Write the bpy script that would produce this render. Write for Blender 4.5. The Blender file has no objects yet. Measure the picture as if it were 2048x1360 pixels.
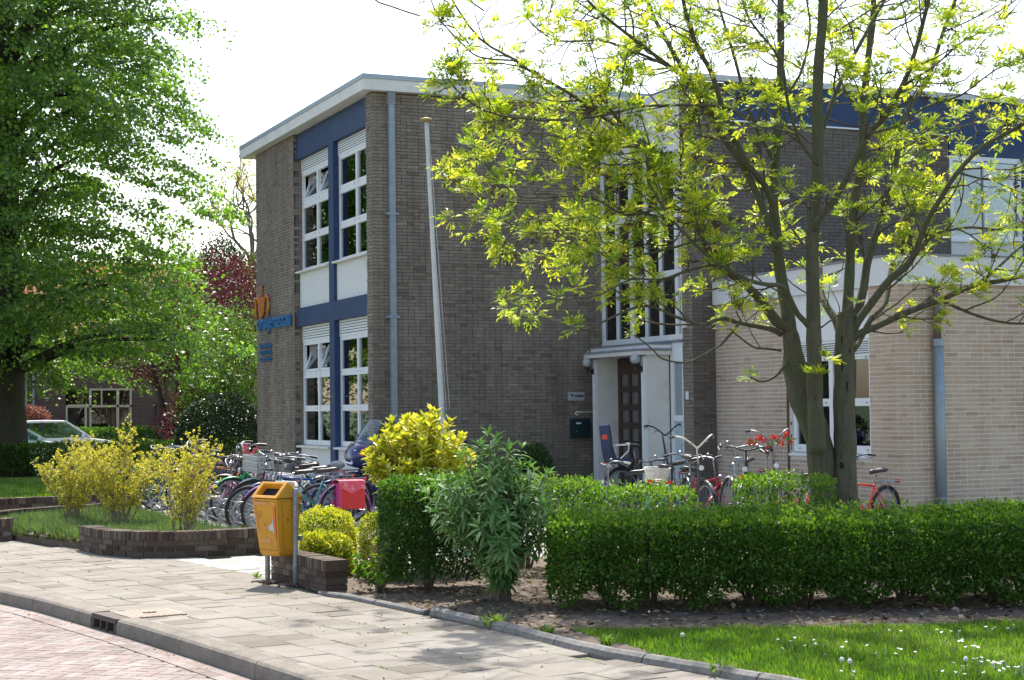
import bpy, math, random
import numpy as np
from mathutils import Vector, Matrix, Euler

random.seed(7)
rng = np.random.default_rng(11)
scene = bpy.context.scene
COL = scene.collection
R = math.radians

# ------------------------------------------------------------------ camera
CAMH = 1.75
yaw, pit, rol = R(23.644), R(2.351), R(-0.7246)
_r = Vector((math.cos(yaw), -math.sin(yaw), 0)); _f = Vector((math.sin(yaw), math.cos(yaw), 0)); _u = Vector((0, 0, 1))
_f2 = _f * math.cos(pit) + _u * math.sin(pit); _u2 = -_f * math.sin(pit) + _u * math.cos(pit)
_r3 = _r * math.cos(rol) + _u2 * math.sin(rol); _u3 = -_r * math.sin(rol) + _u2 * math.cos(rol)
cam = bpy.data.cameras.new('camera')
cam.sensor_width = 36.0
cam.lens = 3322.0 * 36.0 / 2048.0
cam.clip_start = 0.1
cam.clip_end = 3000
camo = bpy.data.objects.new('camera', cam)
COL.objects.link(camo)
camo.matrix_world = Matrix(((_r3.x, _u3.x, -_f2.x, 0), (_r3.y, _u3.y, -_f2.y, 0), (_r3.z, _u3.z, -_f2.z, CAMH), (0, 0, 0, 1)))
scene.camera = camo

# ------------------------------------------------------------------ light
SUN_AZ = math.atan2(0.38, 0.925)      # from +Y towards +X
SUN_EL = R(54)
w = bpy.data.worlds.new('World'); scene.world = w; w.use_nodes = True
nt = w.node_tree; nt.nodes.clear()
sky = nt.nodes.new('ShaderNodeTexSky'); sky.sky_type = 'NISHITA'; sky.sun_disc = False
sky.sun_elevation = SUN_EL; sky.sun_rotation = SUN_AZ
sky.air_density = 1.0; sky.dust_density = 1.8; sky.ozone_density = 1.0
bg = nt.nodes.new('ShaderNodeBackground'); bg.inputs['Strength'].default_value = 0.15
wo = nt.nodes.new('ShaderNodeOutputWorld')
tn = nt.nodes.new('ShaderNodeVectorMath'); tn.operation = 'MULTIPLY'; tn.inputs[1].default_value = (1.07, 1.0, 0.92)   # hazy spring air, a little warmer than the clear-sky model
nt.links.new(sky.outputs[0], tn.inputs[0]); nt.links.new(tn.outputs[0], bg.inputs[0]); nt.links.new(bg.outputs[0], wo.inputs[0])
sl = bpy.data.lights.new('sun', 'SUN'); sl.energy = 3.7; sl.angle = R(0.53); sl.color = (1.0, 0.955, 0.89)
so = bpy.data.objects.new('sun', sl); COL.objects.link(so)
sd = Vector((math.sin(SUN_AZ) * math.cos(SUN_EL), math.cos(SUN_AZ) * math.cos(SUN_EL), math.sin(SUN_EL)))
so.rotation_euler = sd.to_track_quat('Z', 'Y').to_euler(); so.location = sd * 60
scene.view_settings.view_transform = 'Standard'
scene.view_settings.look = 'None'
scene.view_settings.exposure = 1.2
scene.view_settings.gamma = 1.0
scene.cycles.max_bounces = 6
scene.cycles.transparent_max_bounces = 8
scene.cycles.diffuse_bounces = 3

# ------------------------------------------------------------------ materials
MATS = {}
def _new(name):
    m = bpy.data.materials.new(name); m.use_nodes = True
    return m, m.node_tree, m.node_tree.nodes['Principled BSDF']

def mat(name, col, rough=0.6, var=0.12, scale=8.0, bump=0.0, metal=0.0, spec=0.5, attr=0.0, stain=None, stain_scale=1.5, stain_lo=0.5, stain_hi=0.7, coat=0.0):
    """plain surface: colour with noise variation, optional per-piece tint (attr), optional stain colour"""
    if name in MATS: return MATS[name]
    m, t, b = _new(name); N = t.nodes.new; L = t.links.new
    tc = N('ShaderNodeTexCoord')
    nz = N('ShaderNodeTexNoise'); nz.inputs['Scale'].default_value = scale; nz.inputs['Detail'].default_value = 6; nz.inputs['Roughness'].default_value = 0.65
    L(tc.outputs['Object'], nz.inputs['Vector'])
    mp = N('ShaderNodeMapRange'); mp.inputs[1].default_value = 0.25; mp.inputs[2].default_value = 0.75
    mp.inputs[3].default_value = 1 - var; mp.inputs[4].default_value = 1 + var
    L(nz.outputs[0], mp.inputs[0])
    val = mp.outputs[0]
    if attr:
        at = N('ShaderNodeAttribute'); at.attribute_name = 'rnd'
        m2 = N('ShaderNodeMapRange'); m2.inputs[3].default_value = 1 - attr; m2.inputs[4].default_value = 1 + attr
        L(at.outputs['Fac'], m2.inputs[0])
        mu = N('ShaderNodeMath'); mu.operation = 'MULTIPLY'; L(val, mu.inputs[0]); L(m2.outputs[0], mu.inputs[1]); val = mu.outputs[0]
    vm = N('ShaderNodeVectorMath'); vm.operation = 'SCALE'; vm.inputs[0].default_value = col[:3]; L(val, vm.inputs['Scale'])
    out = vm.outputs[0]
    if stain:
        n2 = N('ShaderNodeTexNoise'); n2.inputs['Scale'].default_value = stain_scale; n2.inputs['Detail'].default_value = 8; n2.inputs['Roughness'].default_value = 0.7
        L(tc.outputs['Object'], n2.inputs['Vector'])
        m3 = N('ShaderNodeMapRange'); m3.inputs[1].default_value = stain_lo; m3.inputs[2].default_value = stain_hi
        L(n2.outputs[0], m3.inputs[0])
        mx = N('ShaderNodeMix'); mx.data_type = 'RGBA'; L(m3.outputs[0], mx.inputs[0]); L(out, mx.inputs[6]); mx.inputs[7].default_value = (*stain, 1)
        out = mx.outputs[2]
    L(out, b.inputs['Base Color'])
    b.inputs['Roughness'].default_value = rough; b.inputs['Metallic'].default_value = metal
    b.inputs['Specular IOR Level'].default_value = spec
    if coat: b.inputs['Coat Weight'].default_value = coat; b.inputs['Coat Roughness'].default_value = 0.08
    if bump:
        bp = N('ShaderNodeBump'); bp.inputs['Strength'].default_value = min(1, bump); bp.inputs['Distance'].default_value = 0.004
        n3 = N('ShaderNodeTexNoise'); n3.inputs['Scale'].default_value = scale * 9; n3.inputs['Detail'].default_value = 4
        L(tc.outputs['Object'], n3.inputs['Vector']); L(n3.outputs[0], bp.inputs['Height']); L(bp.outputs[0], b.inputs['Normal'])
    MATS[name] = m
    return m

def ramp_mat(name, cols, rough=0.85, noise=0.2, scale=30.0, bump=0.5, big=None, bigscale=0.5, streak=(1, 1, 1)):
    """pieces tinted one by one from a list of colours through the 'rnd' attribute"""
    if name in MATS: return MATS[name]
    m, t, b = _new(name); N = t.nodes.new; L = t.links.new
    at = N('ShaderNodeAttribute'); at.attribute_name = 'rnd'
    cr = N('ShaderNodeValToRGB'); cr.color_ramp.interpolation = 'LINEAR'
    e = cr.color_ramp.elements; e[0].color = (*cols[0], 1); e[1].color = (*cols[-1], 1)
    for i, c in enumerate(cols[1:-1]):
        el = e.new((i + 1) / (len(cols) - 1)); el.color = (*c, 1)
    L(at.outputs['Fac'], cr.inputs[0])
    gm = N('ShaderNodeNewGeometry')
    nz = N('ShaderNodeTexNoise'); nz.inputs['Scale'].default_value = scale; nz.inputs['Detail'].default_value = 5; nz.inputs['Roughness'].default_value = 0.7
    L(gm.outputs['Position'], nz.inputs['Vector'])
    mp = N('ShaderNodeMapRange'); mp.inputs[1].default_value = 0.3; mp.inputs[2].default_value = 0.7; mp.inputs[3].default_value = 1 - noise; mp.inputs[4].default_value = 1 + noise
    L(nz.outputs[0], mp.inputs[0])
    vm = N('ShaderNodeVectorMath'); vm.operation = 'SCALE'; L(cr.outputs[0], vm.inputs[0]); L(mp.outputs[0], vm.inputs['Scale'])
    out = vm.outputs[0]
    if big:
        n2 = N('ShaderNodeTexNoise'); n2.inputs['Scale'].default_value = bigscale; n2.inputs['Detail'].default_value = 7; n2.inputs['Roughness'].default_value = 0.7
        mpp = N('ShaderNodeMapping'); mpp.inputs['Scale'].default_value = streak; L(gm.outputs['Position'], mpp.inputs[0]); L(mpp.outputs[0], n2.inputs['Vector'])
        m3 = N('ShaderNodeMapRange'); m3.inputs[1].default_value = 0.42; m3.inputs[2].default_value = 0.68
        L(n2.outputs[0], m3.inputs[0])
        mx = N('ShaderNodeMix'); mx.data_type = 'RGBA'; mx.blend_type = 'MULTIPLY'; L(m3.outputs[0], mx.inputs[0]); L(out, mx.inputs[6]); mx.inputs[7].default_value = (*big, 1)
        out = mx.outputs[2]
    L(out, b.inputs['Base Color']); b.inputs['Roughness'].default_value = rough; b.inputs['Specular IOR Level'].default_value = 0.3
    if bump:
        bp = N('ShaderNodeBump'); bp.inputs['Strength'].default_value = bump; bp.inputs['Distance'].default_value = 0.004
        L(nz.outputs[0], bp.inputs['Height']); L(bp.outputs[0], b.inputs['Normal'])
    MATS[name] = m
    return m

def bark_mat(name, c1, c2, c3, sc=1.0):
    m, t, b = _new(name); N = t.nodes.new; L = t.links.new
    g = N('ShaderNodeNewGeometry'); mp = N('ShaderNodeMapping'); mp.inputs['Scale'].default_value = (26 * sc, 26 * sc, 5 * sc); L(g.outputs['Position'], mp.inputs[0])
    n1 = N('ShaderNodeTexNoise'); n1.inputs['Scale'].default_value = 1; n1.inputs['Detail'].default_value = 8; n1.inputs['Roughness'].default_value = 0.75; L(mp.outputs[0], n1.inputs['Vector'])
    n2 = N('ShaderNodeTexNoise'); n2.inputs['Scale'].default_value = 3.5 * sc; n2.inputs['Detail'].default_value = 6; L(g.outputs['Position'], n2.inputs['Vector'])
    n3 = N('ShaderNodeTexVoronoi'); n3.inputs['Scale'].default_value = 34 * sc; L(g.outputs['Position'], n3.inputs['Vector'])
    r1 = N('ShaderNodeMapRange'); r1.inputs[1].default_value = 0.35; r1.inputs[2].default_value = 0.65; L(n1.outputs[0], r1.inputs[0])
    r2 = N('ShaderNodeMapRange'); r2.inputs[1].default_value = 0.42; r2.inputs[2].default_value = 0.62; L(n2.outputs[0], r2.inputs[0])
    r3 = N('ShaderNodeMapRange'); r3.inputs[1].default_value = 0.10; r3.inputs[2].default_value = 0.16; r3.inputs[3].default_value = 0.5; r3.inputs[4].default_value = 0.0; L(n3.outputs[0], r3.inputs[0])
    a = N('ShaderNodeMix'); a.data_type = 'RGBA'; a.inputs[6].default_value = (*[x * 0.55 for x in c1], 1); a.inputs[7].default_value = (*c1, 1); L(r1.outputs[0], a.inputs[0])
    c = N('ShaderNodeMix'); c.data_type = 'RGBA'; L(r2.outputs[0], c.inputs[0]); L(a.outputs[2], c.inputs[6]); c.inputs[7].default_value = (*c2, 1)
    c.blend_type = 'MIX'; d = N('ShaderNodeMath'); d.operation = 'MULTIPLY'; d.inputs[1].default_value = 0.6; L(r2.outputs[0], d.inputs[0]); L(d.outputs[0], c.inputs[0])
    e = N('ShaderNodeMix'); e.data_type = 'RGBA'; L(r3.outputs[0], e.inputs[0]); L(c.outputs[2], e.inputs[6]); e.inputs[7].default_value = (*c3, 1)
    L(e.outputs[2], b.inputs['Base Color']); b.inputs['Roughness'].default_value = 0.95; b.inputs['Specular IOR Level'].default_value = 0.2
    bp = N('ShaderNodeBump'); bp.inputs['Strength'].default_value = 0.9; bp.inputs['Distance'].default_value = 0.012; L(n1.outputs[0], bp.inputs['Height']); L(bp.outputs[0], b.inputs['Normal'])
    return m

def leaf_mat(name, cols, trans=0.45, tcol=None, rough=0.45, spec=0.4):
    if name in MATS: return MATS[name]
    m, t, b = _new(name); N = t.nodes.new; L = t.links.new
    at = N('ShaderNodeAttribute'); at.attribute_name = 'rnd'
    cr = N('ShaderNodeValToRGB'); e = cr.color_ramp.elements; e[0].color = (*cols[0], 1); e[1].color = (*cols[-1], 1)
    for i, c in enumerate(cols[1:-1]):
        el = e.new((i + 1) / (len(cols) - 1)); el.color = (*c, 1)
    L(at.outputs['Fac'], cr.inputs[0])
    L(cr.outputs[0], b.inputs['Base Color']); b.inputs['Roughness'].default_value = rough; b.inputs['Specular IOR Level'].default_value = spec
    tr = N('ShaderNodeBsdfTranslucent')
    k = tcol or (1.5, 1.75, 0.5)
    vm = N('ShaderNodeVectorMath'); vm.operation = 'MULTIPLY'; L(cr.outputs[0], vm.inputs[0]); vm.inputs[1].default_value = k
    L(vm.outputs[0], tr.inputs['Color'])
    mx = N('ShaderNodeMixShader'); mx.inputs[0].default_value = trans
    L(b.outputs[0], mx.inputs[1]); L(tr.outputs[0], mx.inputs[2])
    L(mx.outputs[0], t.nodes['Material Output'].inputs['Surface'])
    MATS[name] = m
    return m

def glass_mat(name, tint=(0.75, 0.8, 0.8), refl=0.10):
    if name in MATS: return MATS[name]
    m, t, b = _new(name); N = t.nodes.new; L = t.links.new
    gl = N('ShaderNodeBsdfGlossy'); gl.inputs['Roughness'].default_value = 0.015; gl.inputs['Color'].default_value = (0.95, 0.97, 1, 1)
    tr = N('ShaderNodeBsdfTransparent'); tr.inputs['Color'].default_value = (*tint, 1)
    fr = N('ShaderNodeFresnel'); fr.inputs['IOR'].default_value = 1.5
    ad = N('ShaderNodeMath'); ad.operation = 'MULTIPLY_ADD'; ad.inputs[1].default_value = 1.6; ad.inputs[2].default_value = refl * 0.3; ad.use_clamp = True
    L(fr.outputs[0], ad.inputs[0])
    nz = N('ShaderNodeTexNoise'); nz.inputs['Scale'].default_value = 1.2
    bp = N('ShaderNodeBump'); bp.inputs['Strength'].default_value = 0.04; L(nz.outputs[0], bp.inputs['Height']); L(bp.outputs[0], gl.inputs['Normal'])
    mx = N('ShaderNodeMixShader'); L(ad.outputs[0], mx.inputs[0]); L(tr.outputs[0], mx.inputs[1]); L(gl.outputs[0], mx.inputs[2])
    L(mx.outputs[0], t.nodes['Material Output'].inputs['Surface'])
    MATS[name] = m
    return m

# ------------------------------------------------------------------ mesh building
class MB:
    def __init__(s): s.v = []; s.f = []; s.r = []; s.m = []
    def add(s, vs, fs, rnd=0.5, mi=0):
        n = len(s.v); s.v.extend(vs)
        for f in fs: s.f.append([i + n for i in f]); s.r.append(rnd); s.m.append(mi)
        return s
    def box(s, x0, y0, z0, x1, y1, z1, rnd=0.5, mi=0):
        return s.add([(x0, y0, z0), (x1, y0, z0), (x1, y1, z0), (x0, y1, z0), (x0, y0, z1), (x1, y0, z1), (x1, y1, z1), (x0, y1, z1)],
                     [(0, 3, 2, 1), (4, 5, 6, 7), (0, 1, 5, 4), (1, 2, 6, 5), (2, 3, 7, 6), (3, 0, 4, 7)], rnd, mi)
    def obox(s, c, size, M=None, rnd=0.5, mi=0, taper=1.0):
        hx, hy, hz = size[0] / 2, size[1] / 2, size[2] / 2
        P = []
        for z, k in ((-hz, 1.0), (hz, taper)):
            for x, y in ((-hx, -hy), (hx, -hy), (hx, hy), (-hx, hy)):
                p = Vector((x * k, y * k, z))
                if M is not None: p = M @ p
                P.append(tuple(p + Vector(c)))
        return s.add(P, [(0, 3, 2, 1), (4, 5, 6, 7), (0, 1, 5, 4), (1, 2, 6, 5), (2, 3, 7, 6), (3, 0, 4, 7)], rnd, mi)
    def tube(s, pts, rad, n=8, rnd=0.5, mi=0, closed=False, caps=True):
        pts = [Vector(p) for p in pts]; m = len(pts)
        if not hasattr(rad, '__len__'): rad = [rad] * m
        base = len(s.v); prev = None
        for i in range(m):
            if closed: t = pts[(i + 1) % m] - pts[i - 1]
            else: t = pts[min(i + 1, m - 1)] - pts[max(i - 1, 0)]
            if t.length < 1e-9: t = Vector((0, 0, 1))
            t.normalize()
            if prev is None:
                a = Vector((0, 0, 1)) if abs(t.z) < 0.9 else Vector((1, 0, 0))
                u = t.cross(a).normalized()
            else:
                u = (prev - t * prev.dot(t))
                u = u.normalized() if u.length > 1e-6 else t.orthogonal().normalized()
            prev = u; v = t.cross(u)
            for k in range(n):
                a = 2 * math.pi * k / n
                s.v.append(tuple(pts[i] + (u * math.cos(a) + v * math.sin(a)) * rad[i]))
        rings = m if closed else m - 1
        for i in range(rings):
            j = (i + 1) % m
            for k in range(n):
                k2 = (k + 1) % n
                s.f.append([base + i * n + k, base + i * n + k2, base + j * n + k2, base + j * n + k]); s.r.append(rnd); s.m.append(mi)
        if caps and not closed:
            s.f.append([base + k for k in range(n)][::-1]); s.r.append(rnd); s.m.append(mi)
            s.f.append([base + (m - 1) * n + k for k in range(n)]); s.r.append(rnd); s.m.append(mi)
        return s
    def lathe(s, c, prof, n=16, axis='z', rnd=0.5, mi=0):
        base = len(s.v)
        for r_, h in prof:
            for k in range(n):
                a = 2 * math.pi * k / n; x, y = r_ * math.cos(a), r_ * math.sin(a)
                p = {'z': (x, y, h), 'y': (x, h, y), 'x': (h, x, y)}[axis]
                s.v.append((c[0] + p[0], c[1] + p[1], c[2] + p[2]))
        for i in range(len(prof) - 1):
            for k in range(n):
                k2 = (k + 1) % n
                f = [base + i * n + k, base + i * n + k2, base + (i + 1) * n + k2, base + (i + 1) * n + k]
                s.f.append(f); s.r.append(rnd); s.m.append(mi)
        return s
    def prism(s, pts, y0, y1, axis='y', rnd=0.5, mi=0):
        """polygon pts (a,b) swept along an axis"""
        n = len(pts)
        def P(a, b, h): return {'y': (a, h, b), 'x': (h, a, b), 'z': (a, b, h)}[axis]
        vs = [P(a, b, y0) for a, b in pts] + [P(a, b, y1) for a, b in pts]
        fs = [list(range(n))[::-1], [n + i for i in range(n)]] + [[i, (i + 1) % n, n + (i + 1) % n, n + i] for i in range(n)]
        return s.add(vs, fs, rnd, mi)
    def mesh(s, name, mats, smooth=False):
        me = bpy.data.meshes.new(name); me.from_pydata(s.v, [], s.f)
        for m in (mats if isinstance(mats, (list, tuple)) else [mats]): me.materials.append(m)
        a = me.attributes.new('rnd', 'FLOAT', 'FACE'); a.data.foreach_set('value', s.r)
        if any(s.m): me.polygons.foreach_set('material_index', s.m)
        if smooth: me.polygons.foreach_set('use_smooth', [True] * len(s.f))
        me.update()
        return me

def npmesh(name, V, F, rnd, mats, smooth=False, mi=None):
    """V (n,3), F (m,k) arrays -> mesh, fast"""
    me = bpy.data.meshes.new(name); V = np.asarray(V, np.float32); F = np.asarray(F, np.int32)
    k = F.shape[1]
    me.vertices.add(len(V)); me.vertices.foreach_set('co', V.ravel())
    me.loops.add(F.size); me.loops.foreach_set('vertex_index', F.ravel())
    me.polygons.add(len(F)); me.polygons.foreach_set('loop_start', np.arange(0, F.size, k, dtype=np.int32))
    try: me.polygons.foreach_set('loop_total', np.full(len(F), k, np.int32))
    except Exception: pass
    for m in (mats if isinstance(mats, (list, tuple)) else [mats]): me.materials.append(m)
    if mi is not None: me.polygons.foreach_set('material_index', np.asarray(mi, np.int32))
    a = me.attributes.new('rnd', 'FLOAT', 'FACE'); a.data.foreach_set('value', np.asarray(rnd, np.float32))
    me.update(calc_edges=True); me.validate()
    if smooth: me.polygons.foreach_set('use_smooth', np.ones(len(F), bool))
    return me

def thing(name, label, cat, loc=(0, 0, 0), group=None, rz=0.0):
    o = bpy.data.objects.new(name, None); COL.objects.link(o); o.empty_display_size = 0.2
    o.location = loc; o.rotation_euler = (0, 0, rz); o['label'] = label; o['category'] = cat
    if group: o['group'] = group
    return o

def part(name, me, parent, local=False, kind=None, label=None, loc=None, rot=None, smooth=False, mats=None):
    """a part; meshes are modelled in world coordinates unless local=True"""
    if isinstance(me, MB): me = me.mesh(name, mats, smooth)
    o = bpy.data.objects.new(name, me); COL.objects.link(o)
    if parent is not None:
        o.parent = parent
        if not local and parent.parent is None and parent.type == 'EMPTY':
            o.matrix_parent_inverse = Matrix.Translation(-Vector(parent.location))
    if loc is not None: o.location = loc
    if rot is not None: o.rotation_euler = rot
    if kind: o['kind'] = kind
    if label: o['label'] = label
    return o

def single(name, me, label=None, cat=None, kind=None, group=None, mats=None, smooth=False, loc=None):
    o = part(name, me, None, mats=mats, smooth=smooth, loc=loc)
    if label: o['label'] = label
    if cat: o['category'] = cat
    if kind: o['kind'] = kind
    if group: o['group'] = group
    return o

def dup(root, loc, rz=0, label=None, group=None):
    r_ = root.copy(); COL.objects.link(r_); r_.location = loc; r_.rotation_euler = (0, 0, rz)
    if label: r_['label'] = label
    if group: r_['group'] = group
    for ch in list(root.children):
        c = ch.copy(); COL.objects.link(c); c.parent = r_
        for g in ch.children:
            d = g.copy(); COL.objects.link(d); d.parent = c
    return r_

def camdist(p): return math.sqrt(p[0] ** 2 + p[1] ** 2 + (p[2] - CAMH) ** 2)
def inview(p, m=0.05):
    d = Vector(p) - Vector((0, 0, CAMH)); z = d.dot(_f2)
    if z <= 0: return False
    x = d.dot(_r3) / z; y = d.dot(_u3) / z
    return abs(x) < 1024 / 3322 * (1 + m) and abs(y) < 680 / 3322 * (1 + m)

def text_mesh(txt, size, depth, matl, bold=0.0):
    cu = bpy.data.curves.new('text', 'FONT'); cu.body = txt; cu.size = size; cu.extrude = depth; cu.offset = bold
    cu.resolution_u = 3
    ob = bpy.data.objects.new('text', cu); COL.objects.link(ob)
    dg = bpy.context.evaluated_depsgraph_get(); dg.update()
    me = bpy.data.meshes.new_from_object(ob.evaluated_get(dg))
    bpy.data.objects.remove(ob); bpy.data.curves.remove(cu)
    me.materials.clear(); me.materials.append(matl)
    return me

# ---- brick walls: real bricks standing proud of a recessed mortar face
_bm = {}
def brick_mesh(kind, L_, T, H_, axis, matl, k):
    key = (kind, axis, matl.name, k)
    if key not in _bm:
        j = random.Random(hash(key) % 1000)
        b = MB(); e = 0.0025
        if axis == 'x': b.box(-L_ / 2, -T, -H_ / 2, L_ / 2, T, H_ / 2, (k + 0.5) / 8)
        else: b.box(-T, -L_ / 2, -H_ / 2, T, L_ / 2, H_ / 2, (k + 0.5) / 8)
        _bm[key] = b.mesh('brick', matl)
    return _bm[key]

def brick_wall(parent, wallname, axis, fixed, u0, u1, z0, z1, outward, matl, mortar, holes=(), course=0.0575, joint=0.009, Ls=0.205, Lh=0.098,
               n_single=0, seed=1, recess=0.008, jit=0.0025, thick=0.1, zfun=None):
    """axis 'x': wall runs along x at y=fixed; axis 'y': runs along y at x=fixed. outward = +-1 along the other axis.
    returns (wall object, list of single-brick candidates)"""
    rr = random.Random(seed); T = (recess + 0.02) / 2
    wall = MB()
    f0, f1 = fixed - outward * recess, fixed - outward * (recess + thick)
    lo, hi = min(f0, f1), max(f0, f1)
    # mortar face split around holes in horizontal bands
    zs = sorted(set([z0, z1] + [h[2] for h in holes] + [h[3] for h in holes])); zs = [z for z in zs if z0 <= z <= z1]
    for a, b in zip(zs[:-1], zs[1:]):
        zc = (a + b) / 2; cuts = sorted([(h[0], h[1]) for h in holes if h[2] < zc < h[3]])
        c = u0; segs = []
        for h0, h1 in cuts:
            if h0 > c: segs.append((c, h0))
            c = max(c, h1)
        if c < u1: segs.append((c, u1))
        for s0, s1 in segs:
            if axis == 'x': wall.box(s0 + (0.03 if s0 == u0 else 0), lo, a, s1, hi, b)
            else: wall.box(lo, s0, a, hi, s1, b)
    wo_ = part(wallname, wall, parent, mats=mortar)
    cand = []; rest = []
    nc = int((z1 - z0) / course)
    for i in range(nc):
        za = z0 + i * course + joint / 2; zb = za + course - joint
        u = u0; first = True
        while u < u1:
            L_ = (Lh if i % 2 else Ls) if first else (Lh if rr.random() < 0.32 else Ls); first = False
            a, b = max(u, u0), min(u + L_, u1)
            zc = (za + zb) / 2
            pieces = [(a, b)]
            for h in holes:
                if h[2] - course * 0.4 < zc < h[3] + course * 0.4:
                    q = []
                    for (p0, p1) in pieces:
                        if p1 <= h[0] or p0 >= h[1]: q.append((p0, p1)); continue
                        if p0 < h[0] - 0.02: q.append((p0, h[0]))
                        if p1 > h[1] + 0.02: q.append((h[1], p1))
                    pieces = q
            for (p0, p1) in pieces:
                if p1 - p0 < 0.006: continue
                rv = min(0.999, max(0, rr.gauss(0.5, 0.22)))
                full = abs((p1 - p0) - L_) < 1e-6
                jo = rr.uniform(-jit, jit)
                cpos = ((p0 + p1) / 2, fixed + outward * (jo - T), zc) if axis == 'x' else (fixed + outward * (jo - T), (p0 + p1) / 2, zc)
                item = (camdist(cpos), cpos, p0, p1, za, zb, rv, L_, full)
                (cand if full and n_single and inview(cpos) else rest).append(item)
            u += L_ + joint
    cand.sort(key=lambda t: t[0])
    singles = cand[:n_single]; rest += cand[n_single:]
    for (_, c, p0, p1, za, zb, rv, L_, full) in singles:
        me = brick_mesh('s' if L_ == Ls else 'h', L_, T, zb - za, axis, matl, int(rv * 8))
        part('brick', me, wo_, local=True, loc=c, rot=(0, 0, 0))
    b = MB()
    for (_, c, p0, p1, za, zb, rv, L_, full) in rest:
        if axis == 'x': b.box(p0, c[1] - T, za, p1, c[1] + T, zb, rv)
        else: b.box(c[0] - T, p0, za, c[0] + T, p1, zb, rv)
    if rest: part('brick_courses', b, wo_, local=True, kind='stuff', mats=matl)
    return wo_

# ================================================================== ground
M_road = ramp_mat('road_brick', [(0.225, 0.175, 0.155), (0.275, 0.22, 0.196), (0.31, 0.254, 0.227), (0.275, 0.24, 0.222), (0.34, 0.29, 0.26)], 0.9, 0.2, 60, 0.5, big=(0.68, 0.66, 0.64), bigscale=0.9)
M_tile = ramp_mat('pavement_tile', [(0.165, 0.146, 0.12), (0.232, 0.209, 0.176), (0.26, 0.235, 0.199), (0.24, 0.22, 0.189), (0.282, 0.26, 0.225)], 0.92, 0.32, 120, 0.8, big=(0.70, 0.68, 0.64), bigscale=1.1)
M_tile_w = ramp_mat('pale_tile', [(0.34, 0.32, 0.285), (0.40, 0.38, 0.345), (0.45, 0.43, 0.39)], 0.9, 0.12, 70, 0.4, big=(0.85, 0.84, 0.8))
M_kerb = mat('kerb_concrete', (0.215, 0.190, 0.155), 0.92, 0.3, 45, 0.9, stain=(0.115, 0.10, 0.08), stain_scale=4.0, stain_lo=0.45, stain_hi=0.75)
M_sand = mat('joint_sand', (0.17, 0.145, 0.105), 0.95, 0.3, 30, 0.6, stain=(0.10, 0.13, 0.05), stain_scale=4, stain_lo=0.5, stain_hi=0.6)
M_soil = mat('soil', (0.105, 0.078, 0.058), 0.98, 0.35, 14, 0.9, stain=(0.19, 0.15, 0.11), stain_scale=5, stain_lo=0.5, stain_hi=0.72)
M_turf = mat('turf', (0.045, 0.085, 0.02), 0.95, 0.35, 5, 0.5, stain=(0.07, 0.09, 0.03), stain_scale=2)
M_iron = mat('cast_iron', (0.055, 0.040, 0.035), 0.7, 0.25, 25, 0.4, metal=0.3)
M_lid = mat('rusty_lid', (0.33, 0.25, 0.20), 0.8, 0.2, 30, 0.4)
M_black = mat('dark_void', (0.004, 0.004, 0.004), 0.9, 0)
M_asph = mat('far_paving', (0.20, 0.18, 0.165), 0.95, 0.2, 2)

b = MB(); b.box(-700, -200, -0.30, 700, 1500, -0.05); single('ground', b, kind='structure', mats=M_turf)

# kerb line (road-side foot of the kerb)
KL = [(3.55, 3.0), (3.25, 7.0), (2.91, 9.97), (2.80, 10.76), (2.64, 11.9), (2.45, 13.1), (2.30, 13.9), (2.06, 15.2), (1.80, 16.2), (1.35, 17.6), (0.7, 19.6), (-0.3, 23), (-2.2, 30), (-6, 45), (-14, 80)]
def kx(y):
    for (x0, y0), (x1, y1) in zip(KL[:-1], KL[1:]):
        if y0 <= y <= y1: return x0 + (x1 - x0) * (y - y0) / (y1 - y0)
    return KL[0][0] if y < KL[0][1] else KL[-1][0]
# bed under the road bricks and raised base behind the kerb
b = MB(); b.box(-40, -20, -0.045, 3.4, 90, -0.012); single('road_bed', b, kind='structure', mats=M_sand)
ys = [3 + i * 0.5 for i in range(155)]
v = []; f = []
for y in ys: v += [(kx(y) + 0.06, y, -0.04), (kx(y) + 0.06, y, 0.10), (160, y, 0.10), (160, y, -0.04)]
for i in range(len(ys) - 1):
    a = i * 4; f += [(a + 1, a + 2, a + 6, a + 5), (a, a + 1, a + 5, a + 4)]
b = MB(); b.add(v, f); single('pavement_bed', b, kind='structure', mats=M_sand)

road = single('road', MB().box(-40, 20.5, -0.02, -1.2, 88, -0.001), kind='structure', mats=M_asph)
# herringbone clinkers, 45 degrees to the kerb, real bricks
RL, RW, RJ = 0.198, 0.094, 0.006
ang = R(45 + 98.5)
ca, sa = math.cos(ang), math.sin(ang)
cand = []; st = RW + RJ
rr = random.Random(5)
for i in range(-130, 130):
    for j in range(-70, 70):
        # herringbone cell
        gx = i * st; gy = (i % 4) * 0
        k = (i - j) % 4
        if k == 0: cx, cy, o_ = (i + 1.0) * st, (j + 0.5) * st, 0        # horizontal brick covers cells i, i+1
        elif k == 3: cx, cy, o_ = (i + 0.5) * st, (j + 1.0) * st, 1      # vertical brick covers cells j, j+1
        else: continue
        x = 0.6 + cx * ca - cy * sa; y = 12 + cx * sa + cy * ca
        if not (5.5 < y < 21 and -3.5 < x < kx(y) - 0.13): continue
        cand.append((camdist((x, y, 0)), x, y, o_))
cand = sorted(set(cand))
vis = [c for c in cand if inview((c[1], c[2], 0))]
near = set(vis[:300])
_rm = []
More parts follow.
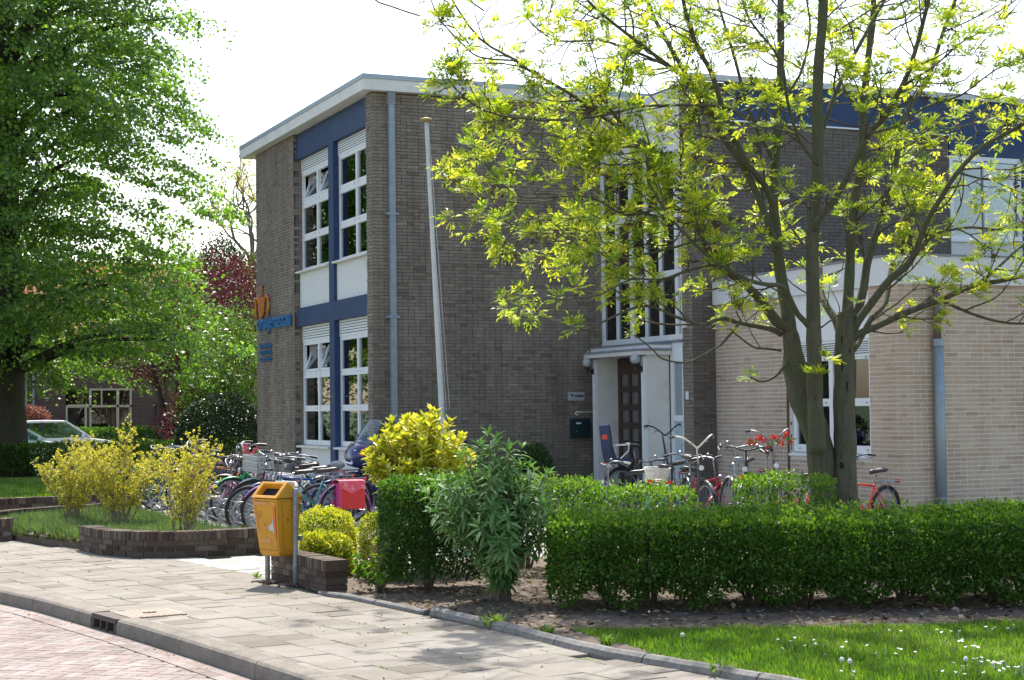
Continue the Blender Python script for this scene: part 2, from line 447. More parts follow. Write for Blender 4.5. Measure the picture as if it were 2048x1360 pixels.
for k in range(6):
    b = MB(); L2, W2, e = RL / 2, RW / 2, 0.004
    b.add([(-L2, -W2, -0.03), (L2, -W2, -0.03), (L2, W2, -0.03), (-L2, W2, -0.03), (-L2, -W2, -e), (L2, -W2, -e), (L2, W2, -e), (-L2, W2, -e),
           (-L2 + e, -W2 + e, 0), (L2 - e, -W2 + e, 0), (L2 - e, W2 - e, 0), (-L2 + e, W2 - e, 0)],
          [(0, 1, 5, 4), (1, 2, 6, 5), (2, 3, 7, 6), (3, 0, 4, 7), (4, 5, 9, 8), (5, 6, 10, 9), (6, 7, 11, 10), (7, 4, 8, 11), (8, 9, 10, 11)], (k + 0.5) / 6)
    _rm.append(b.mesh('paving_brick', M_road))
b = MB()
for c in cand:
    _, x, y, o_ = c
    a_ = ang + (math.pi / 2 if o_ else 0); k = rr.randrange(6); dz = rr.uniform(-0.003, 0.0)
    tx, ty = rr.uniform(-0.006, 0.006), rr.uniform(-0.006, 0.006)
    if c in near: part('paving_brick', _rm[k], road, local=True, loc=(x, y, dz), rot=(tx, ty, a_))
    else:
        M_ = Matrix.Rotation(a_, 3, 'Z'); vs = []
        for p in _rm[k].vertices:
            q = M_ @ p.co; vs.append((q.x + x, q.y + y, q.z + dz))
        b.add(vs, [list(p.vertices) for p in _rm[k].polygons], (k + 0.5) / 6)
part('paving_bricks', b, road, local=True, kind='stuff', mats=M_road)
# gutter row of stretchers along the kerb
b = MB(); y = 6.0
while y < 20:
    for q, off in ((0, -0.055), (1, -0.156)):
        yy = y + 0.1 + q * 0.1; x = kx(yy) + off; dx = (kx(yy + 0.1) - kx(yy - 0.1)) / 0.2
        M_ = Matrix.Rotation(-math.atan(dx), 3, 'Z')
        b.obox((x, yy, -0.011), (0.097, 0.197, 0.03), M_, rr.random())
    y += 0.2015
part('gutter_bricks', b, road, local=True, kind='stuff', mats=M_road)

# kerb stones with a rounded outer edge
kerb = single('kerb', MB().box(2.5, 5.0, -0.045, 2.52, 5.1, -0.04), kind='structure', mats=M_kerb)
cuts = [3.2, 4.4, 5.6, 6.8, 8.0, 9.35, 10.68, 12.05, 13.36, 'inlet', 13.92, 15.35, 16.5, 17.6, 18.7, 19.8, 20.9, 22.0, 23.1]
def kerb_piece(y0, y1, mats, name='kerb_stone', W=0.17, Hh=0.12):
    b = MB(); n = 5; prof = [(0, -0.04), (0.004, Hh - 0.045), (0.012, Hh - 0.016), (0.03, Hh), (0.05, Hh + 0.004), (W, Hh + 0.006), (W, -0.04)]
    m = len(prof); vs = []; fs = []
    for i in range(n + 1):
        y = y0 + (y1 - y0) * i / n; dx = (kx(y + 0.1) - kx(y - 0.1)) / 0.2; l = math.hypot(1, dx); nx, ny = 1 / l, -dx / l
        for (d, z) in prof: vs.append((kx(y) + nx * d, y + ny * d, z))
    for i in range(n):
        for k in range(m - 1): fs.append((i * m + k, i * m + k + 1, (i + 1) * m + k + 1, (i + 1) * m + k))
    fs.append(list(range(m))); fs.append([n * m + k for k in range(m)][::-1])
    b.add(vs, fs); return part(name, b, kerb, local=True, mats=mats)
prev = cuts[0]
i = 1
while i < len(cuts):
    c = cuts[i]
    if c == 'inlet':
        prev = cuts[i + 1]; i += 2; continue
    kerb_piece(prev + 0.004, c - 0.004, M_kerb); prev = c; i += 1
# gully inlet set into the kerb
inl = thing('drain_inlet', 'dark cast iron kerb gully with three openings and a ribbed rusty lid', 'drain', (2.36, 13.64, 0))
b = MB(); y0, y1 = 13.37, 13.91
def K(y, d, z): return (kx(y) + d, y, z)
for (a_, c_, z0_, z1_) in ((y0, y1, 0.085, 0.122), (y0, y1, -0.01, 0.015), (y0, y0 + 0.05, 0.0, 0.1), (y1 - 0.05, y1, 0.0, 0.1), (y0 + 0.19, y0 + 0.215, 0.0, 0.1), (y1 - 0.215, y1 - 0.19, 0.0, 0.1)):
    b.add([K(a_, 0, z0_), K(a_, 0.16, z0_), K(c_, 0.16, z0_), K(c_, 0, z0_), K(a_, 0.01, z1_), K(a_, 0.16, z1_), K(c_, 0.16, z1_), K(c_, 0.01, z1_)],
          [(0, 3, 2, 1), (4, 5, 6, 7), (0, 1, 5, 4), (1, 2, 6, 5), (2, 3, 7, 6), (3, 0, 4, 7)])
part('inlet_frame', b, inl, mats=M_iron)
b = MB(); b.add([K(y0, 0.12, 0), K(y1, 0.12, 0), K(y1, 0.12, 0.1), K(y0, 0.12, 0.1)], [(0, 1, 2, 3)]); part('inlet_back', b, inl, mats=M_black)
b = MB(); b.obox((2.72, 13.62, 0.119), (0.46, 0.46, 0.016), Matrix.Rotation(R(9), 3, 'Z'))
for k in range(9): b.obox((2.72 + (k - 4) * 0.047 * math.cos(R(9)), 13.62 + (k - 4) * 0.047 * math.sin(R(9)), 0.126), (0.022, 0.42, 0.008), Matrix.Rotation(R(9), 3, 'Z'))
part('lid', b, inl, mats=M_lid)
b = MB(); b.obox((2.72, 13.62, 0.132), (0.10, 0.05, 0.006), Matrix.Rotation(R(9), 3, 'Z')); part('lid_handle', b, inl, mats=M_iron)

# planting edge line (inner edge of the pavement)
EL = [(5.9, 5.0), (5.45, 7.6), (5.16, 8.93), (4.94, 9.86), (4.89, 10.55), (4.85, 11.37), (4.74, 12.46), (4.54, 14.0), (4.36, 14.4)]
def exy(y):
    for (x0, y0), (x1, y1) in zip(EL[:-1], EL[1:]):
        if y0 <= y <= y1: return x0 + (x1 - x0) * (y - y0) / (y1 - y0)
    return EL[0][0] if y < EL[0][1] else 4.36
pav = single('pavement', MB().box(1.0, 30, 0.098, 2.0, 31, 0.101), kind='structure', mats=M_sand)
def in_pave(x, y):
    if x < kx(y) + 0.20: return 0
    if abs(x - 2.72) < 0.19 and abs(y - 13.62) < 0.19: return 0
    if y < 14.4: return 1 if x < exy(y) - 0.08 else 0
    if y < 15.95: return 1 if x < 4.24 else 0
    if y < 18.8:
        lim = 4.3 if y > 18.4 else 8.2
        if x < 3.62 + max(0, (19.3 - y)) * 0.25 or x < 4.05: return 1
        return 2 if x < lim else 0
    if y < 22.6: return 1 if x < 3.25 - (y - 20.3) * 0.2 else 0
    return 1 if x < 2.6 else 0
TS = 0.302
a0 = R(9.0)
ca, sa = math.cos(a0), math.sin(a0)
tiles = []
for i in range(-10, 40):
    for j in range(-24, 60):
        u_ = i * TS + 0.0; v_ = j * TS + (TS / 2 if i % 2 else 0)
        x = 2.4 + u_ * ca - v_ * sa; y = 12.0 + u_ * sa + v_ * ca
        if 6.5 < y < 24:
            k = in_pave(x, y)
            if k: tiles.append((camdist((x, y, 0)), x, y, k))
tiles.sort()
_tm = {}
def tile_mesh(k, wht, jx):
    key = (k, wht)
    if key not in _tm:
        b = MB(); L2, e = 0.1496, 0.004; rt = random.Random(k)
        w4 = [rt.uniform(-0.003, 0.001) for _ in range(4)]
        c = [(-L2, -L2), (L2, -L2), (L2, L2), (-L2, L2)]
        b.add([(x, y, -0.03) for x, y in c] + [(x, y, -e) for x, y in c] + [(x * (1 - e / L2), y * (1 - e / L2), w4[q]) for q, (x, y) in enumerate(c)],
              [(0, 1, 5, 4), (1, 2, 6, 5), (2, 3, 7, 6), (3, 0, 4, 7), (4, 5, 9, 8), (5, 6, 10, 9), (6, 7, 11, 10), (7, 4, 8, 11), (8, 9, 10, 11)], (k + 0.5) / 8)
        _tm[key] = b.mesh('paving_tile', M_tile_w if wht else M_tile)
    return _tm[key]
n1 = 0; b1 = MB(); b2 = MB()
for (d, x, y, k) in tiles:
    wht = k == 2 or (k == 1 and rr.random() < 0.0); kk = min(7, max(0, int(rr.gauss(4, 1.9)))); me = tile_mesh(kk, wht, 0)
    dz = 0.120 + rr.uniform(-0.003, 0.002); rz_ = a0 + rr.uniform(-0.012, 0.012); tx, ty = rr.uniform(-0.006, 0.006), rr.uniform(-0.006, 0.006)
    if n1 < 300 and inview((x, y, 0.12)):
        n1 += 1; part('paving_tile', me, pav, local=True, loc=(x, y, dz), rot=(tx, ty, rz_))
    else:
        Mx = Euler((tx, ty, rz_)).to_matrix(); vs = []
        for p in me.vertices:
            q = Mx @ p.co; vs.append((q.x + x, q.y + y, q.z + dz))
        (b2 if wht else b1).add(vs, [list(p.vertices) for p in me.polygons], (kk + 0.5) / 8)
if b1.v: part('paving_tiles', b1, pav, local=True, kind='stuff', mats=M_tile)
if b2.v: part('pale_paving_tiles', b2, pav, local=True, kind='stuff', mats=M_tile_w)

b = MB(); y = 6.0
while y < 24:
    xx = kx(y + 0.15) + 0.15; dx = (kx(y + 0.3) - kx(y)) / 0.3
    b.obox((xx + 0.17, y + 0.15, 0.105), (0.36, 0.297, 0.022), Matrix.Rotation(-math.atan(dx), 3, 'Z'), rr.random()); y += 0.302
part('cut_tiles', b, pav, local=True, kind='stuff', mats=M_tile)
# school yard: pale tiles round the bikes and up to the building
yard = single('yard_paving', MB().box(4.6, 18.85, 0.10, 22, 40, 0.104), kind='structure', mats=M_sand)
b = MB()
for i in range(0, 58):
    for j in range(0, 52):
        x = 4.75 + i * TS; y = 19.0 + j * TS + (TS / 2 if i % 2 else 0)
        if x > 13.6 and y > 18.3 and x < 13.9 + 20: continue
        if x > 9.0 and y > 26.4: continue
        if y > 34.5: continue
        b.box(x - 0.148, y - 0.148, 0.10, x + 0.148, y + 0.148, 0.12 + rr.uniform(-0.002, 0.002), rr.random())
part('yard_tiles', b, yard, local=True, kind='stuff', mats=M_tile_w)
# the yard continues to the right in front of the extension
b = MB()
for i in range(0, 30):
    for j in range(0, 12):
        x = 8.4 + i * TS; y = 15.3 + j * TS
        if y > 18.25 and x > 13.5: continue
        b.box(x - 0.148, y - 0.148, 0.10, x + 0.148, y + 0.148, 0.12 + rr.uniform(-0.002, 0.002), rr.random())
part('yard_tiles', b, yard, local=True, kind='stuff', mats=M_tile_w)

# ================================================================== main school building
DB = [(0.185, 0.148, 0.116), (0.238, 0.197, 0.157), (0.272, 0.229, 0.183), (0.25, 0.214, 0.178), (0.335, 0.277, 0.212)]
M_brick = ramp_mat('brown_brick', DB, 0.92, 0.22, 45, 0.6, big=(0.62, 0.61, 0.62), bigscale=1.3, streak=(1.6, 1.6, 0.30))
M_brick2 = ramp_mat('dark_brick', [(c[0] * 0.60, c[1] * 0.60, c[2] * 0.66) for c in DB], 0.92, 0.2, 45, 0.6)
M_mort = mat('dark_mortar', (0.11, 0.095, 0.075), 0.95, 0.3, 6, 0.5, stain=(0.30, 0.28, 0.24), stain_scale=1.6, stain_lo=0.52, stain_hi=0.72)
M_beige = ramp_mat('beige_brick', [(0.405, 0.29, 0.21), (0.47, 0.352, 0.262), (0.52, 0.40, 0.302), (0.482, 0.38, 0.302), (0.55, 0.447, 0.328)], 0.9, 0.12, 50, 0.4, big=(0.78, 0.75, 0.72), bigscale=1.2, streak=(1.5, 1.5, 0.35))
M_mort2 = mat('pale_mortar', (0.70, 0.66, 0.59), 0.95, 0.12, 10, 0.4)
M_white = mat('white_frame', (0.76, 0.77, 0.78), 0.4, 0.05, 4, spec=0.4, stain=(0.60, 0.59, 0.56), stain_scale=6, stain_lo=0.55, stain_hi=0.9)
M_plast = mat('white_plaster', (0.68, 0.68, 0.66), 0.9, 0.10, 10, 0.9, stain=(0.52, 0.52, 0.50), stain_scale=2.5, stain_lo=0.55, stain_hi=0.85)
M_fasc = mat('fascia_white', (0.70, 0.68, 0.64), 0.7, 0.08, 2.5, 0.2, stain=(0.46, 0.43, 0.37), stain_scale=2.2, stain_lo=0.52, stain_hi=0.85)
M_trim = mat('zinc_trim', (0.36, 0.42, 0.46), 0.5, 0.08, 3, metal=0.2)
M_blue = mat('blue_paint', (0.018, 0.046, 0.125), 0.55, 0.16, 3, 0.1, spec=0.4, stain=(0.035, 0.065, 0.125), stain_scale=3, stain_lo=0.5, stain_hi=0.8)
M_glass = glass_mat('window_glass')
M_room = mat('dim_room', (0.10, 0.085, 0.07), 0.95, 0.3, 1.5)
M_zinc = mat('zinc_pipe', (0.26, 0.31, 0.35), 0.5, 0.18, 9, metal=0.35)
M_lead = mat('lead_flashing', (0.22, 0.23, 0.25), 0.7, 0.15, 12, 0.4)
M_brown = mat('brown_door', (0.050, 0.028, 0.020), 0.45, 0.15, 10)
M_roofing = mat('roofing_felt', (0.06, 0.06, 0.06), 0.95, 0.2, 3)
M_grill = mat('louvre_gap', (0.05, 0.05, 0.055), 0.8, 0)

sch = thing('school_building', 'two storey brown brick school block with blue bands and a flat white edged roof', 'building', (9.08, 26.58, 0))
brick_wall(sch, 'front_wall', 'x', 26.58, 9.08, 13.42, 0.0, 7.16, -1, M_brick, M_mort, n_single=220, seed=2, recess=0.011, jit=0.003)
brick_wall(sch, 'side_wall', 'y', 9.08, 31.304, 34.13, 0.0, 7.16, -1, M_brick, M_mort, n_single=60, seed=3, recess=0.014, jit=0.004)
brick_wall(sch, 'corner_pier', 'y', 9.08, 26.585, 26.87, 0.0, 7.16, -1, M_brick, M_mort, n_single=20, seed=4, recess=0.014, jit=0.004)
brick_wall(sch, 'window_reveal', 'x', 31.304, 9.09, 9.30, 0.0, 7.16, -1, M_brick, M_mort, seed=5, recess=0.008, thick=0.3)
b = MB(); b.box(9.18, 26.88, 0, 9.32, 26.90, 7.1); part('pier_return', b, sch, mats=M_brick)
b = MB(); b.box(9.2, 33.98, 0, 24, 34.12, 7.1); b.box(23.9, 26, 0, 24.0, 33.9, 7.1); part('back_wall', b, sch, mats=M_brick)
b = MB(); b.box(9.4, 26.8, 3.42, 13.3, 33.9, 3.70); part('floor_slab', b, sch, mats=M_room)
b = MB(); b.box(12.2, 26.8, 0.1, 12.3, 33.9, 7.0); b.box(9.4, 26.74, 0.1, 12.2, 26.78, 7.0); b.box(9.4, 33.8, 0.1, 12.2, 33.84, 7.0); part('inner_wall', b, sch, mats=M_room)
# bands, post, panels
b = MB(); b.box(9.144, 26.872, 6.655, 9.40, 31.30, 7.14); part('blue_band', b, sch, mats=M_blue)
b = MB(); b.box(9.144, 26.872, 3.39, 9.40, 31.30, 3.743); part('blue_band', b, sch, mats=M_blue)
b = MB()
for z0_, z1_ in ((0.12, 2.0), (2.004, 3.388), (3.745, 5.45), (5.454, 6.653)): b.box(9.142, 28.93, z0_, 9.36, 29.23, z1_)
part('blue_post', b, sch, mats=M_blue)
for y0_, y1_ in ((26.872, 28.928), (29.232, 31.298)):
    for z0_, z1_ in ((0.12, 1.045), (3.745, 4.42)):
        b = MB(); b.box(9.20, y0_, z0_, 9.32, y1_, z1_); part('plaster_panel', b, sch, mats=M_plast)
        b = MB(); b.prism([(9.10, z1_ + 0.002), (9.40, z1_ + 0.002), (9.40, z1_ + 0.055), (9.10, z1_ + 0.035)], y0_, y1_, 'y'); part('window_sill', b, sch, mats=M_fasc)

def louvre(b, X, y0, y1, z0, z1, n=5):
    """white louvre panel facing -x"""
    b.box(X - 0.012, y0, z0, X + 0.03, y1, z1, 0.5, 0)
    for k in range(n):
        z = z0 + (z1 - z0) * (0.18 + 0.66 * k / (n - 1)); b.box(X - 0.0145, y0 + 0.05, z - 0.006, X - 0.012, y1 - 0.05, z + 0.006, 0.5, 1)

M_bolt = mat('bolt_cap', (0.35, 0.36, 0.38), 0.5, 0)
def side_window(y0, y1, rows, ztop, zlouv, zbot, tilt=False):
    X = 9.251; F = MB(); fw = 0.055
    ym = (y0 + y1) / 2
    louvre(F, X, y0, y1, zlouv, ztop)
    F.box(X, y0, zbot, X + 0.06, y0 + fw, zlouv); F.box(X, y1 - fw, zbot, X + 0.06, y1, zlouv); F.box(X - 0.004, ym - 0.045, zbot, X + 0.06, ym + 0.045, zlouv)
    prevz = zlouv
    for k, (a, c) in enumerate(rows):
        for p, q in ((y0 + fw, ym - 0.045), (ym + 0.045, y1 - fw)): F.box(X - 0.002, p, c, X + 0.058, q, prevz)
        prevz = a
    for p, q in ((y0 + fw, ym - 0.045), (ym + 0.045, y1 - fw)): F.box(X - 0.002, p, zbot, X + 0.058, q, prevz)
    fr = part('window', F, sch, mats=[M_white, M_grill])
    B = MB()
    for k, (a, c) in enumerate(rows):
        zb = a - 0.055
        for yy in (y0 + 0.09, ym - 0.12, ym + 0.12, y1 - 0.09): B.lathe((X - 0.006, yy, zb), [(0.0, -0.002), (0.014, -0.002), (0.014, 0.004)], 8, 'x')
    part('bolts', B, fr, local=True, mats=M_bolt)
    for k, (a, c) in enumerate(rows):
        for p, q in ((y0 + fw, ym - 0.045), (ym + 0.045, y1 - fw)):
            if tilt and k == 0:
                G = MB(); h = c - a; an = R(19); w_ = q - p
                Mr = Matrix.Rotation(an, 3, 'Y'); o_ = Vector((X + 0.02, (p + q) / 2, a))
                for (cy, cz, sy, sz) in ((-w_ / 2 + 0.025, h / 2, 0.05, h), (w_ / 2 - 0.025, h / 2, 0.05, h), (0, 0.025, w_, 0.05), (0, h - 0.025, w_, 0.05)):
                    G.obox(tuple(o_ + Mr @ Vector((0, cy, cz))), (0.045, sy, sz), Mr)
                s_ = part('sash', G, fr, local=True, mats=M_white)
                G = MB(); G.obox(tuple(o_ + Mr @ Vector((0, 0, h / 2))), (0.006, w_ - 0.1, h - 0.1), Mr); part('pane', G, fr, local=True, mats=M_glass)
            else:
                G = MB(); G.box(X + 0.028, p, a, X + 0.034, q, c); part('pane', G, fr, local=True, mats=M_glass)
    return fr
rows_u = [(5.84, 6.32), (5.18, 5.69), (4.52, 5.05)]; rows_l = [(2.50, 3.02), (1.85, 2.38), (1.19, 1.74)]
for (y0_, y1_, t_) in ((29.232, 31.29, True), (26.874, 28.928, False)):
    side_window(y0_, y1_, rows_u, 6.65, 6.39, 4.45, t_)
    side_window(y0_, y1_, rows_l, 3.385, 3.09, 1.10, t_)
# things in the class rooms: curtains, cut-out decorations, papers
M_curt = mat('net_curtain', (0.42, 0.40, 0.42), 0.9, 0.2, 3)
M_green = mat('green_card', (0.03, 0.25, 0.13), 0.8, 0.1); M_orange = mat('orange_card', (0.6, 0.16, 0.02), 0.8, 0.1); M_paper = mat('paper', (0.62, 0.66, 0.68), 0.8, 0.05)
def curtain(y0, y1, z0, z1, X, mtl, parent, axis='y'):
    b = MB(); n = 26; vs = []; fs = []
    for i in range(n + 1):
        u = y0 + (y1 - y0) * i / n; d = 0.03 * math.sin(i * 2.1) + 0.012 * math.sin(i * 5)
        for z in (z0, z1): vs.append((X + d, u, z) if axis == 'y' else (u, X + d, z))
    for i in range(n): fs.append((2 * i, 2 * i + 2, 2 * i + 3, 2 * i + 1))
    b.add(vs, fs); return part('curtain', b, parent, mats=mtl)
for z0_, z1_ in ((1.15, 3.1), (4.5, 6.4)):
    curtain(30.9, 31.22, z0_, z1_, 9.40, M_curt, sch); curtain(28.65, 28.9, z0_, z1_, 9.40, M_curt, sch)
for (y_, z_, h_, w_, m_, nm) in ((28.35, 5.40, 0.38, 0.12, M_green, 'green'), (28.35, 5.10, 0.14, 0.12, M_orange, 'orange'), (28.38, 4.88, 0.14, 0.12, M_green, 'green'), (30.5, 4.98, 0.2, 0.12, M_orange, 'orange')):
    b = MB(); b.prism([(y_ - w_ / 2, z_), (y_ - w_ / 4, z_ + h_ / 2), (y_, z_ + h_ * 0.4), (y_ + w_ / 3, z_ + h_ / 2), (y_ + w_ / 2, z_), (y_ + w_ / 4, z_ - h_ / 2), (y_ - w_ / 5, z_ - h_ / 2.4)], 9.30, 9.302, 'x')
    o_ = single('paper_cutout', b, {('green', 5.40): 'long green paper cut-out hanging in the upper window beside the corner pier', ('orange', 5.10): 'orange paper cut-out below the long green one in the upper window', ('green', 4.88): 'small green paper cut-out below the orange one in the upper window', ('orange', 4.98): 'orange paper cut-out in the upper window left of the blue post'}[(nm, z_)], 'decoration', mats=m_)
for y_, lab in ((27.72 + 0.46, 'white paper sheet taped inside the lower window beside the mullion'), (27.45, 'white paper sheet behind the motorcycle windscreen in the lower window')):
    b = MB(); b.box(9.30, y_ - 0.2, 1.36, 9.303, y_ + 0.2, 1.72); single('paper_sheet', b, lab, 'paper', mats=M_paper)
# roof
b = MB(); b.box(8.90, 26.44, 7.155, 14.4, 34.72, 7.345); part('roof_fascia', b, sch, mats=M_fasc)
b = MB()
for x0_, x1_ in ((8.885, 10.0), (10.003, 12.0), (12.003, 14.42)): b.box(x0_, 26.425, 7.347, x1_, 34.74, 7.425)
part('roof_trim', b, sch, mats=M_trim)
b = MB(); b.box(9.0, 26.6, 7.43, 14.3, 34.6, 7.44); part('roof_felt', b, sch, mats=M_roofing)

# drain pipe on the front wall
dp = thing('drainpipe', 'square grey zinc drainpipe at the left end of the brown front wall', 'drainpipe', (9.41, 26.50, 0.12))
b = MB()
for z0_, z1_ in ((0.12, 1.86), (1.86, 5.0), (5.0, 6.95)): b.box(9.36, 26.46, z0_, 9.465, 26.56, z1_ - 0.002)
part('pipe', b, dp, mats=M_zinc)
b = MB(); b.box(9.35, 26.45, 6.93, 9.475, 26.565, 7.15); part('hopper', b, dp, mats=M_lead)
for z_ in (1.62, 3.3, 5.05):
    b = MB(); b.box(9.30, 26.448, z_, 9.52, 26.57, z_ + 0.035); part('bracket', b, dp, mats=M_zinc)
# flag pole
fp = thing('flagpole', 'tall tapered white flagpole with a flat gilded knob in front of the brown wall', 'flagpole', (10.14, 25.4, 0.12))
base_, top_ = Vector((9.93, 25.4, 0.12)), Vector((9.63, 25.4, 6.47))
b = MB(); n = 14; pts = [base_.lerp(top_, i / n) for i in range(n + 1)]
b.tube(pts, [0.058 - 0.028 * i / n for i in range(n + 1)], 10); part('pole', b, fp, mats=mat('pole_paint', (0.62, 0.61, 0.57), 0.6, 0.12, 5, 0.2, stain=(0.36, 0.34, 0.30), stain_scale=2.5, stain_lo=0.5, stain_hi=0.8), smooth=True)
b = MB(); b.lathe((top_.x, top_.y, top_.z), [(0.0, -0.01), (0.05, 0.0), (0.10, 0.02), (0.105, 0.035), (0.09, 0.055), (0.05, 0.068), (0, 0.07)], 16); part('knob', b, fp, mats=mat('gilt', (0.34, 0.24, 0.09), 0.6, 0.2), smooth=True)
b = MB(); b.tube([(9.87, 25.32, 1.65), (9.865, 25.30, 1.75), (9.86, 25.32, 1.85)], 0.012, 6); part('cleat', b, fp, mats=M_zinc)
b = MB()
for dx in (-0.025, 0.03): b.tube([base_ + Vector((dx, -0.075, 1.6)), top_ + Vector((dx * 0.8, -0.04, -0.02))], 0.004, 4)
part('halyard', b, fp, mats=M_plast)

# letters on the side wall (facing -x): text runs along -y
def wall_text(txt, y_left, z_base, width, height, depth, X, matl):
    me = text_mesh(txt, 1.0, 0.5, matl, 0.012)
    xs = [v.co.x for v in me.vertices]; ysz = [v.co.y for v in me.vertices]
    x0_, x1_ = min(xs), max(xs); h0, h1 = min(ysz), max(ysz)
    for v in me.vertices:
        u = (v.co.x - x0_) / (x1_ - x0_); h = (v.co.y - h0) / (h1 - h0)
        v.co = Vector((X - depth * (v.co.z + 0.5), y_left - u * width, z_base + h * height))
    a = me.attributes.new('rnd', 'FLOAT', 'FACE')
    return me
M_lblue = mat('letter_blue', (0.02, 0.13, 0.32), 0.5, 0.35, 9, stain=(0.10, 0.30, 0.42), stain_scale=9, stain_lo=0.55, stain_hi=0.65)
M_lor = mat('letter_orange', (0.52, 0.16, 0.02), 0.5, 0.3, 9, stain=(0.75, 0.42, 0.12), stain_scale=10, stain_lo=0.6, stain_hi=0.68)
ws = thing('wall_lettering', 'blue raised lettering reading oranje nassau under an orange crown emblem on the brick side wall', 'sign', (9.06, 32.7, 3.4))
part('word', wall_text('oranje', 33.9, 3.33, 1.13, 0.40, 0.035, 9.062, M_lblue), ws)
part('word', wall_text('nassau', 32.66, 3.42, 1.23, 0.23, 0.035, 9.062, M_lblue), ws)
def stroke(b, pts, r_, X=9.045): b.tube([(X, y, z) for y, z in pts], r_, 6)
b = MB()
stroke(b, [(34.00, 3.68), (34.06, 3.85), (34.04, 4.02), (33.93, 4.12), (33.82, 4.08), (33.78, 3.98)], 0.033)
stroke(b, [(33.70, 4.12), (33.72, 3.95), (33.66, 3.78), (33.56, 3.70), (33.46, 3.78), (33.42, 3.95), (33.44, 4.12)], 0.033)
stroke(b, [(33.56, 3.72), (33.56, 4.12)], 0.028)
stroke(b, [(33.34, 4.0), (33.30, 4.10), (33.18, 4.13), (33.07, 4.05), (33.04, 3.88), (33.12, 3.70)], 0.033)
b.lathe((9.045, 33.58, 4.27), [(0, -0.04), (0.028, -0.03), (0.034, 0), (0.028, 0.03), (0, 0.04)], 10); b.tube([(9.045, 33.58, 4.29), (9.045, 33.58, 4.38)], 0.016, 6); b.tube([(9.045, 33.52, 4.345), (9.045, 33.64, 4.345)], 0.016, 6); b.tube([(9.045, 33.57, 4.14), (9.045, 33.58, 4.22)], 0.025, 6)
part('crown_emblem', b, ws, mats=M_lor, smooth=True)
rl = random.Random(3)
for q, z_ in enumerate((3.055, 2.92, 2.785)):
    b = MB(); y_ = 33.75
    while y_ > 32.92:
        w_ = rl.uniform(0.018, 0.034); h_ = rl.choice((0.06, 0.06, 0.09)); b.box(9.035, y_ - w_, z_, 9.064, y_, z_ + h_); b.box(9.035, y_ - 0.07, z_ + rl.choice((0.0, 0.035)), 9.064, y_, z_ + 0.055); y_ -= 0.08
    part('small_lettering', b, ws, mats=M_lblue)

# sign, letterbox, bracket on the front wall
sg = thing('name_plate', 'small grey plate with a dark bird mark and the word scope, left of the entrance', 'sign', (12.86, 26.57, 1.94))
M_plate = mat('plate_grey', (0.42, 0.44, 0.47), 0.4, 0.05, 5); M_ink = mat('ink', (0.02, 0.01, 0.02), 0.6, 0)
b = MB(); b.box(12.697, 26.555, 1.872, 13.022, 26.572, 2.022); part('plate', b, sg, mats=M_plate)
me = text_mesh('scope', 1.0, 0.5, M_ink, 0.02)
xs = [v.co.x for v in me.vertices]; zz = [v.co.y for v in me.vertices]
xa, xw, za_, zw = min(xs), max(xs) - min(xs), min(zz), max(zz) - min(zz)
for v in me.vertices: v.co = Vector((12.835 + (v.co.x - xa) / xw * 0.165, 26.5535 - 0.003 * v.co.z, 1.915 + (v.co.y - za_) / zw * 0.06))
part('word', me, sg)
b = MB(); b.prism([(12.712, 2.0), (12.75, 1.99), (12.79, 1.975), (12.82, 1.982), (12.80, 1.962), (12.79, 1.935), (12.77, 1.93), (12.782, 1.955), (12.74, 1.96), (12.772, 1.972)], 26.551, 26.5545, 'y'); part('bird_mark', b, sg, mats=M_ink)
b = MB(); b.box(12.77, 26.5515, 1.893, 12.93, 26.5545, 1.897); part('fine_print', b, sg, mats=M_ink)

lb = thing('letterbox', 'dark green wall letterbox with a small white name tag left of the entrance', 'letterbox', (12.88, 26.5, 1.2))
M_lbx = mat('letterbox_green', (0.012, 0.032, 0.038), 0.4, 0.1, 5, coat=0.3)
b = MB(); b.prism([(26.57, 1.21), (26.44, 1.21), (26.44, 1.50), (26.47, 1.545), (26.57, 1.555)], 12.73, 13.05, 'x'); part('body', b, lb, mats=M_lbx)
b = MB(); b.prism([(26.57, 1.558), (26.46, 1.548), (26.425, 1.50), (26.425, 1.49), (26.455, 1.495), (26.47, 1.545)], 12.715, 13.065, 'x'); part('lid', b, lb, mats=M_lbx)
b = MB(); b.box(12.79, 26.434, 1.455, 12.885, 26.44, 1.485); part('name_tag', b, lb, mats=M_paper)
b = MB(); b.lathe((12.80, 26.437, 1.33), [(0, -0.004), (0.012, -0.004), (0.012, 0.004)], 8, 'y'); part('lock', b, lb, mats=M_zinc)
b = MB(); b.tube([(12.90, 26.54, 1.665), (13.2, 26.54, 1.665)], 0.008, 6); b.tube([(12.95, 26.54, 1.665), (12.84, 26.54, 1.665), (12.83, 26.54, 1.65), (12.83, 26.54, 1.625), (12.88, 26.53, 1.62)], 0.013, 6)
single('cable_conduit', b, 'thin white cable and junction box above the letterbox', 'cable', mats=M_plast)

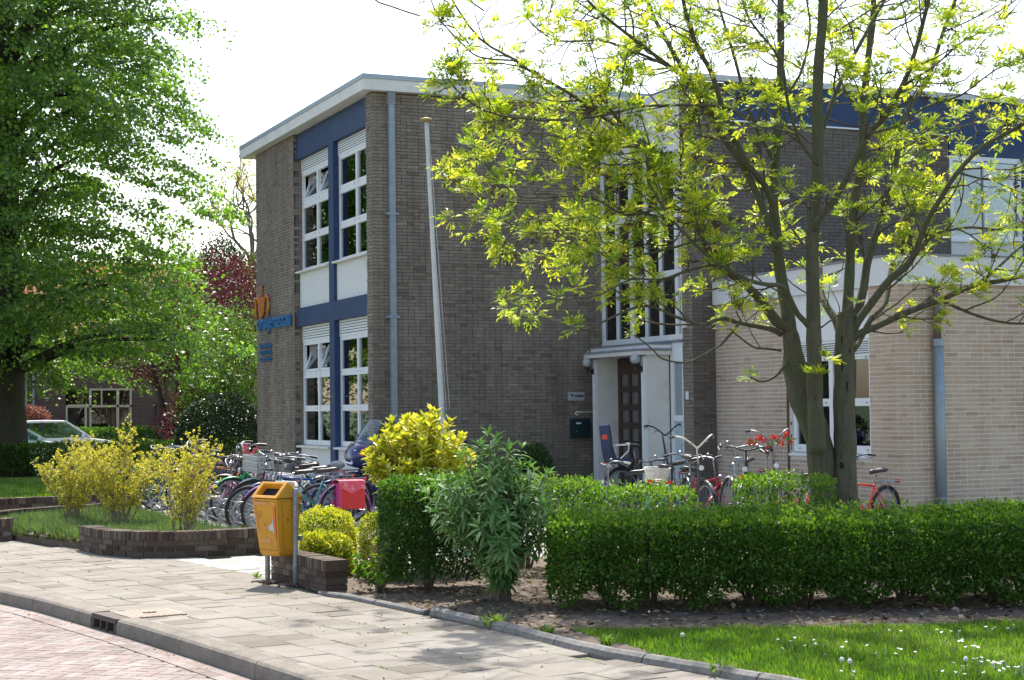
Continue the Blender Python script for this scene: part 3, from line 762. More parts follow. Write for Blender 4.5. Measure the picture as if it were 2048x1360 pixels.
# ================================================================== stair wing with entrance porch
win = thing('stair_wing', 'dark brick stair wing with a tall white gridded window and blue roof edge', 'building', (13.4, 23.35, 0))
brick_wall(win, 'pier_side_wall', 'y', 13.4, 23.353, 23.676, 0.0, 6.98, -1, M_brick, M_mort, n_single=30, seed=6, recess=0.012, jit=0.004)
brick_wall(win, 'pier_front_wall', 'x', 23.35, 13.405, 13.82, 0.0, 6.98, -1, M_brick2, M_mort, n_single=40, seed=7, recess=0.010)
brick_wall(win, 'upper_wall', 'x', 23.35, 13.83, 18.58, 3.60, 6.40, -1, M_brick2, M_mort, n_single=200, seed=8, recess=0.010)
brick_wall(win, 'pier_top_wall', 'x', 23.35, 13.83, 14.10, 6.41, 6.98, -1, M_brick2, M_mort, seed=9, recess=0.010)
b = MB(); b.box(14.10, 23.32, 6.402, 18.59, 23.44, 6.428); part('coping', b, win, mats=M_white)
x_ = 14.102
while x_ < 22:
    x2 = x_ + 0.9
    zb = 6.43 if x_ < 18.2 else 6.45
    b = MB(); b.box(x_, 23.335, zb, x2 - 0.006, 23.42, 7.05); part('fascia_panel', b, win, mats=M_blue); x_ = x2
b = MB(); b.box(18.60, 23.337, 6.075, 22.4, 23.40, 6.446); part('blue_panel', b, win, mats=M_blue)
b = MB(); b.box(20.17, 23.341, 3.78, 22.4, 23.40, 6.072); part('blue_panel', b, win, mats=M_blue)
b = MB(); b.box(13.42, 23.28, 7.052, 22.5, 23.40, 7.15); part('roof_trim', b, win, mats=mat('pale_trim', (0.52, 0.53, 0.55), 0.5, 0.05))
b = MB(); b.box(13.45, 23.42, 7.00, 24.0, 34, 7.05); part('roof_slab', b, win, mats=M_roofing)
b = MB(); b.box(15.5, 24.2, 0.1, 15.6, 33, 7.0); b.box(13.6, 26.62, 0.1, 15.5, 26.66, 7.0); part('stair_hall_wall', b, win, mats=mat('hall_paint', (0.42, 0.40, 0.36), 0.9, 0.1, 3))
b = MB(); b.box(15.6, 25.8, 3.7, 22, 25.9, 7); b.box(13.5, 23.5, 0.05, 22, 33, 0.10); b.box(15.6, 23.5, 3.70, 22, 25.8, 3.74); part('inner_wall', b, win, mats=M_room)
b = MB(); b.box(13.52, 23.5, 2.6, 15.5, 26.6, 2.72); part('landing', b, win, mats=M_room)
# upper right window
F = MB(); y_ = 23.345
for (x0_, z0_, x1_, z1_) in ((18.60, 4.60, 18.67, 6.072), (20.09, 4.60, 20.165, 6.072), (19.34, 4.68, 19.42, 6.0), (18.67, 4.60, 20.09, 4.68), (18.67, 5.98, 20.09, 6.072)): F.box(x0_, y_, z0_, x1_, y_ + 0.07, z1_)
fr = part('window', F, win, mats=M_white)
for x0_, x1_ in ((18.67, 19.34), (19.42, 20.09)):
    b = MB(); b.box(x0_, y_ + 0.04, 4.68, x1_, y_ + 0.046, 5.98); part('pane', b, fr, local=True, mats=M_glass)
b = MB(); b.box(18.60, 23.347, 3.78, 20.165, 23.42, 4.55); part('infill_panel', b, win, mats=M_fasc)
b = MB(); b.box(18.58, 23.31, 4.552, 20.18, 23.42, 4.598); part('window_sill', b, win, mats=M_white)
# tall stair window (plane x=13.4)
F = MB(); X = 13.40
yv = [(26.51, 26.575), (25.97, 26.02), (25.41, 25.50), (24.90, 24.95), (24.39, 24.44), (23.80, 23.90), (23.68, 23.71)]
zh = [(2.84, 2.93), (3.90, 4.00), (4.96, 5.06), (5.97, 6.10)]
for a_, c_ in yv: F.box(X, a_, 2.84, X + 0.08, c_, 6.10)
for a_, c_ in zh:
    for (p, q) in zip(yv[1:], yv[:-1]): F.box(X + 0.003, p[1], a_, X + 0.077, q[0], c_)
fr = part('window', F, win, mats=M_white)
for (p, q) in zip(yv[1:], yv[:-1]):
    for (lo_, hi_) in zip(zh[:-1], zh[1:]):
        b = MB(); b.box(X + 0.04, p[1], lo_[1], X + 0.046, q[0], hi_[0]); part('pane', b, fr, local=True, mats=M_glass)
b = MB(); b.box(X + 0.01, 23.68, 6.104, X + 0.1, 26.57, 7.0); part('white_panel', b, win, mats=M_fasc)
b = MB(); b.box(X - 0.03, 23.685, 2.80, X + 0.06, 26.575, 2.838); part('window_sill', b, win, mats=M_lead)
M_red = mat('red_curtain', (0.16, 0.025, 0.015), 0.9, 0.3, 3)
for a_, c_, m_ in ((26.05, 26.45, M_red), (25.0, 25.35, M_red), (24.5, 24.85, M_curt), (23.95, 24.3, M_curt), (25.55, 25.9, M_curt)):
    curtain(a_, c_, 2.95, 3.75 if m_ is M_red else 3.3, X + 0.16, m_, win)
curtain(25.05, 25.36, 4.0, 5.7, X + 0.16, M_red, win)
M_vit = mat('grey_net', (0.20, 0.20, 0.20), 0.95, 0.2, 6)
for a_, c_ in ((26.03, 26.5), (25.52, 25.96), (24.97, 25.40), (24.46, 24.88), (23.92, 24.38)):
    curtain(a_, c_, 2.94, 3.88, X + 0.22, M_vit, win); curtain(a_, c_, 4.0, 4.94, X + 0.26, M_vit, win)
# sidelight
F = MB()
for (a_, z0_, c_, z1_) in ((23.68, 0.12, 23.71, 2.795), (24.00, 0.12, 24.10, 2.795), (23.71, 1.50, 24.0, 1.60), (23.71, 2.46, 24.0, 2.795), (23.71, 0.12, 24.0, 0.28)): F.box(X, a_, z0_, X + 0.08, c_, z1_)
fr = part('sidelight', F, win, mats=M_white)
b = MB(); b.box(X + 0.035, 23.71, 1.60, X + 0.045, 24.0, 2.46); part('pane', b, fr, local=True, mats=mat('frosted_glass', (0.28, 0.31, 0.32), 0.25, 0.05, 3, spec=0.6))
b = MB(); b.box(X + 0.035, 23.71, 0.28, X + 0.045, 24.0, 1.50); part('pane', b, fr, local=True, mats=mat('pale_pane', (0.45, 0.53, 0.55), 0.2, 0.05, 3, spec=0.6))
# porch
for (y0_, y1_) in ((24.125, 24.20), (25.925, 26.00)):
    b = MB(); b.box(12.975, y0_ + 0.004, 0.12, 13.395, y1_ - 0.004, 2.60); part('porch_wall', b, win, mats=M_fasc)
    b = MB(); b.box(12.905, y0_, 0.12, 12.972, y1_, 2.575); part('porch_post', b, win, mats=M_white)
b = MB(); b.box(12.80, 24.04, 2.60, 13.39, 26.12, 2.665); part('porch_roof', b, win, mats=M_fasc)
b = MB()
for k in range(14):
    y_ = 24.02 + k * 0.152; b.box(12.785, y_, 2.667, 13.39, y_ + 0.150, 2.70 + 0.006 * math.sin(k * 2.3))
part('lead_flashing', b, win, mats=M_lead)
b = MB(); b.box(12.93, 24.04, 2.705, 13.39, 26.10, 2.765); part('porch_upstand', b, win, mats=M_white)
b = MB(); b.box(12.91, 24.03, 2.767, 13.37, 26.11, 2.79); part('upper_flashing', b, win, mats=M_lead)
# doors with two columns of panes
for (d0, d1) in ((25.065, 25.92), (24.205, 25.06)):
    D = MB(); st_ = 0.11; cy = (d0 + d1) / 2
    cols_ = ((d0 + st_, cy - 0.045), (cy + 0.045, d1 - st_))
    zc = [0.34 + 0.311 * k for k in range(7)]; ph = 0.105
    D.box(13.36, d0, 0.12, 13.41, d0 + st_, 2.58); D.box(13.36, d1 - st_, 0.12, 13.41, d1, 2.58); D.box(13.358, cy - 0.045, 0.12, 13.412, cy + 0.045, 2.58)
    prevz = 0.12
    for z_ in zc + [9]:
        top = z_ - ph if z_ < 9 else 2.58
        for p, q in cols_: D.box(13.362, p, prevz, 13.408, q, top)
        prevz = z_ + ph
    dr = part('door', D, win, mats=M_brown)
    for z_ in zc:
        for p, q in cols_:
            b = MB(); b.box(13.385, p, z_ - ph, 13.391, q, z_ + ph); part('pane', b, dr, local=True, mats=mat('door_glass', (0.13, 0.115, 0.11), 0.15, 0.1, 6, spec=0.7))
    b = MB(); hy = d0 + 0.06; b.tube([(13.35, hy, 1.17), (13.31, hy, 1.17), (13.31, hy + 0.1, 1.17)], 0.011, 6); part('handle', b, dr, local=True, mats=M_zinc)
def globe_lamp(c, foot, lab):
    t = thing('wall_lamp', lab, 'lamp', foot, 'globe lamps at the entrance')
    b = MB(); n = 10; b.lathe(c, [(0.088 * math.sin(math.pi * i / n), -0.088 * math.cos(math.pi * i / n)) for i in range(n + 1)], 18)
    part('globe', b, t, mats=mat('lamp_globe', (0.36, 0.37, 0.37), 0.2, 0.1, 20, spec=0.7), smooth=True)
    b = MB(); b.lathe((c[0], c[1], c[2] - 0.10), [(0.0, -0.11), (0.022, -0.10), (0.022, -0.03), (0.05, 0.0), (0.055, 0.03), (0.0, 0.03)], 12); part('socket', b, t, mats=M_iron)
    b = MB(); b.tube([(c[0], c[1], c[2] - 0.14), (foot[0], foot[1], foot[2])], 0.012, 6); b.box(foot[0] - 0.02, foot[1] - 0.03, foot[2] - 0.05, foot[0] + 0.004, foot[1] + 0.03, foot[2] + 0.05); part('bracket', b, t, mats=M_iron)
globe_lamp((12.80, 25.98, 2.525), (12.90, 25.96, 2.37), 'globe wall lamp on the left post of the porch')
globe_lamp((12.77, 24.14, 2.53), (12.90, 24.16, 2.37), 'globe wall lamp in front of the brown door on the right post of the porch')
b = MB(); b.tube([(12.86, 26.06, 2.74), (12.84, 26.07, 2.65), (12.86, 26.05, 2.5), (12.885, 26.01, 2.42)], 0.008, 5); single('lamp_cable', b, 'white cable hanging down beside the left porch lamp', 'cable', mats=M_plast)
b = MB(); b.box(13.375, 23.48, 1.855, 13.392, 23.56, 1.985); single('number_plate', b, 'small white plate on the dark brick pier right of the porch', 'sign', mats=M_white)
b = MB(); b.box(13.34, 23.50, 3.02, 13.392, 23.58, 3.13); single('sensor_box', b, 'small pale sensor box high on the brick pier', 'sensor', mats=M_fasc)

# ================================================================== beige extension
ext = thing('school_extension', 'single storey beige brick extension with a broad white roof edge', 'building', (13.82, 18.47, 0))
brick_wall(ext, 'side_wall', 'y', 13.816, 18.478, 23.34, 0.0, 3.40, -1, M_beige, M_mort2, holes=[(19.17, 21.18, 0.99, 3.6)], course=0.0625, joint=0.011, n_single=110, seed=12, recess=0.004, jit=0.001)
brick_wall(ext, 'front_wall', 'x', 18.472, 13.82, 17.2, 0.0, 3.40, -1, M_beige, M_mort2, course=0.0625, joint=0.011, n_single=190, seed=13, recess=0.004, jit=0.001)
b = MB(); b.box(17.2, 18.475, 0, 26, 18.6, 3.38); b.box(25.9, 18.6, 0, 26.0, 23.3, 3.38); part('far_wall', b, ext, mats=M_beige)
# white fascia following a rounded corner
top = []; 
path = [(13.77, 23.33), (13.77, 19.3)] + [(13.77 + 0.45 * (1 - math.cos(a)), 18.875 - 0.45 * math.sin(a)) for a in [R(x) for x in (0, 15, 30, 45, 60, 75, 90)]] + [(26.1, 18.425)]
vs = []; fs = []
for (x, y) in path:
    for z in (3.375, 3.755): vs.append((x, y, z))
for i in range(len(path) - 1): fs.append((2 * i, 2 * i + 1, 2 * i + 3, 2 * i + 2))
b = MB(); b.add(vs, fs)
inner = [(x + 0.35, y + 0.35) for x, y in path]
vs = []; fs = []
for (x, y), (p, q) in zip(path, inner): vs += [(x, y, 3.375), (p, q, 3.375)]
for i in range(len(path) - 1): fs.append((2 * i, 2 * i + 2, 2 * i + 3, 2 * i + 1))
b.add(vs, fs); part('fascia', b, ext, mats=mat('ext_fascia', (0.66, 0.66, 0.67), 0.6, 0.05, 2))
vs = []; fs = []
for (x, y) in path:
    for dx, z in ((-0.02, 3.757), (-0.02, 3.785), (0.12, 3.785)): vs.append((x + dx if x < 14 else x, y + (dx if x >= 13.9 else 0), z))
for i in range(len(path) - 1): fs += [(3 * i, 3 * i + 1, 3 * i + 4, 3 * i + 3), (3 * i + 1, 3 * i + 2, 3 * i + 5, 3 * i + 4)]
b = MB(); b.add(vs, fs); part('roof_trim', b, ext, mats=M_lead)
b = MB(); b.prism([(13.80, 23.34), (13.80, 19.3), (14.0, 18.6), (14.3, 18.46), (26, 18.46), (26, 23.34)], 3.70, 3.75, 'z'); part('roof_slab', b, ext, mats=M_roofing)
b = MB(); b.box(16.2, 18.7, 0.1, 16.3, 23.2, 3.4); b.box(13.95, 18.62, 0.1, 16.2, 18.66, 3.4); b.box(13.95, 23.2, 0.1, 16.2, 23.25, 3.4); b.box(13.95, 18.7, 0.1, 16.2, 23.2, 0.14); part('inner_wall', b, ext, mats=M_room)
F = MB(); X = 13.86; y0_, y1_ = 19.18, 21.17; ym = (y0_ + y1_) / 2
louvre(F, X, y0_, y1_, 2.42, 2.66, 6)
F.box(X - 0.01, y0_, 2.665, X + 0.05, y1_, 3.374)
for a_, c_ in ((y0_, y0_ + 0.07), (y1_ - 0.09, y1_), (ym - 0.05, ym + 0.05)): F.box(X, a_, 1.05, X + 0.07, c_, 2.418)
for a_, c_ in ((y0_ + 0.07, ym - 0.05), (ym + 0.05, y1_ - 0.09)):
    for z0_, z1_ in ((1.05, 1.16), (1.72, 1.83), (2.38, 2.418)): F.box(X + 0.002, a_, z0_, X + 0.068, c_, z1_)
fr = part('window', F, ext, mats=[M_white, M_grill])
for a_, c_ in ((y0_ + 0.07, ym - 0.05), (ym + 0.05, y1_ - 0.09)):
    for z0_, z1_ in ((1.16, 1.72), (1.83, 2.38)):
        b = MB(); b.box(X + 0.03, a_, z0_, X + 0.036, c_, z1_); part('pane', b, fr, local=True, mats=M_glass)
b = MB()
for yy in (y0_ + 0.13, ym - 0.13, ym + 0.13, y1_ - 0.16):
    for z_ in (1.10, 1.77, 2.40): b.box(X - 0.006, yy - 0.02, z_ - 0.012, X, yy + 0.02, z_ + 0.012)
part('hinges', b, fr, local=True, mats=M_bolt)
b = MB(); b.prism([(13.77, 0.992), (13.93, 0.992), (13.93, 1.045), (13.77, 1.025)], y0_ - 0.01, y1_ + 0.01, 'y'); part('window_sill', b, ext, mats=M_white)
M_cur2 = mat('orange_curtain', (0.22, 0.07, 0.025), 0.9, 0.3, 4)
curtain(20.72, 21.05, 1.08, 2.4, X + 0.2, M_cur2, ext); curtain(19.24, 19.36, 1.08, 2.4, X + 0.15, M_cur2, ext)
b = MB(); b.box(13.800, 21.215, 0.12, 13.812, 21.255, 2.35); part('joint_strip', b, ext, mats=mat('joint_strip', (0.10, 0.05, 0.035), 0.8, 0.1))
um = thing('paper_umbrella', 'small pale blue striped umbrella hanging inside the right lower window pane', 'umbrella', (14.15, 19.5, 1.25))
b = MB(); b.lathe((14.15, 19.45, 1.42), [(0.24, 0.0), (0.22, 0.08), (0.15, 0.15), (0.0, 0.19)], 12); part('canopy', b, um, mats=mat('pale_blue_cloth', (0.35, 0.50, 0.68), 0.7, 0.2, 30))
b = MB(); b.tube([(14.15, 19.45, 1.6), (14.15, 19.45, 1.2)], 0.01, 6); part('stick', b, um, mats=M_iron)
# drain pipe of the extension
dp = thing('drainpipe', 'round galvanised drainpipe with a brown upper length on the beige front wall', 'drainpipe', (14.385, 18.38, 0.12))
b = MB(); b.tube([(14.385, 18.385, 0.12), (14.385, 18.385, 2.60)], 0.072, 14); part('pipe', b, dp, mats=M_zinc, smooth=True)
for z_, r_ in ((2.52, 0.079), (2.13, 0.076), (0.45, 0.076)):
    b = MB(); b.tube([(14.385, 18.385, z_), (14.385, 18.385, z_ + (0.1 if z_ > 2.4 else 0.02))], r_, 14); part('collar', b, dp, mats=M_zinc)
b = MB(); b.tube([(14.375, 18.385, 2.6), (14.375, 18.385, 3.37)], 0.052, 12); part('upper_pipe', b, dp, mats=mat('brown_pipe', (0.13, 0.10, 0.09), 0.5, 0.1), smooth=True)
LIMBS = [
(163, 109, [(949,1394,15),(948,1393,60),(946,1393,87),(942,1392,130),(936,1394,155),(926,1397,177),(920,1399,202),(917,1399,228),(914,1399,249)]),
(104, 39, [(914,1399,249),(913,1402,269),(912,1406,288),(910,1410,314),(910,1414,345),(910,1419,381),(915,1421,422),(920,1424,455),(925,1427,493),(930,1430,541),(933,1433,600),(941,1435,653)]),
(74, 17, [(912,1400,252),(899,1400,258),(883,1399,276),(866,1397,290),(848,1394,301),(830,1391,312),(814,1386,325),(803,1379,338),(781,1374,377),(755,1372,405),(729,1369,425),(707,1364,442),(686,1358,462)]),
(89, 44, [(926,1372,128),(923,1370,160),(921,1368,189),(919,1365,228),(917,1362,252),(915,1359,276),(913,1356,301),(911,1352,334),(912,1347,372),(912,1342,411),(910,1337,468),(909,1332,506),(910,1326,543),(909,1321,590)]),
(124, 94, [(962,1378,16),(961,1377,60),(961,1377,88),(961,1376,130),(960,1376,164),(961,1376,199),(962,1376,227),(964,1376,248),(966,1376,265)]),
(59, 34, [(962,1379,234),(966,1394,257),(970,1418,276),(981,1443,295),(998,1468,322)]),
(74, 37, [(966,1376,258),(970,1378,287),(975,1382,313),(981,1387,345),(990,1390,388),(1001,1394,426),(1008,1400,474),(1019,1404,533),(1029,1409,573),(1037,1416,626)]),
(64, 24, [(969,1375,251),(979,1375,270),(988,1378,291),(996,1383,314),(1007,1388,335),(1019,1393,357),(1035,1396,390),(1049,1400,430),(1059,1407,460),(1074,1414,481),(1094,1418,504),(1113,1423,528),(1132,1427,570),(1155,1430,614)]),
(59, 22, [(971,1374,246),(973,1367,257),(984,1353,279),(990,1339,295),(997,1324,306),(998,1311,316),(996,1297,331),(995,1283,349),(997,1267,366),(1002,1249,388),(1015,1227,411),(1036,1201,427),(1052,1177,442)]),
(44, 19, [(977,1383,229),(990,1391,237),(1012,1401,260),(1040,1412,280),(1058,1429,310),(1079,1446,338),(1100,1466,367),(1133,1482,403),(1162,1501,440)]),
(54, 22, [(969,1376,233),(972,1368,243),(987,1353,252),(1009,1332,265),(1027,1313,274),(1053,1289,288),(1068,1270,291),(1086,1248,296),(1103,1227,297)]),
(22, 12, [(1032,1314,275),(1052,1293,261),(1065,1269,252),(1074,1244,249),(1081,1217,251)]),
(24, 12, [(1049,1284,287),(1071,1292,296),(1097,1306,308),(1140,1317,334),(1190,1328,360)]),
(22, 12, [(995,1306,316),(1028,1314,339),(1079,1325,349),(1136,1341,350),(1192,1360,364)]),
(39, 9, [(906,1403,245),(896,1401,249),(879,1399,252),(862,1395,254),(846,1390,256),(829,1384,259),(811,1379,255),(796,1371,252),(778,1364,255),(761,1355,258),(733,1351,267),(710,1344,265),(683,1339,255),(657,1333,245),(640,1323,245)]),
(19, 8, [(848,1384,256),(832,1387,238),(821,1384,231),(799,1385,220),(784,1382,216),(760,1382,220),(746,1376,229),(726,1373,242)]),
(19, 9, [(906,1404,229),(887,1403,231),(870,1397,232),(847,1391,244),(834,1380,248)]),
(22, 12, [(906,1393,217),(896,1391,207),(882,1387,200),(867,1381,198),(852,1374,202)]),
(44, 12, [(919,1365,245),(909,1362,254),(896,1358,263),(884,1352,277),(872,1345,288),(851,1341,289),(828,1338,293),(794,1337,309),(770,1332,323),(743,1328,346),(722,1320,366),(706,1310,382)]),
(49, 22, [(909,1343,345),(908,1336,353),(919,1320,374),(925,1304,401),(932,1287,428),(937,1270,441),(943,1251,466),(943,1235,485),(943,1217,518),(940,1200,545)]),
(34, 19, [(910,1338,432),(919,1342,442),(936,1346,476),(955,1351,505),(978,1355,538),(999,1362,564),(1022,1369,593)]),
(49, 22, [(910,1417,371),(898,1415,395),(875,1414,419),(851,1410,460),(832,1403,501),(812,1397,525),(795,1388,556),(783,1376,582)]),
(54, 22, [(902,1401,329),(890,1412,379),(878,1429,421),(871,1446,444),(847,1470,505),(835,1491,546),(827,1512,583),(825,1531,619)]),
(34, 14, [(880,1460,447),(861,1456,478),(828,1454,507),(788,1452,531),(744,1450,557),(718,1439,569),(695,1426,582)]),
(24, 9, [(858,1488,510),(837,1508,531),(792,1544,558),(777,1571,564),(758,1600,569),(749,1628,586),(744,1654,608)]),
(34, 9, [(820,1391,365),(782,1400,408),(756,1401,427),(724,1404,444),(682,1409,471),(639,1414,493),(621,1408,501),(588,1408,517),(559,1404,550),(548,1393,565)]),
(12, 7, [(613,1389,495),(582,1395,497),(564,1392,507),(541,1389,527),(529,1380,542)]),
(22, 7, [(877,1406,458),(847,1405,469),(802,1404,468),(753,1402,463),(714,1394,452),(670,1385,443),(622,1377,439),(575,1366,442),(538,1348,457),(519,1322,467)]),
(17, 7, [(775,1387,415),(744,1416,426),(721,1450,426),(699,1487,445),(673,1528,454),(661,1566,467)]),
(22, 7, [(819,1370,357),(788,1374,359),(759,1371,362),(719,1372,354),(680,1369,369),(641,1365,367),(602,1360,366),(571,1349,387),(557,1331,394)]),
(19, 7, [(808,1376,345),(786,1400,354),(753,1436,366),(739,1467,363),(725,1502,358),(713,1538,336),(710,1573,324)]),
(12, 6, [(631,1344,361),(618,1357,360),(605,1375,362),(582,1398,369),(572,1417,377),(570,1435,388)]),
(24, 7, [(899,1402,344),(867,1412,359),(829,1425,369),(795,1434,388),(766,1442,393),(732,1451,403),(685,1465,417),(647,1476,417)]),
(19, 7, [(814,1364,309),(779,1359,303),(740,1347,292),(700,1330,290),(659,1311,274),(611,1291,268)]),
(17, 7, [(786,1353,331),(763,1379,323),(742,1410,320),(717,1446,328),(692,1483,351),(676,1520,359)]),
(14, 9, [(1003,1245,389),(1044,1245,384),(1086,1252,397)]),
(17, 7, [(1075,1429,442),(1110,1424,459),(1148,1423,469),(1194,1421,484),(1241,1419,514)]),
(19, 7, [(919,1269,425),(939,1248,431),(950,1225,444),(967,1196,451),(981,1166,469),(994,1135,477)]),
(17, 7, [(937,1237,466),(967,1231,485),(999,1228,510),(1037,1224,527)]),
(14, 7, [(1134,1430,571),(1172,1431,588),(1217,1436,610)]),
(24, 12, [(911,1339,405),(885,1332,427),(861,1315,461),(840,1293,493),(798,1277,523),(772,1251,542)]),
(22, 12, [(924,1428,480),(955,1434,514),(980,1451,566),(994,1479,611)]),
(29, 14, [(912,1415,416),(900,1443,471),(903,1475,534),(909,1513,595),(926,1552,633)]),
(22, 12, [(998,1469,316),(988,1489,350),(986,1515,374)]),
(19, 9, [(1022,1419,469),(1016,1443,504),(1022,1473,553),(1036,1505,604)])]

# ================================================================== vegetation helpers
def unit(a):
    n = np.linalg.norm(a, axis=-1, keepdims=True); return a / np.maximum(n, 1e-9)

def leaf_quads(P, D, N, L, W, fold=0.15):
    """P base (n,3), D tip direction, N rough normal, L length (n,), W half width (n,)"""
    D = unit(D); S = unit(np.cross(D, N)); N2 = np.cross(S, D)
    L = L[:, None]; W = W[:, None]
    mid = P + D * L * 0.5 + N2 * L * fold
    V = np.stack([P, mid + S * W, P + D * L, mid - S * W], 1)
    n = len(P); F = np.arange(n * 4).reshape(n, 4)
    return V.reshape(-1, 3), F

def leaf_mesh(name, P, D, N, L, W, rnd, matl, fold=0.12):
    V, F = leaf_quads(P, D, N, L, W, fold)
    return npmesh(name, V, F, np.clip(rnd, 0.001, 0.999), matl)

def rnd_dirs(n): return unit(rng.normal(size=(n, 3)))

def noise3(P, s, seed=0):
    """cheap smooth noise in -1..1"""
    r = np.random.default_rng(seed); out = np.zeros(len(P))
    for k in range(5):
        w_ = r.normal(size=3) * s * (1 + 0.6 * k); ph = r.uniform(0, 6.28); out += np.sin(P @ w_ + ph) / (1 + 0.5 * k)
    return out / 2.8

def blob_leaves(c, rad, n, size, seed, bump=0.16, shell=0.16, up=0.5, wid=0.42, zmin=None, sq=2.0, rn=0.22, nsc=3.0, newgrowth=0.0):
    """leaves through the outer volume of a bumpy (super)ellipsoid; returns arrays"""
    c = np.array(c); rad = np.array(rad)
    d = rnd_dirs(n)
    k = (np.abs(d) ** sq).sum(1) ** (1 / sq); d2 = d / k[:, None]
    bmp = 1 + bump * noise3(d2 * nsc, 1.3, seed)
    rho = bmp * (1 - np.abs(rng.normal(size=n)) * shell); rho = np.clip(rho, 0.25, 1.4)
    P = c + d2 * rad * rho[:, None]
    out = unit(d2 / rad)
    D = unit(out * 0.6 + rng.normal(size=(n, 3)) * 0.65 + np.array([0, 0, up * 0.5]))
    N = unit(out * 0.5 + np.array([0, 0, up]) + rng.normal(size=(n, 3)) * 0.5)
    L = size * rng.uniform(0.7, 1.25, n); W = L * wid * 0.5
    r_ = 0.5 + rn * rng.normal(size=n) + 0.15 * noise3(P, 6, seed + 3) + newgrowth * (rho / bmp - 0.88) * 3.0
    if zmin is not None:
        m = P[:, 2] > zmin; P, D, N, L, W, r_ = P[m], D[m], N[m], L[m], W[m], r_[m]
    return P, D, N, L, W, r_

def cat_arr(A): return [np.concatenate([a[i] for a in A]) for i in range(len(A[0]))]

def smooth_path(pts, k=3):
    P = [Vector(p) for p in pts]; out = []
    for i in range(len(P) - 1):
        p0, p1, p2, p3 = P[max(0, i - 1)], P[i], P[i + 1], P[min(len(P) - 1, i + 2)]
        for j in range(k):
            t = j / k
            out.append(0.5 * ((2 * p1) + (p2 - p0) * t + (2 * p0 - 5 * p1 + 4 * p2 - p3) * t * t + (3 * p1 - p0 - 3 * p2 + p3) * t ** 3))
    out.append(P[-1]); return out

def scatter(parent, pname, variants, T, matl, n_single, stuff_name):
    """T: list of (pos Vector, Matrix3, scale, variant); nearest in view become objects, the rest one part"""
    T = sorted(T, key=lambda t: camdist(t[0])); singles = []; rest = []
    for t in T: (singles if len(singles) < n_single and inview(t[0]) else rest).append(t)
    for p, M_, s_, k in singles:
        o = bpy.data.objects.new(pname, variants[k]); COL.objects.link(o); o.parent = parent
        if parent.parent is None and parent.type == 'EMPTY': o.matrix_parent_inverse = Matrix.Translation(-Vector(parent.location))
        o.matrix_basis = Matrix.Translation(p) @ (M_ * s_).to_4x4()
    Vs = []; Fs = []; Rs = []; off = 0
    for k, me in enumerate(variants):
        tt = [t for t in rest if t[3] == k]
        if not tt: continue
        v = np.array([p.co[:] for p in me.vertices]); f = np.array([list(p.vertices) for p in me.polygons]); r_ = np.array([a.value for a in me.attributes['rnd'].data])
        Mx = np.array([(t[1] * t[2]) for t in tt]).reshape(-1, 3, 3); Pp = np.array([t[0][:] for t in tt])
        V = np.einsum('nij,vj->nvi', Mx, v) + Pp[:, None]
        Vs.append(V.reshape(-1, 3)); F = f[None] + (np.arange(len(tt)) * len(v))[:, None, None] + off; Fs.append(F.reshape(-1, f.shape[1]))
        Rs.append(np.tile(r_, len(tt))); off += len(tt) * len(v)
    if Vs: part(stuff_name, npmesh(stuff_name, np.concatenate(Vs), np.concatenate(Fs), np.concatenate(Rs), matl), parent, kind='stuff')

M_bark = bark_mat('ash_bark', (0.150, 0.135, 0.100), (0.105, 0.115, 0.055), (0.30, 0.30, 0.25))
M_bark2 = bark_mat('lime_bark', (0.075, 0.062, 0.050), (0.06, 0.06, 0.035), (0.13, 0.12, 0.10), 0.5)
M_twig = mat('twig', (0.085, 0.072, 0.045), 0.9, 0.3, 12)
M_stem = mat('shrub_stem', (0.13, 0.10, 0.075), 0.9, 0.3, 12)

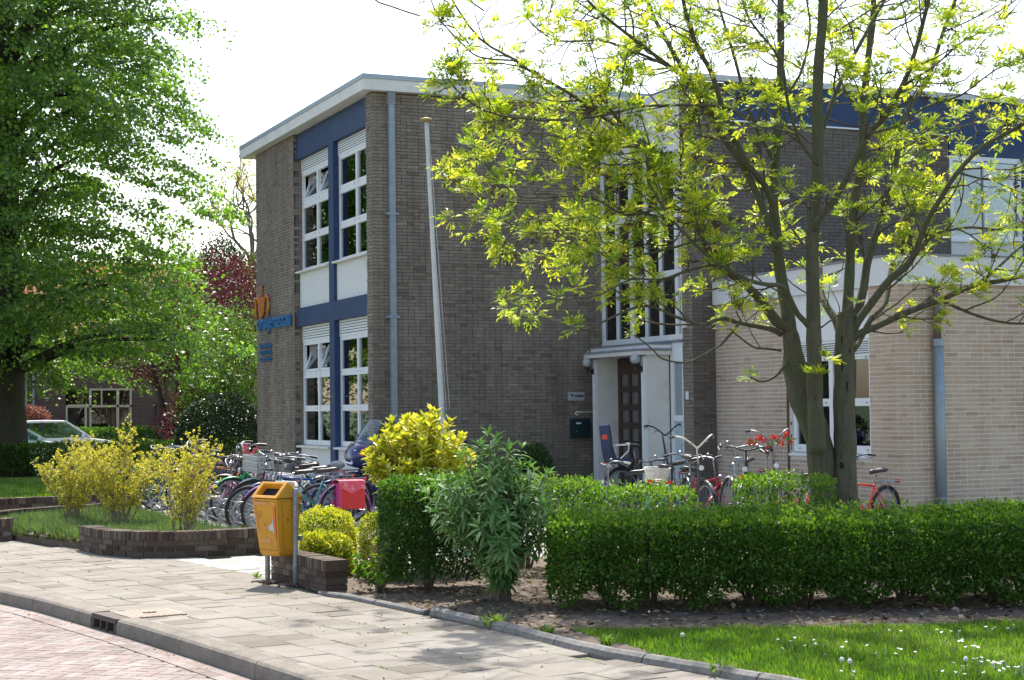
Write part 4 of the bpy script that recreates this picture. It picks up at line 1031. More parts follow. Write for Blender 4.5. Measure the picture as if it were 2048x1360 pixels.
# ------------------------------------------------------------------ front hedge of privet
def hedge(name, label, path, W, H, z0, dens, size, matl, seed, bare=0.1, stems=True, bump=0.06, group=None, shoots=0.5, stem_m=None, sqe=3.2, scallop=0.0):
    if len(path) > 2: path = [(p.x, p.y) for p in smooth_path([(x, y, 0) for x, y in path], 4)]
    path = [np.array(p, float) for p in path]
    seg = [np.linalg.norm(b - a) for a, b in zip(path[:-1], path[1:])]; tot = sum(seg)
    cum = np.cumsum([0] + seg)
    n = int(dens * tot * (2 * H + W))
    u = rng.uniform(-W * 0.35, tot + W * 0.35, n)
    uc = np.clip(u, 0, tot - 1e-6); k = np.searchsorted(cum, uc, side='right') - 1; k = np.clip(k, 0, len(seg) - 1)
    A = np.array(path)[k]; Bp = np.array(path)[k + 1]; dr = (Bp - A) / np.array(seg)[k][:, None]
    base = A + dr * (u - cum[k])[:, None]; nrm = np.stack([-dr[:, 1], dr[:, 0]], 1)
    # cross section: superellipse
    th = rng.uniform(-0.30 * math.pi, 1.30 * math.pi, n); cx, cz = np.cos(th), np.sin(th); q = sqe
    rr_ = (np.abs(cx) ** q + np.abs(cz) ** q) ** (-1 / q); cx, cz = cx * rr_, cz * rr_
    endf = np.where(u < 0, 1 - (np.abs(u) / (W * 0.36)) ** 2, np.where(u > tot, 1 - ((u - tot) / (W * 0.36)) ** 2, 1)); endf = np.sqrt(np.clip(endf, 0, 1))
    P0 = np.stack([u * 1.0, cx * 2, cz * 2], 1)
    rho = (1 + bump * noise3(P0, 2.2, seed) + bump * 0.6 * noise3(P0, 6.5, seed + 1)) * (1 - np.abs(rng.normal(size=n)) * 0.12); 
    inner = rng.random(n) < 0.36; rho = np.where(inner, rng.uniform(0.2, 0.92, n), rho)
    cx, cz = cx * rho * endf, cz * rho
    x = base[:, 0] + nrm[:, 0] * cx * W / 2; y = base[:, 1] + nrm[:, 1] * cx * W / 2
    if scallop: cz = np.where(cz < 0, cz * (1 - scallop * (0.5 + 0.5 * np.cos(u * 2 * math.pi / 0.58 + 0.8 * np.sin(u * 1.7)))), cz * (1 + 0.10 * noise3(np.stack([u, u * 0, u * 0], 1), 2.0, seed + 9)))
    zc = z0 + bare + (H - bare) * 0.5; z = zc + cz * (H - bare) * 0.5 * np.where(endf < 0.7, 0.9, 1)
    P = np.stack([x, y, z], 1)
    outv = np.stack([nrm[:, 0] * cx, nrm[:, 1] * cx, cz], 1)
    D = unit(unit(outv) * 0.8 + rng.normal(size=(n, 3)) * 0.6 + np.array([0, 0, 0.35])); N = unit(unit(outv) * 0.4 + rng.normal(size=(n, 3)) * 0.5 + np.array([0, 0, 0.6]))
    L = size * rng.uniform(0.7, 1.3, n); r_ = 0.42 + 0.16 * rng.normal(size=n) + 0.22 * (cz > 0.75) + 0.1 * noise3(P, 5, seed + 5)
    arrs = [(P, D, N, L, L * 0.25, r_)]
    # upright young shoots on top
    ns = int(tot * W * 90 * shoots)
    if ns:
        u = rng.uniform(0, tot, ns); k = np.clip(np.searchsorted(cum, u, side='right') - 1, 0, len(seg) - 1)
        A = np.array(path)[k]; dr = (np.array(path)[k + 1] - A) / np.array(seg)[k][:, None]; base = A + dr * (u - cum[k])[:, None]
        o_ = rng.uniform(-0.46, 0.46, ns) * W; nx = np.stack([-dr[:, 1], dr[:, 0]], 1); b2_ = base + nx * o_[:, None]
        zt = z0 + H * (1 - 0.12 * (np.abs(o_) / (W / 2)) ** 3)
        for j in range(6):
            hh = rng.uniform(-0.02, 0.07, ns)
            Pj = np.stack([b2_[:, 0] + rng.normal(size=ns) * 0.012, b2_[:, 1] + rng.normal(size=ns) * 0.012, zt + hh], 1)
            Dj = unit(rng.normal(size=(ns, 3)) * [1, 1, 0.3] + [0, 0, 0.7]); Lj = size * rng.uniform(0.8, 1.2, ns)
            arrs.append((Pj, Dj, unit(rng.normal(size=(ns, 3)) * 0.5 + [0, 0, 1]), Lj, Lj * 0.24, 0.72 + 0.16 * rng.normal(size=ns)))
    P, D, N, L, Wd, r_ = cat_arr(arrs)
    t = thing(name, label, 'hedge', (float(path[0][0]), float(path[0][1]), z0), group)
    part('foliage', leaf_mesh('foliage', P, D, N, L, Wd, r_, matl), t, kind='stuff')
    if stems:
        b = MB(); s_ = 0.1; rs = random.Random(seed)
        while s_ < tot:
            k = min(len(seg) - 1, int(np.searchsorted(cum, s_, side='right') - 1)); dr = (path[k + 1] - path[k]) / seg[k]; c = path[k] + dr * (s_ - cum[k]); nx = np.array([-dr[1], dr[0]])
            c = c + nx * rs.uniform(-0.12, 0.12)
            for q in range(8):
                a_ = rs.uniform(0, 6.28); sp = rs.uniform(0.05, 0.26)
                b.tube([(c[0] + 0.04 * math.cos(a_), c[1] + 0.04 * math.sin(a_), z0 - 0.02), (c[0] + sp * 0.4 * math.cos(a_), c[1] + sp * 0.4 * math.sin(a_), z0 + 0.16), (c[0] + sp * math.cos(a_), c[1] + sp * math.sin(a_), z0 + 0.42), (c[0] + sp * 1.4 * math.cos(a_), c[1] + sp * 1.4 * math.sin(a_), z0 + H * 0.85)],
                       [0.017, 0.012, 0.007, 0.003], 5)
            s_ += rs.uniform(0.3, 0.48)
        part('stems', b, t, kind='stuff', mats=stem_m or M_stem)
    return t

M_privet = leaf_mat('privet_leaf', [(0.03, 0.07, 0.015), (0.055, 0.12, 0.022), (0.085, 0.175, 0.026), (0.15, 0.25, 0.035), (0.28, 0.34, 0.05)], 0.38, rough=0.5, spec=0.32)
M_privet2 = leaf_mat('dark_leaf', [(0.016, 0.045, 0.014), (0.034, 0.085, 0.020), (0.055, 0.125, 0.024), (0.09, 0.18, 0.032), (0.20, 0.27, 0.04)], 0.35, rough=0.42, spec=0.45)
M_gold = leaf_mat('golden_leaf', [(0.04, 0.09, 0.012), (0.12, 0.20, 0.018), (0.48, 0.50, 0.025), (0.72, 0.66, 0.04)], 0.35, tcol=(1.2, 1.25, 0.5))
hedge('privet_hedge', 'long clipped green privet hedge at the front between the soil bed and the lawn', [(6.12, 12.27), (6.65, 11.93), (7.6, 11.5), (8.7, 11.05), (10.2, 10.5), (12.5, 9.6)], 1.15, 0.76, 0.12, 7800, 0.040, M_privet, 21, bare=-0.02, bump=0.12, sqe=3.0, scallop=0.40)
hedge('privet_hedge', 'lower bright green hedge mound behind the front hedge, left of the ash trunk', [(8.62, 13.75), (8.95, 13.45)], 0.75, 0.95, 0.12, 3300, 0.042, M_privet, 22)
hedge('privet_hedge', 'green hedge mound in front of the porch bicycles', [(6.75, 15.4), (7.25, 15.15)], 0.9, 0.90, 0.12, 3300, 0.042, M_privet, 23)

hedge('privet_hedge', 'lower green hedge mound between the taller mound and the gap below the bicycles', [(7.55, 14.8), (8.0, 14.5)], 0.8, 0.82, 0.12, 3300, 0.042, M_privet, 25)
# dark clipped bush, golden bush mounds
hedge('clipped_bush', 'dark green clipped square bush right of the golden mounds', [(5.20, 14.13), (5.56, 13.98)], 0.90, 1.02, 0.12, 22000, 0.036, M_privet2, 24, bare=0.06, bump=0.10, shoots=0.7, sqe=2.5)
def bush(name, label, cat, blobs, n, size, matl, seed, base, wid=0.45, stems=0, stem_r=0.012, stem_h=0.6, **kw):
    A = []
    tv = sum(r_[0] * r_[1] + r_[0] * r_[2] + r_[1] * r_[2] for c, r_ in blobs)
    for i, (c, r_) in enumerate(blobs):
        A.append(blob_leaves(c, r_, int(n * (r_[0] * r_[1] + r_[0] * r_[2] + r_[1] * r_[2]) / tv), size, seed + i, wid=wid, **kw))
    P, D, N, L, W, r_ = cat_arr(A)
    t = thing(name, label, cat, base)
    part('foliage', leaf_mesh('foliage', P, D, N, L, W, r_, matl), t, kind='stuff')
    if stems:
        b = MB(); rs = random.Random(seed)
        for q in range(stems):
            c, rd = rs.choice(blobs); a_ = rs.uniform(0, 6.28); k = rs.uniform(0.2, 0.75)
            e = (c[0] + rd[0] * k * math.cos(a_), c[1] + rd[1] * k * math.sin(a_), c[2] + rd[2] * rs.uniform(-0.3, 0.7))
            s0 = (base[0] + rs.uniform(-0.08, 0.08), base[1] + rs.uniform(-0.08, 0.08), base[2] - 0.02)
            m_ = ((s0[0] * 0.6 + e[0] * 0.4), (s0[1] * 0.6 + e[1] * 0.4), s0[2] * 0.45 + e[2] * 0.55)
            b.tube([s0, m_, e], [stem_r, stem_r * 0.7, stem_r * 0.25], 5)
        part('stems', b, t, kind='stuff', mats=M_stem)
    return t
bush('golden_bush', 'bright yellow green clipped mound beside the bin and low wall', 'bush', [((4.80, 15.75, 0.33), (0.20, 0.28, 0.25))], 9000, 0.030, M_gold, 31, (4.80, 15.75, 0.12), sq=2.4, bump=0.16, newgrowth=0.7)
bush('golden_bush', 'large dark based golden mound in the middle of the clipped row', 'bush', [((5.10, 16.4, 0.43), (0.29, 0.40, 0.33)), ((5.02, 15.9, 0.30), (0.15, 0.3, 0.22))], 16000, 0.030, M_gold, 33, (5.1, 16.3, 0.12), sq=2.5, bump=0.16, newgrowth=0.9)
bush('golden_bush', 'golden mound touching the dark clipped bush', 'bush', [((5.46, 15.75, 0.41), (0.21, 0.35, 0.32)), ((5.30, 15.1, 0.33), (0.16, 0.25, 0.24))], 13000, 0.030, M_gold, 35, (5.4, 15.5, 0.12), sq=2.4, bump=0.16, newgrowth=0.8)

# ---- shrubs whose leaves can be told apart
def big_leaf(L, W, droop, seed, rv, matl):
    b = MB(); n = 4; vs = []; fs = []; rs = random.Random(seed)
    for i in range(n + 1):
        t = i / n; w_ = W * math.sin(math.pi * min(1, (t * 0.92 + 0.05))) ** 0.8; z = -droop * L * t * t; 
        vs += [(t * L, -w_, z + w_ * 0.35), (t * L, 0, z), (t * L, w_, z + w_ * 0.35)]
    for i in range(n): fs += [(3 * i, 3 * i + 1, 3 * i + 4, 3 * i + 3), (3 * i + 1, 3 * i + 2, 3 * i + 5, 3 * i + 4)]
    b.add(vs, fs, rv); return b.mesh('leaf', matl, True)
def frame(d, up=(0, 0, 1)):
    d = Vector(d).normalized(); y = Vector(up).cross(d)
    if y.length < 0.05: y = Vector((0, 1, 0))
    y.normalize(); z = d.cross(y); return Matrix((d, y, z)).transposed()
def shoot_shrub(name, label, base, stems, variants, seed, L_range, spread, sp=0.05, nper=2, lean=0.25, stem_m=None, droopy=0.0, crown=None, n_single=300, top_tuft=5, leaf_from=0.25, rad=0.012):
    rs = random.Random(seed); t = thing(name, label, 'shrub', base); T = []; b = MB()
    for (bx, by, ex, ey, ez) in stems:
        p0 = Vector((bx, by, base[2] - 0.02)); p3 = Vector((ex, ey, ez)); h = ez - base[2]
        p1 = p0 + Vector((0, 0, h * 0.4)) + (p3 - p0) * 0.15; p1.z = base[2] + h * 0.45
        P = smooth_path([p0, p1, p3 - Vector(((ex - bx) * 0.2, (ey - by) * 0.2, h * 0.15)), p3], 5)
        b.tube(P, [rad * (1 - 0.8 * i / len(P)) for i in range(len(P))], 5)
        ln = sum((a - c).length for a, c in zip(P[:-1], P[1:])); acc = 0; a_ = rs.uniform(0, 6)
        for i in range(len(P) - 1):
            d = (P[i + 1] - P[i]); l = d.length; dn = d.normalized(); k = int(l / sp) + 1
            for j in range(k):
                q = P[i] + d * (j / k); fr_ = (acc + l * j / k) / ln
                if fr_ < leaf_from: continue
                for m_ in range(nper):
                    a_ += 2.4 + rs.uniform(-0.4, 0.4)
                    o_ = dn.orthogonal().normalized(); o_ = Matrix.Rotation(a_, 3, dn) @ o_
                    dd = (o_ * spread + dn * rs.uniform(0.2, 0.9) + Vector((0, 0, -droopy * rs.random()))).normalized()
                    up = (dn + Vector((rs.uniform(-.4, .4), rs.uniform(-.4, .4), 0.6)))
                    T.append((q.copy(), frame(dd, up), rs.uniform(*L_range), rs.randrange(len(variants))))
            acc += l
        for m_ in range(top_tuft):
            a_ += 2.4; o_ = Matrix.Rotation(a_, 3, dn) @ dn.orthogonal().normalized(); dd = (o_ * 0.5 + dn).normalized()
            T.append((P[-1].copy(), frame(dd, dn + Vector((0.1, 0, 0.3))), rs.uniform(*L_range) * 0.9, rs.randrange(len(variants))))
    part('stems', b, t, kind='stuff', mats=stem_m or M_stem)
    scatter(t, 'leaf', variants, T, variants[0].materials[0], n_single, 'leaves')
    return t
M_bud = leaf_mat('buddleia_leaf', [(0.07, 0.160, 0.050), (0.115, 0.225, 0.070), (0.16, 0.285, 0.095), (0.28, 0.38, 0.19)], 0.28, rough=0.6, spec=0.3)
var = [big_leaf(1, 0.13, 0.35, i, (i + 0.5) / 5, M_bud) for i in range(5)]
rs = random.Random(41); st = []
for i in range(76):
    a_ = rs.uniform(0, 6.28); r_ = rs.random() ** 0.6; h = 1.55 - 0.55 * r_ + rs.uniform(-0.3, 0.05)
    if i % 3 == 0: h = rs.uniform(0.45, 1.0); r_ = rs.uniform(0.75, 1.1)
    ex, ey = 5.46 + 0.50 * r_ * math.cos(a_), 12.95 + 0.50 * r_ * math.sin(a_)
    st.append((5.56 + rs.uniform(-.07, .07), 12.98 + rs.uniform(-.07, .07), ex, ey, 0.12 + h))
shoot_shrub('buddleia_shrub', 'tall loose shrub with long grey green leaves left of the front hedge', (5.56, 12.98, 0.12), st, var, 42, (0.08, 0.145), 0.9, sp=0.042, nper=2, droopy=0.7, leaf_from=0.18)
M_yel = leaf_mat('yellow_leaf', [(0.22, 0.30, 0.03), (0.50, 0.52, 0.04), (0.72, 0.68, 0.06), (0.80, 0.76, 0.16)], 0.4, tcol=(1.0, 1.0, 0.5), rough=0.35, spec=0.5)
var = [big_leaf(1, 0.19, 0.15, i, (i + 0.9) / 5.5, M_yel) for i in range(5)]
st = []
for i in range(95):
    a_ = rs.uniform(0, 6.28); r_ = rs.random() ** 0.5; h = 1.56 * (1 - 0.34 * r_ ** 2.2) + rs.uniform(-0.12, 0.06)
    st.append((5.9 + rs.uniform(-.1, .1), 15.75 + rs.uniform(-.1, .1), 5.90 + 0.56 * r_ * math.cos(a_), 15.8 + 0.56 * r_ * math.sin(a_), 0.12 + h))
shoot_shrub('yellow_leaved_shrub', 'bright yellow broad leaved shrub in front of the motorcycle', (5.9, 15.75, 0.12), st, var, 44, (0.08, 0.135), 0.7, sp=0.06, nper=2, leaf_from=0.45, top_tuft=7)

# small plants
M_weed = leaf_mat('weed_leaf', [(0.05, 0.11, 0.02), (0.10, 0.20, 0.03), (0.22, 0.32, 0.04)], 0.4)
var = [big_leaf(1, 0.3, 0.3, i, (i + 0.5) / 3, M_weed) for i in range(3)]
st = [(4.86 + rs.uniform(-.05, .05), 14.1 + rs.uniform(-.05, .05), 4.86 + 0.2 * math.cos(a), 14.1 + 0.25 * math.sin(a), 0.12 + rs.uniform(0.15, 0.42)) for a in [rs.uniform(0, 6.28) for _ in range(16)]]
hy = shoot_shrub('hydrangea', 'small hydrangea with fresh green leaves and dried brown heads beside the low wall end', (4.86, 14.1, 0.12), st, var, 45, (0.045, 0.075), 0.9, sp=0.06, nper=2, leaf_from=0.4, n_single=60)
b = MB(); M_dry = mat('dried_flower', (0.20, 0.12, 0.07), 0.95, 0.3, 30)
for (x, y, z) in ((4.80, 14.0, 0.52), (4.92, 14.15, 0.50), (4.85, 14.2, 0.42)):
    for k in range(50):
        d = Vector((rs.gauss(0, 1), rs.gauss(0, 1), rs.gauss(0, 1))).normalized() * 0.045; b.obox((x + d.x, y + d.y, z + d.z * 0.7), (0.012, 0.012, 0.004), Euler((rs.random() * 3, rs.random() * 3, 0)).to_matrix())
part('dried_heads', b, hy, kind='stuff', mats=M_dry)

bush('wall_bush', 'low dark green bush against the brown wall left of the letterbox', 'bush', [((11.75, 26.0, 0.62), (0.36, 0.3, 0.5))], 5000, 0.05, M_privet2, 51, (11.75, 26.0, 0.12))
bush('wall_bush', 'small dark climber beside the foot of the grey drainpipe', 'bush', [((9.30, 26.2, 1.25), (0.28, 0.2, 0.28)), ((9.35, 26.25, 0.7), (0.22, 0.2, 0.5))], 4200, 0.05, M_privet2, 52, (9.35, 26.2, 0.12), stems=8)
bush('wall_bush', 'dark low shrub between the motorcycle and the yellow leaved shrub', 'bush', [((8.3, 21.5, 0.42), (0.35, 0.3, 0.32))], 4000, 0.04, M_privet2, 53, (8.3, 21.5, 0.12))
bush('round_holly', 'big rounded dark green holly at the far end of the bicycle racks', 'bush', [((8.66, 35.4, 1.12), (1.0, 1.0, 1.02))], 30000, 0.065, leaf_mat('holly_leaf', [(0.006, 0.014, 0.010), (0.012, 0.025, 0.015), (0.02, 0.04, 0.018), (0.05, 0.09, 0.03), (0.12, 0.17, 0.04)], 0.12, rough=0.4, spec=0.35), 54, (8.66, 35.4, 0.1), bump=0.05, shell=0.07)
bush('low_evergreen', 'small dark evergreen beside the first bicycle of the rack', 'bush', [((6.0, 30.2, 0.5), (0.28, 0.3, 0.42))], 4000, 0.05, M_privet2, 55, (6.0, 30.2, 0.12))

# ------------------------------------------------------------------ ash tree
ash = thing('ash_tree', 'twin trunked ash tree with sparse fresh yellow green leaves behind the front hedge', 'tree', (9.45, 13.9, 0.1))
rs = random.Random(71)
trunkB = MB(); limbB = MB(); twigB = MB(); tips = []; shoots = []
for li, (ra, rb, pts) in enumerate(LIMBS):
    if li == 1: pts = LIMBS[0][2][-3:-1] + pts
    P = smooth_path([(x / 100, y / 100, z / 100) for x, y, z in pts], 3); m = len(P)
    Rr = [(ra + (rb - ra) * (i / (m - 1)) ** 0.8) / 1000 for i in range(m)]
    big = ra > 70
    if li not in (0, 3, 4): Rr = [r_ * 0.80 for r_ in Rr]
    if big: Rr = [r_ * (1 + 0.05 * math.sin(i * 1.7 + li) + rs.uniform(-0.03, 0.03)) for i, r_ in enumerate(Rr)]
    if li == 0:
        for k in range(1, 6): Rr[-k] *= 0.55 + 0.08 * k
    if li in (0, 4): Rr[0] *= 1.35; Rr[1] *= 1.2; Rr[2] *= 1.08
    (trunkB if li in (0, 3, 4) else limbB).tube(P, Rr, 16 if big else 7)
    if li in (0, 4): continue
    acc = 0; nxt = 0.5 if ra > 60 else 0.25
    for i in range(m - 1):
        d = P[i + 1] - P[i]; l = d.length
        while acc + l > nxt:
            q = P[i] + d * ((nxt - acc) / l); shoots.append((q, d.normalized(), Rr[i])); nxt += (rs.uniform(0.13, 0.30) if q.x > 8.5 else rs.uniform(0.10, 0.20)) if Rr[i] < 0.05 else rs.uniform(0.4, 0.8)
        acc += l
    tips.append((P[-1], (P[-1] - P[-2]).normalized()))
def grow(q, d, r0, length, n=6, curl=0.5):
    P = [q]; v = d.normalized()
    for i in range(n):
        t = i / n
        v = (v + Vector((rs.gauss(0, .16), rs.gauss(0, .16), rs.gauss(0, .12) + (-0.03 if t < 0.45 else 0.30 * curl))) ).normalized()
        P.append(P[-1] + v * (length / n))
    return P
axis = Vector((9.45, 13.9, 0))
for q, d, r_ in shoots:
    if q.z < 2.9 and rs.random() < 0.3: continue
    out = Vector((q.x - axis.x, q.y - axis.y, 0)); out = out.normalized() if out.length > 0.1 else Vector((0, 0, 0))
    side = Matrix.Rotation(rs.uniform(0, 6.28), 3, d) @ d.orthogonal().normalized()
    v = (d * rs.uniform(0.4, 0.9) + side * 0.9 + out * 0.3 + Vector((0, 0, rs.uniform(-0.15, 0.25)))).normalized()
    ln = rs.uniform(0.22, 0.75) if r_ < 0.04 else rs.uniform(0.4, 1.0)
    edge_ = q.x < 0.412 * q.y
    if edge_: ln *= 0.45
    P = grow(q, v, 0, ln); r1 = min(0.010, r_ * 0.6)
    if (P[-1].x < 0.400 * P[-1].y and not edge_) or (P[-1].z < 2.55 and P[-1].x < 9.0 or P[-1].x < 0.388 * P[-1].y): continue
    twigB.tube(P, [r1 * (1 - 0.55 * i / len(P)) for i in range(len(P))], 4, caps=False)
    tips.append((P[-1], (P[-1] - P[-2]).normalized()))
    for k in range(rs.choice((1, 2, 2, 3))):
        j = rs.randrange(2, len(P) - 1); dv = (P[j + 1] - P[j]).normalized(); sd_ = Matrix.Rotation(rs.uniform(0, 6.28), 3, dv) @ dv.orthogonal().normalized()
        Q = grow(P[j], (dv * 0.7 + sd_ * 0.8 + Vector((0, 0, 0.1))).normalized(), 0, rs.uniform(0.12, 0.36), 4)
        twigB.tube(Q, [0.0055 * (1 - 0.4 * i / len(Q)) for i in range(len(Q))], 4, caps=False)
        tips.append((Q[-1], (Q[-1] - Q[-2]).normalized()))
# the part of the crown above and beside the frame, so that its shade falls where it does
for k in range(260):
    a_ = rs.uniform(0, 6.28); r_ = rs.uniform(1, 5.2); z_ = rs.uniform(6.0, 9.0)
    q = Vector((9.6 + r_ * math.cos(a_), 14.2 + r_ * math.sin(a_), z_))
    if inview(q, -0.02): continue
    v = Vector((math.cos(a_), math.sin(a_), 0.6)).normalized(); P = grow(q - v * 1.0, v, 0, 1.0)
    twigB.tube(P, 0.009, 4, caps=False); tips.append((P[-1], v))
M_ashbark = M_bark
part('trunk', trunkB, ash, mats=M_bark, smooth=True)
part('limbs', limbB, ash, kind='stuff', mats=M_bark, smooth=True)
part('twigs', twigB, ash, kind='stuff', mats=M_twig, smooth=True)
# scars on the two stems
M_scar = mat('bark_scar', (0.018, 0.014, 0.011), 0.95, 0.3, 20)
ashP = {0: LIMBS[0][2], 4: LIMBS[4][2]}
b = MB()
for (idx, t, off, hh, ww) in ((4, 0.42, -0.02, 0.10, 0.022), (4, 0.33, 0.04, 0.07, 0.05), (4, 0.22, -0.03, 0.06, 0.05), (4, 0.60, -0.03, 0.12, 0.02), (4, 0.68, 0.02, 0.09, 0.02), (4, 0.82, 0.03, 0.09, 0.018), (4, 0.75, -0.05, 0.06, 0.014), (0, 0.5, 0.03, 0.04, 0.014), (0, 0.3, 0.02, 0.05, 0.014)):
    P = ashP[idx]; f_ = t * (len(P) - 1); i_ = int(f_); p = Vector(P[i_]).lerp(Vector(P[i_ + 1]), f_ - i_) / 100; ra, rb, _ = LIMBS[idx]; r_ = (ra + (rb - ra) * t ** 0.8) / 1000
    dirc = Vector((-p.x, -p.y, 0)).normalized(); sx = Vector((-dirc.y, dirc.x, 0)); r2 = math.sqrt(max(0.0, r_ * r_ - off * off)); c = p + dirc * (r2 + 0.004) - sx * off
    vs = [tuple(c + dirc * (0.002 - 0.004 * (k % 2)) - sx * (ww * 0.5 * math.cos(k * 0.785) * (0.8 + 0.3 * ((k * 7) % 3) / 2)) + Vector((0, 0, hh * 0.5 * math.sin(k * 0.785)))) for k in range(8)]
    b.add(vs, [tuple(range(8))])
part('bark_scars', b, ash, kind='stuff', mats=M_scar)
M_ash = leaf_mat('ash_leaf', [(0.13, 0.24, 0.03), (0.28, 0.40, 0.04), (0.46, 0.55, 0.055), (0.64, 0.66, 0.09)], 0.58, tcol=(1.15, 1.12, 0.5))
def compound(seed):
    r2 = random.Random(seed); b = MB(); n = 3 + seed % 2; rv = (seed + 0.5) / 6
    def lf(p, d, L_, W_):
        d = Vector(d).normalized(); s_ = Vector((0, 0, 1)).cross(d).normalized(); m = p + d * L_ * 0.5 + Vector((0, 0, 0.08 * L_)); e = p + d * L_ + Vector((0, 0, -0.18 * L_))
        b.add([tuple(p), tuple(m + s_ * W_), tuple(e), tuple(m - s_ * W_)], [(0, 1, 2, 3)], min(0.99, max(0.01, rv + r2.uniform(-.15, .15))))
    for i in range(n):
        x = 0.35 + 0.5 * i / n; p = Vector((x, 0, -0.25 * x * x))
        for sgn in (-1, 1): lf(p, (0.62, sgn * 0.8, -0.05), 0.42 * r2.uniform(0.8, 1.15), r2.uniform(0.055, 0.078))
    p = Vector((0.9, 0, -0.2)); lf(p, (1, 0, -0.15), 0.45, 0.065)
    b.add([(0, -0.008, 0), (0, 0.008, 0), (0.9, 0.006, -0.2), (0.9, -0.006, -0.2)], [(0, 1, 2, 3)], 0.3)
    return b.mesh('leaf', M_ash)
var = [compound(i) for i in range(6)]
T = []
seedB = MB()
for (p, d) in tips:
    n = rs.choice((5, 6, 7, 8, 9)); a_ = rs.uniform(0, 6.28); sc = rs.uniform(0.10, 0.155); d = (d + Vector((0, 0, 0.5))).normalized()
    for k in range(n):
        a_ += 2.4; o_ = Matrix.Rotation(a_, 3, d) @ d.orthogonal().normalized()
        dd = (o_ * rs.uniform(0.5, 1.0) + d * rs.uniform(0.3, 0.8) + Vector((0, 0, rs.uniform(-0.1, 0.25)))).normalized()
        T.append((p - d * 0.01, frame(dd, (rs.uniform(-.5, .5), rs.uniform(-.5, .5), 1)), sc * rs.uniform(0.8, 1.15), rs.randrange(6)))
    if rs.random() < 0.10:
        for k in range(34):
            c = p + Vector((rs.gauss(0, .020), rs.gauss(0, .020), -rs.random() * 0.12)); seedB.obox(tuple(c), (0.007, 0.005, 0.020), Euler((rs.random() * 3, rs.random() * 3, 0)).to_matrix())
scatter(ash, 'leaf', var, T, M_ash, 300, 'leaves')
part('seed_clusters', seedB, ash, kind='stuff', mats=mat('ash_seed', (0.085, 0.040, 0.025), 0.95, 0.3, 20))

# ------------------------------------------------------------------ lime tree on the left lawn
def clump_tree(name, label, base, trunk_r, trunk_h, prof, n_clump, per, leaf, matl, bark, seed, cat='tree', group=None, flat=0.28, csize=0.8, limbs=40, inner=0.3, rn=0.2, tilt=0.35, lean=(0, 0), wid=0.75):
    """prof: [(z, radius)...]; leaves in flattened sprays hanging from real limbs"""
    rs = random.Random(seed); t = thing(name, label, cat, base, group); zs = [p[0] for p in prof]; rds = [p[1] for p in prof]
    b = MB(); bx, by, bz = base; ztop = zs[-1]
    def ax(z): k = (z - bz) / (ztop - bz); return bx + lean[0] * k, by + lean[1] * k
    pts = [(*ax(bz + (ztop - bz) * k / 8), bz + (ztop - bz) * k / 8) for k in range(9)]
    rr_ = [trunk_r * (1.45 if k == 0 else 1.0) * (1 - k / 9) ** 0.8 for k in range(9)]
    pts.insert(1, (*ax(bz + 0.5), bz + 0.5)); rr_.insert(1, trunk_r * 1.12)
    b.tube(pts, rr_, 14); part('trunk', b, t, mats=bark, smooth=True)
    w_ = np.array([max(0.01, r_) ** 1.3 for r_ in rds]); 
    C = []; lb = MB()
    for i in range(n_clump):
        z = rs.uniform(zs[0], zs[-1]); rad = float(np.interp(z, zs, rds))
        if rs.random() > (rad / max(rds)) ** 1.2: continue
        a_ = rs.uniform(0, 6.28)
        if z < zs[0] + 0.55 + 0.75 * math.sin(4 * a_ + 1.3) or (math.sin(a_ * 3 + z * 0.9) * math.sin(z * 1.7 + a_ * 2) > 0.62 and rs.random() < 0.8): continue
        f_ = 1 - (1 - inner) * rs.random() ** 1.7
        bump = 1 + 0.13 * math.sin(3 * a_ + z * 1.1) + 0.09 * math.sin(7 * a_ - z * 2.3)
        r_ = rad * f_ * bump; cx, cy = ax(z); C.append((cx + r_ * math.cos(a_), cy + r_ * math.sin(a_), z, a_, f_))
    for i in range(limbs):
        if not C: break
        c = C[rs.randrange(len(C))]; z0_ = max(bz + trunk_h, c[2] - (1.2 + 0.25 * math.hypot(c[0] - bx, c[1] - by))); cx, cy = ax(z0_)
        mid = ((cx + c[0]) / 2, (cy + c[1]) / 2, (z0_ * 0.35 + c[2] * 0.65) + 0.3)
        lb.tube(smooth_path([(cx, cy, z0_), mid, (c[0], c[1], c[2])], 4), [trunk_r * 0.22 * (1 - 0.85 * k / 8) for k in range(9)], 6)
    part('limbs', lb, t, kind='stuff', mats=bark, smooth=True)
    C = np.array(C); n = len(C)
    idx = np.repeat(np.arange(n), per); m = len(idx)
    cs = csize * rng.uniform(0.6, 1.3, n)[idx]
    out = np.stack([np.cos(C[idx, 3]), np.sin(C[idx, 3]), np.zeros(m)], 1); side = np.stack([-out[:, 1], out[:, 0], np.zeros(m)], 1)
    dn = unit(out - np.array([0, 0, 1]) * tilt); nn = np.cross(dn, side); nn *= np.sign(nn[:, 2:3] + 1e-9)
    g = rng.normal(size=(m, 3)) * 0.5
    P = C[idx, :3] + dn * (g[:, 0] * cs)[:, None] + side * (g[:, 1] * cs)[:, None] + nn * (g[:, 2] * cs * flat)[:, None]
    P[:, 2] -= 0.18 * (g[:, 0] ** 2 + g[:, 1] ** 2) * cs
    D = unit(out * 0.4 + rng.normal(size=(m, 3)) * 0.6 + np.array([0, 0, -0.35])); N = unit(nn * 0.9 + rng.normal(size=(m, 3)) * 0.55)
    L = leaf * rng.uniform(0.7, 1.25, m); cr_ = rng.normal(size=n)[idx]
    r_ = 0.45 + rn * rng.normal(size=m) + 0.12 * cr_
    part('crown', leaf_mesh('crown', P, D, N, L, L * wid * 0.5, r_, matl), t, kind='stuff')
    return t
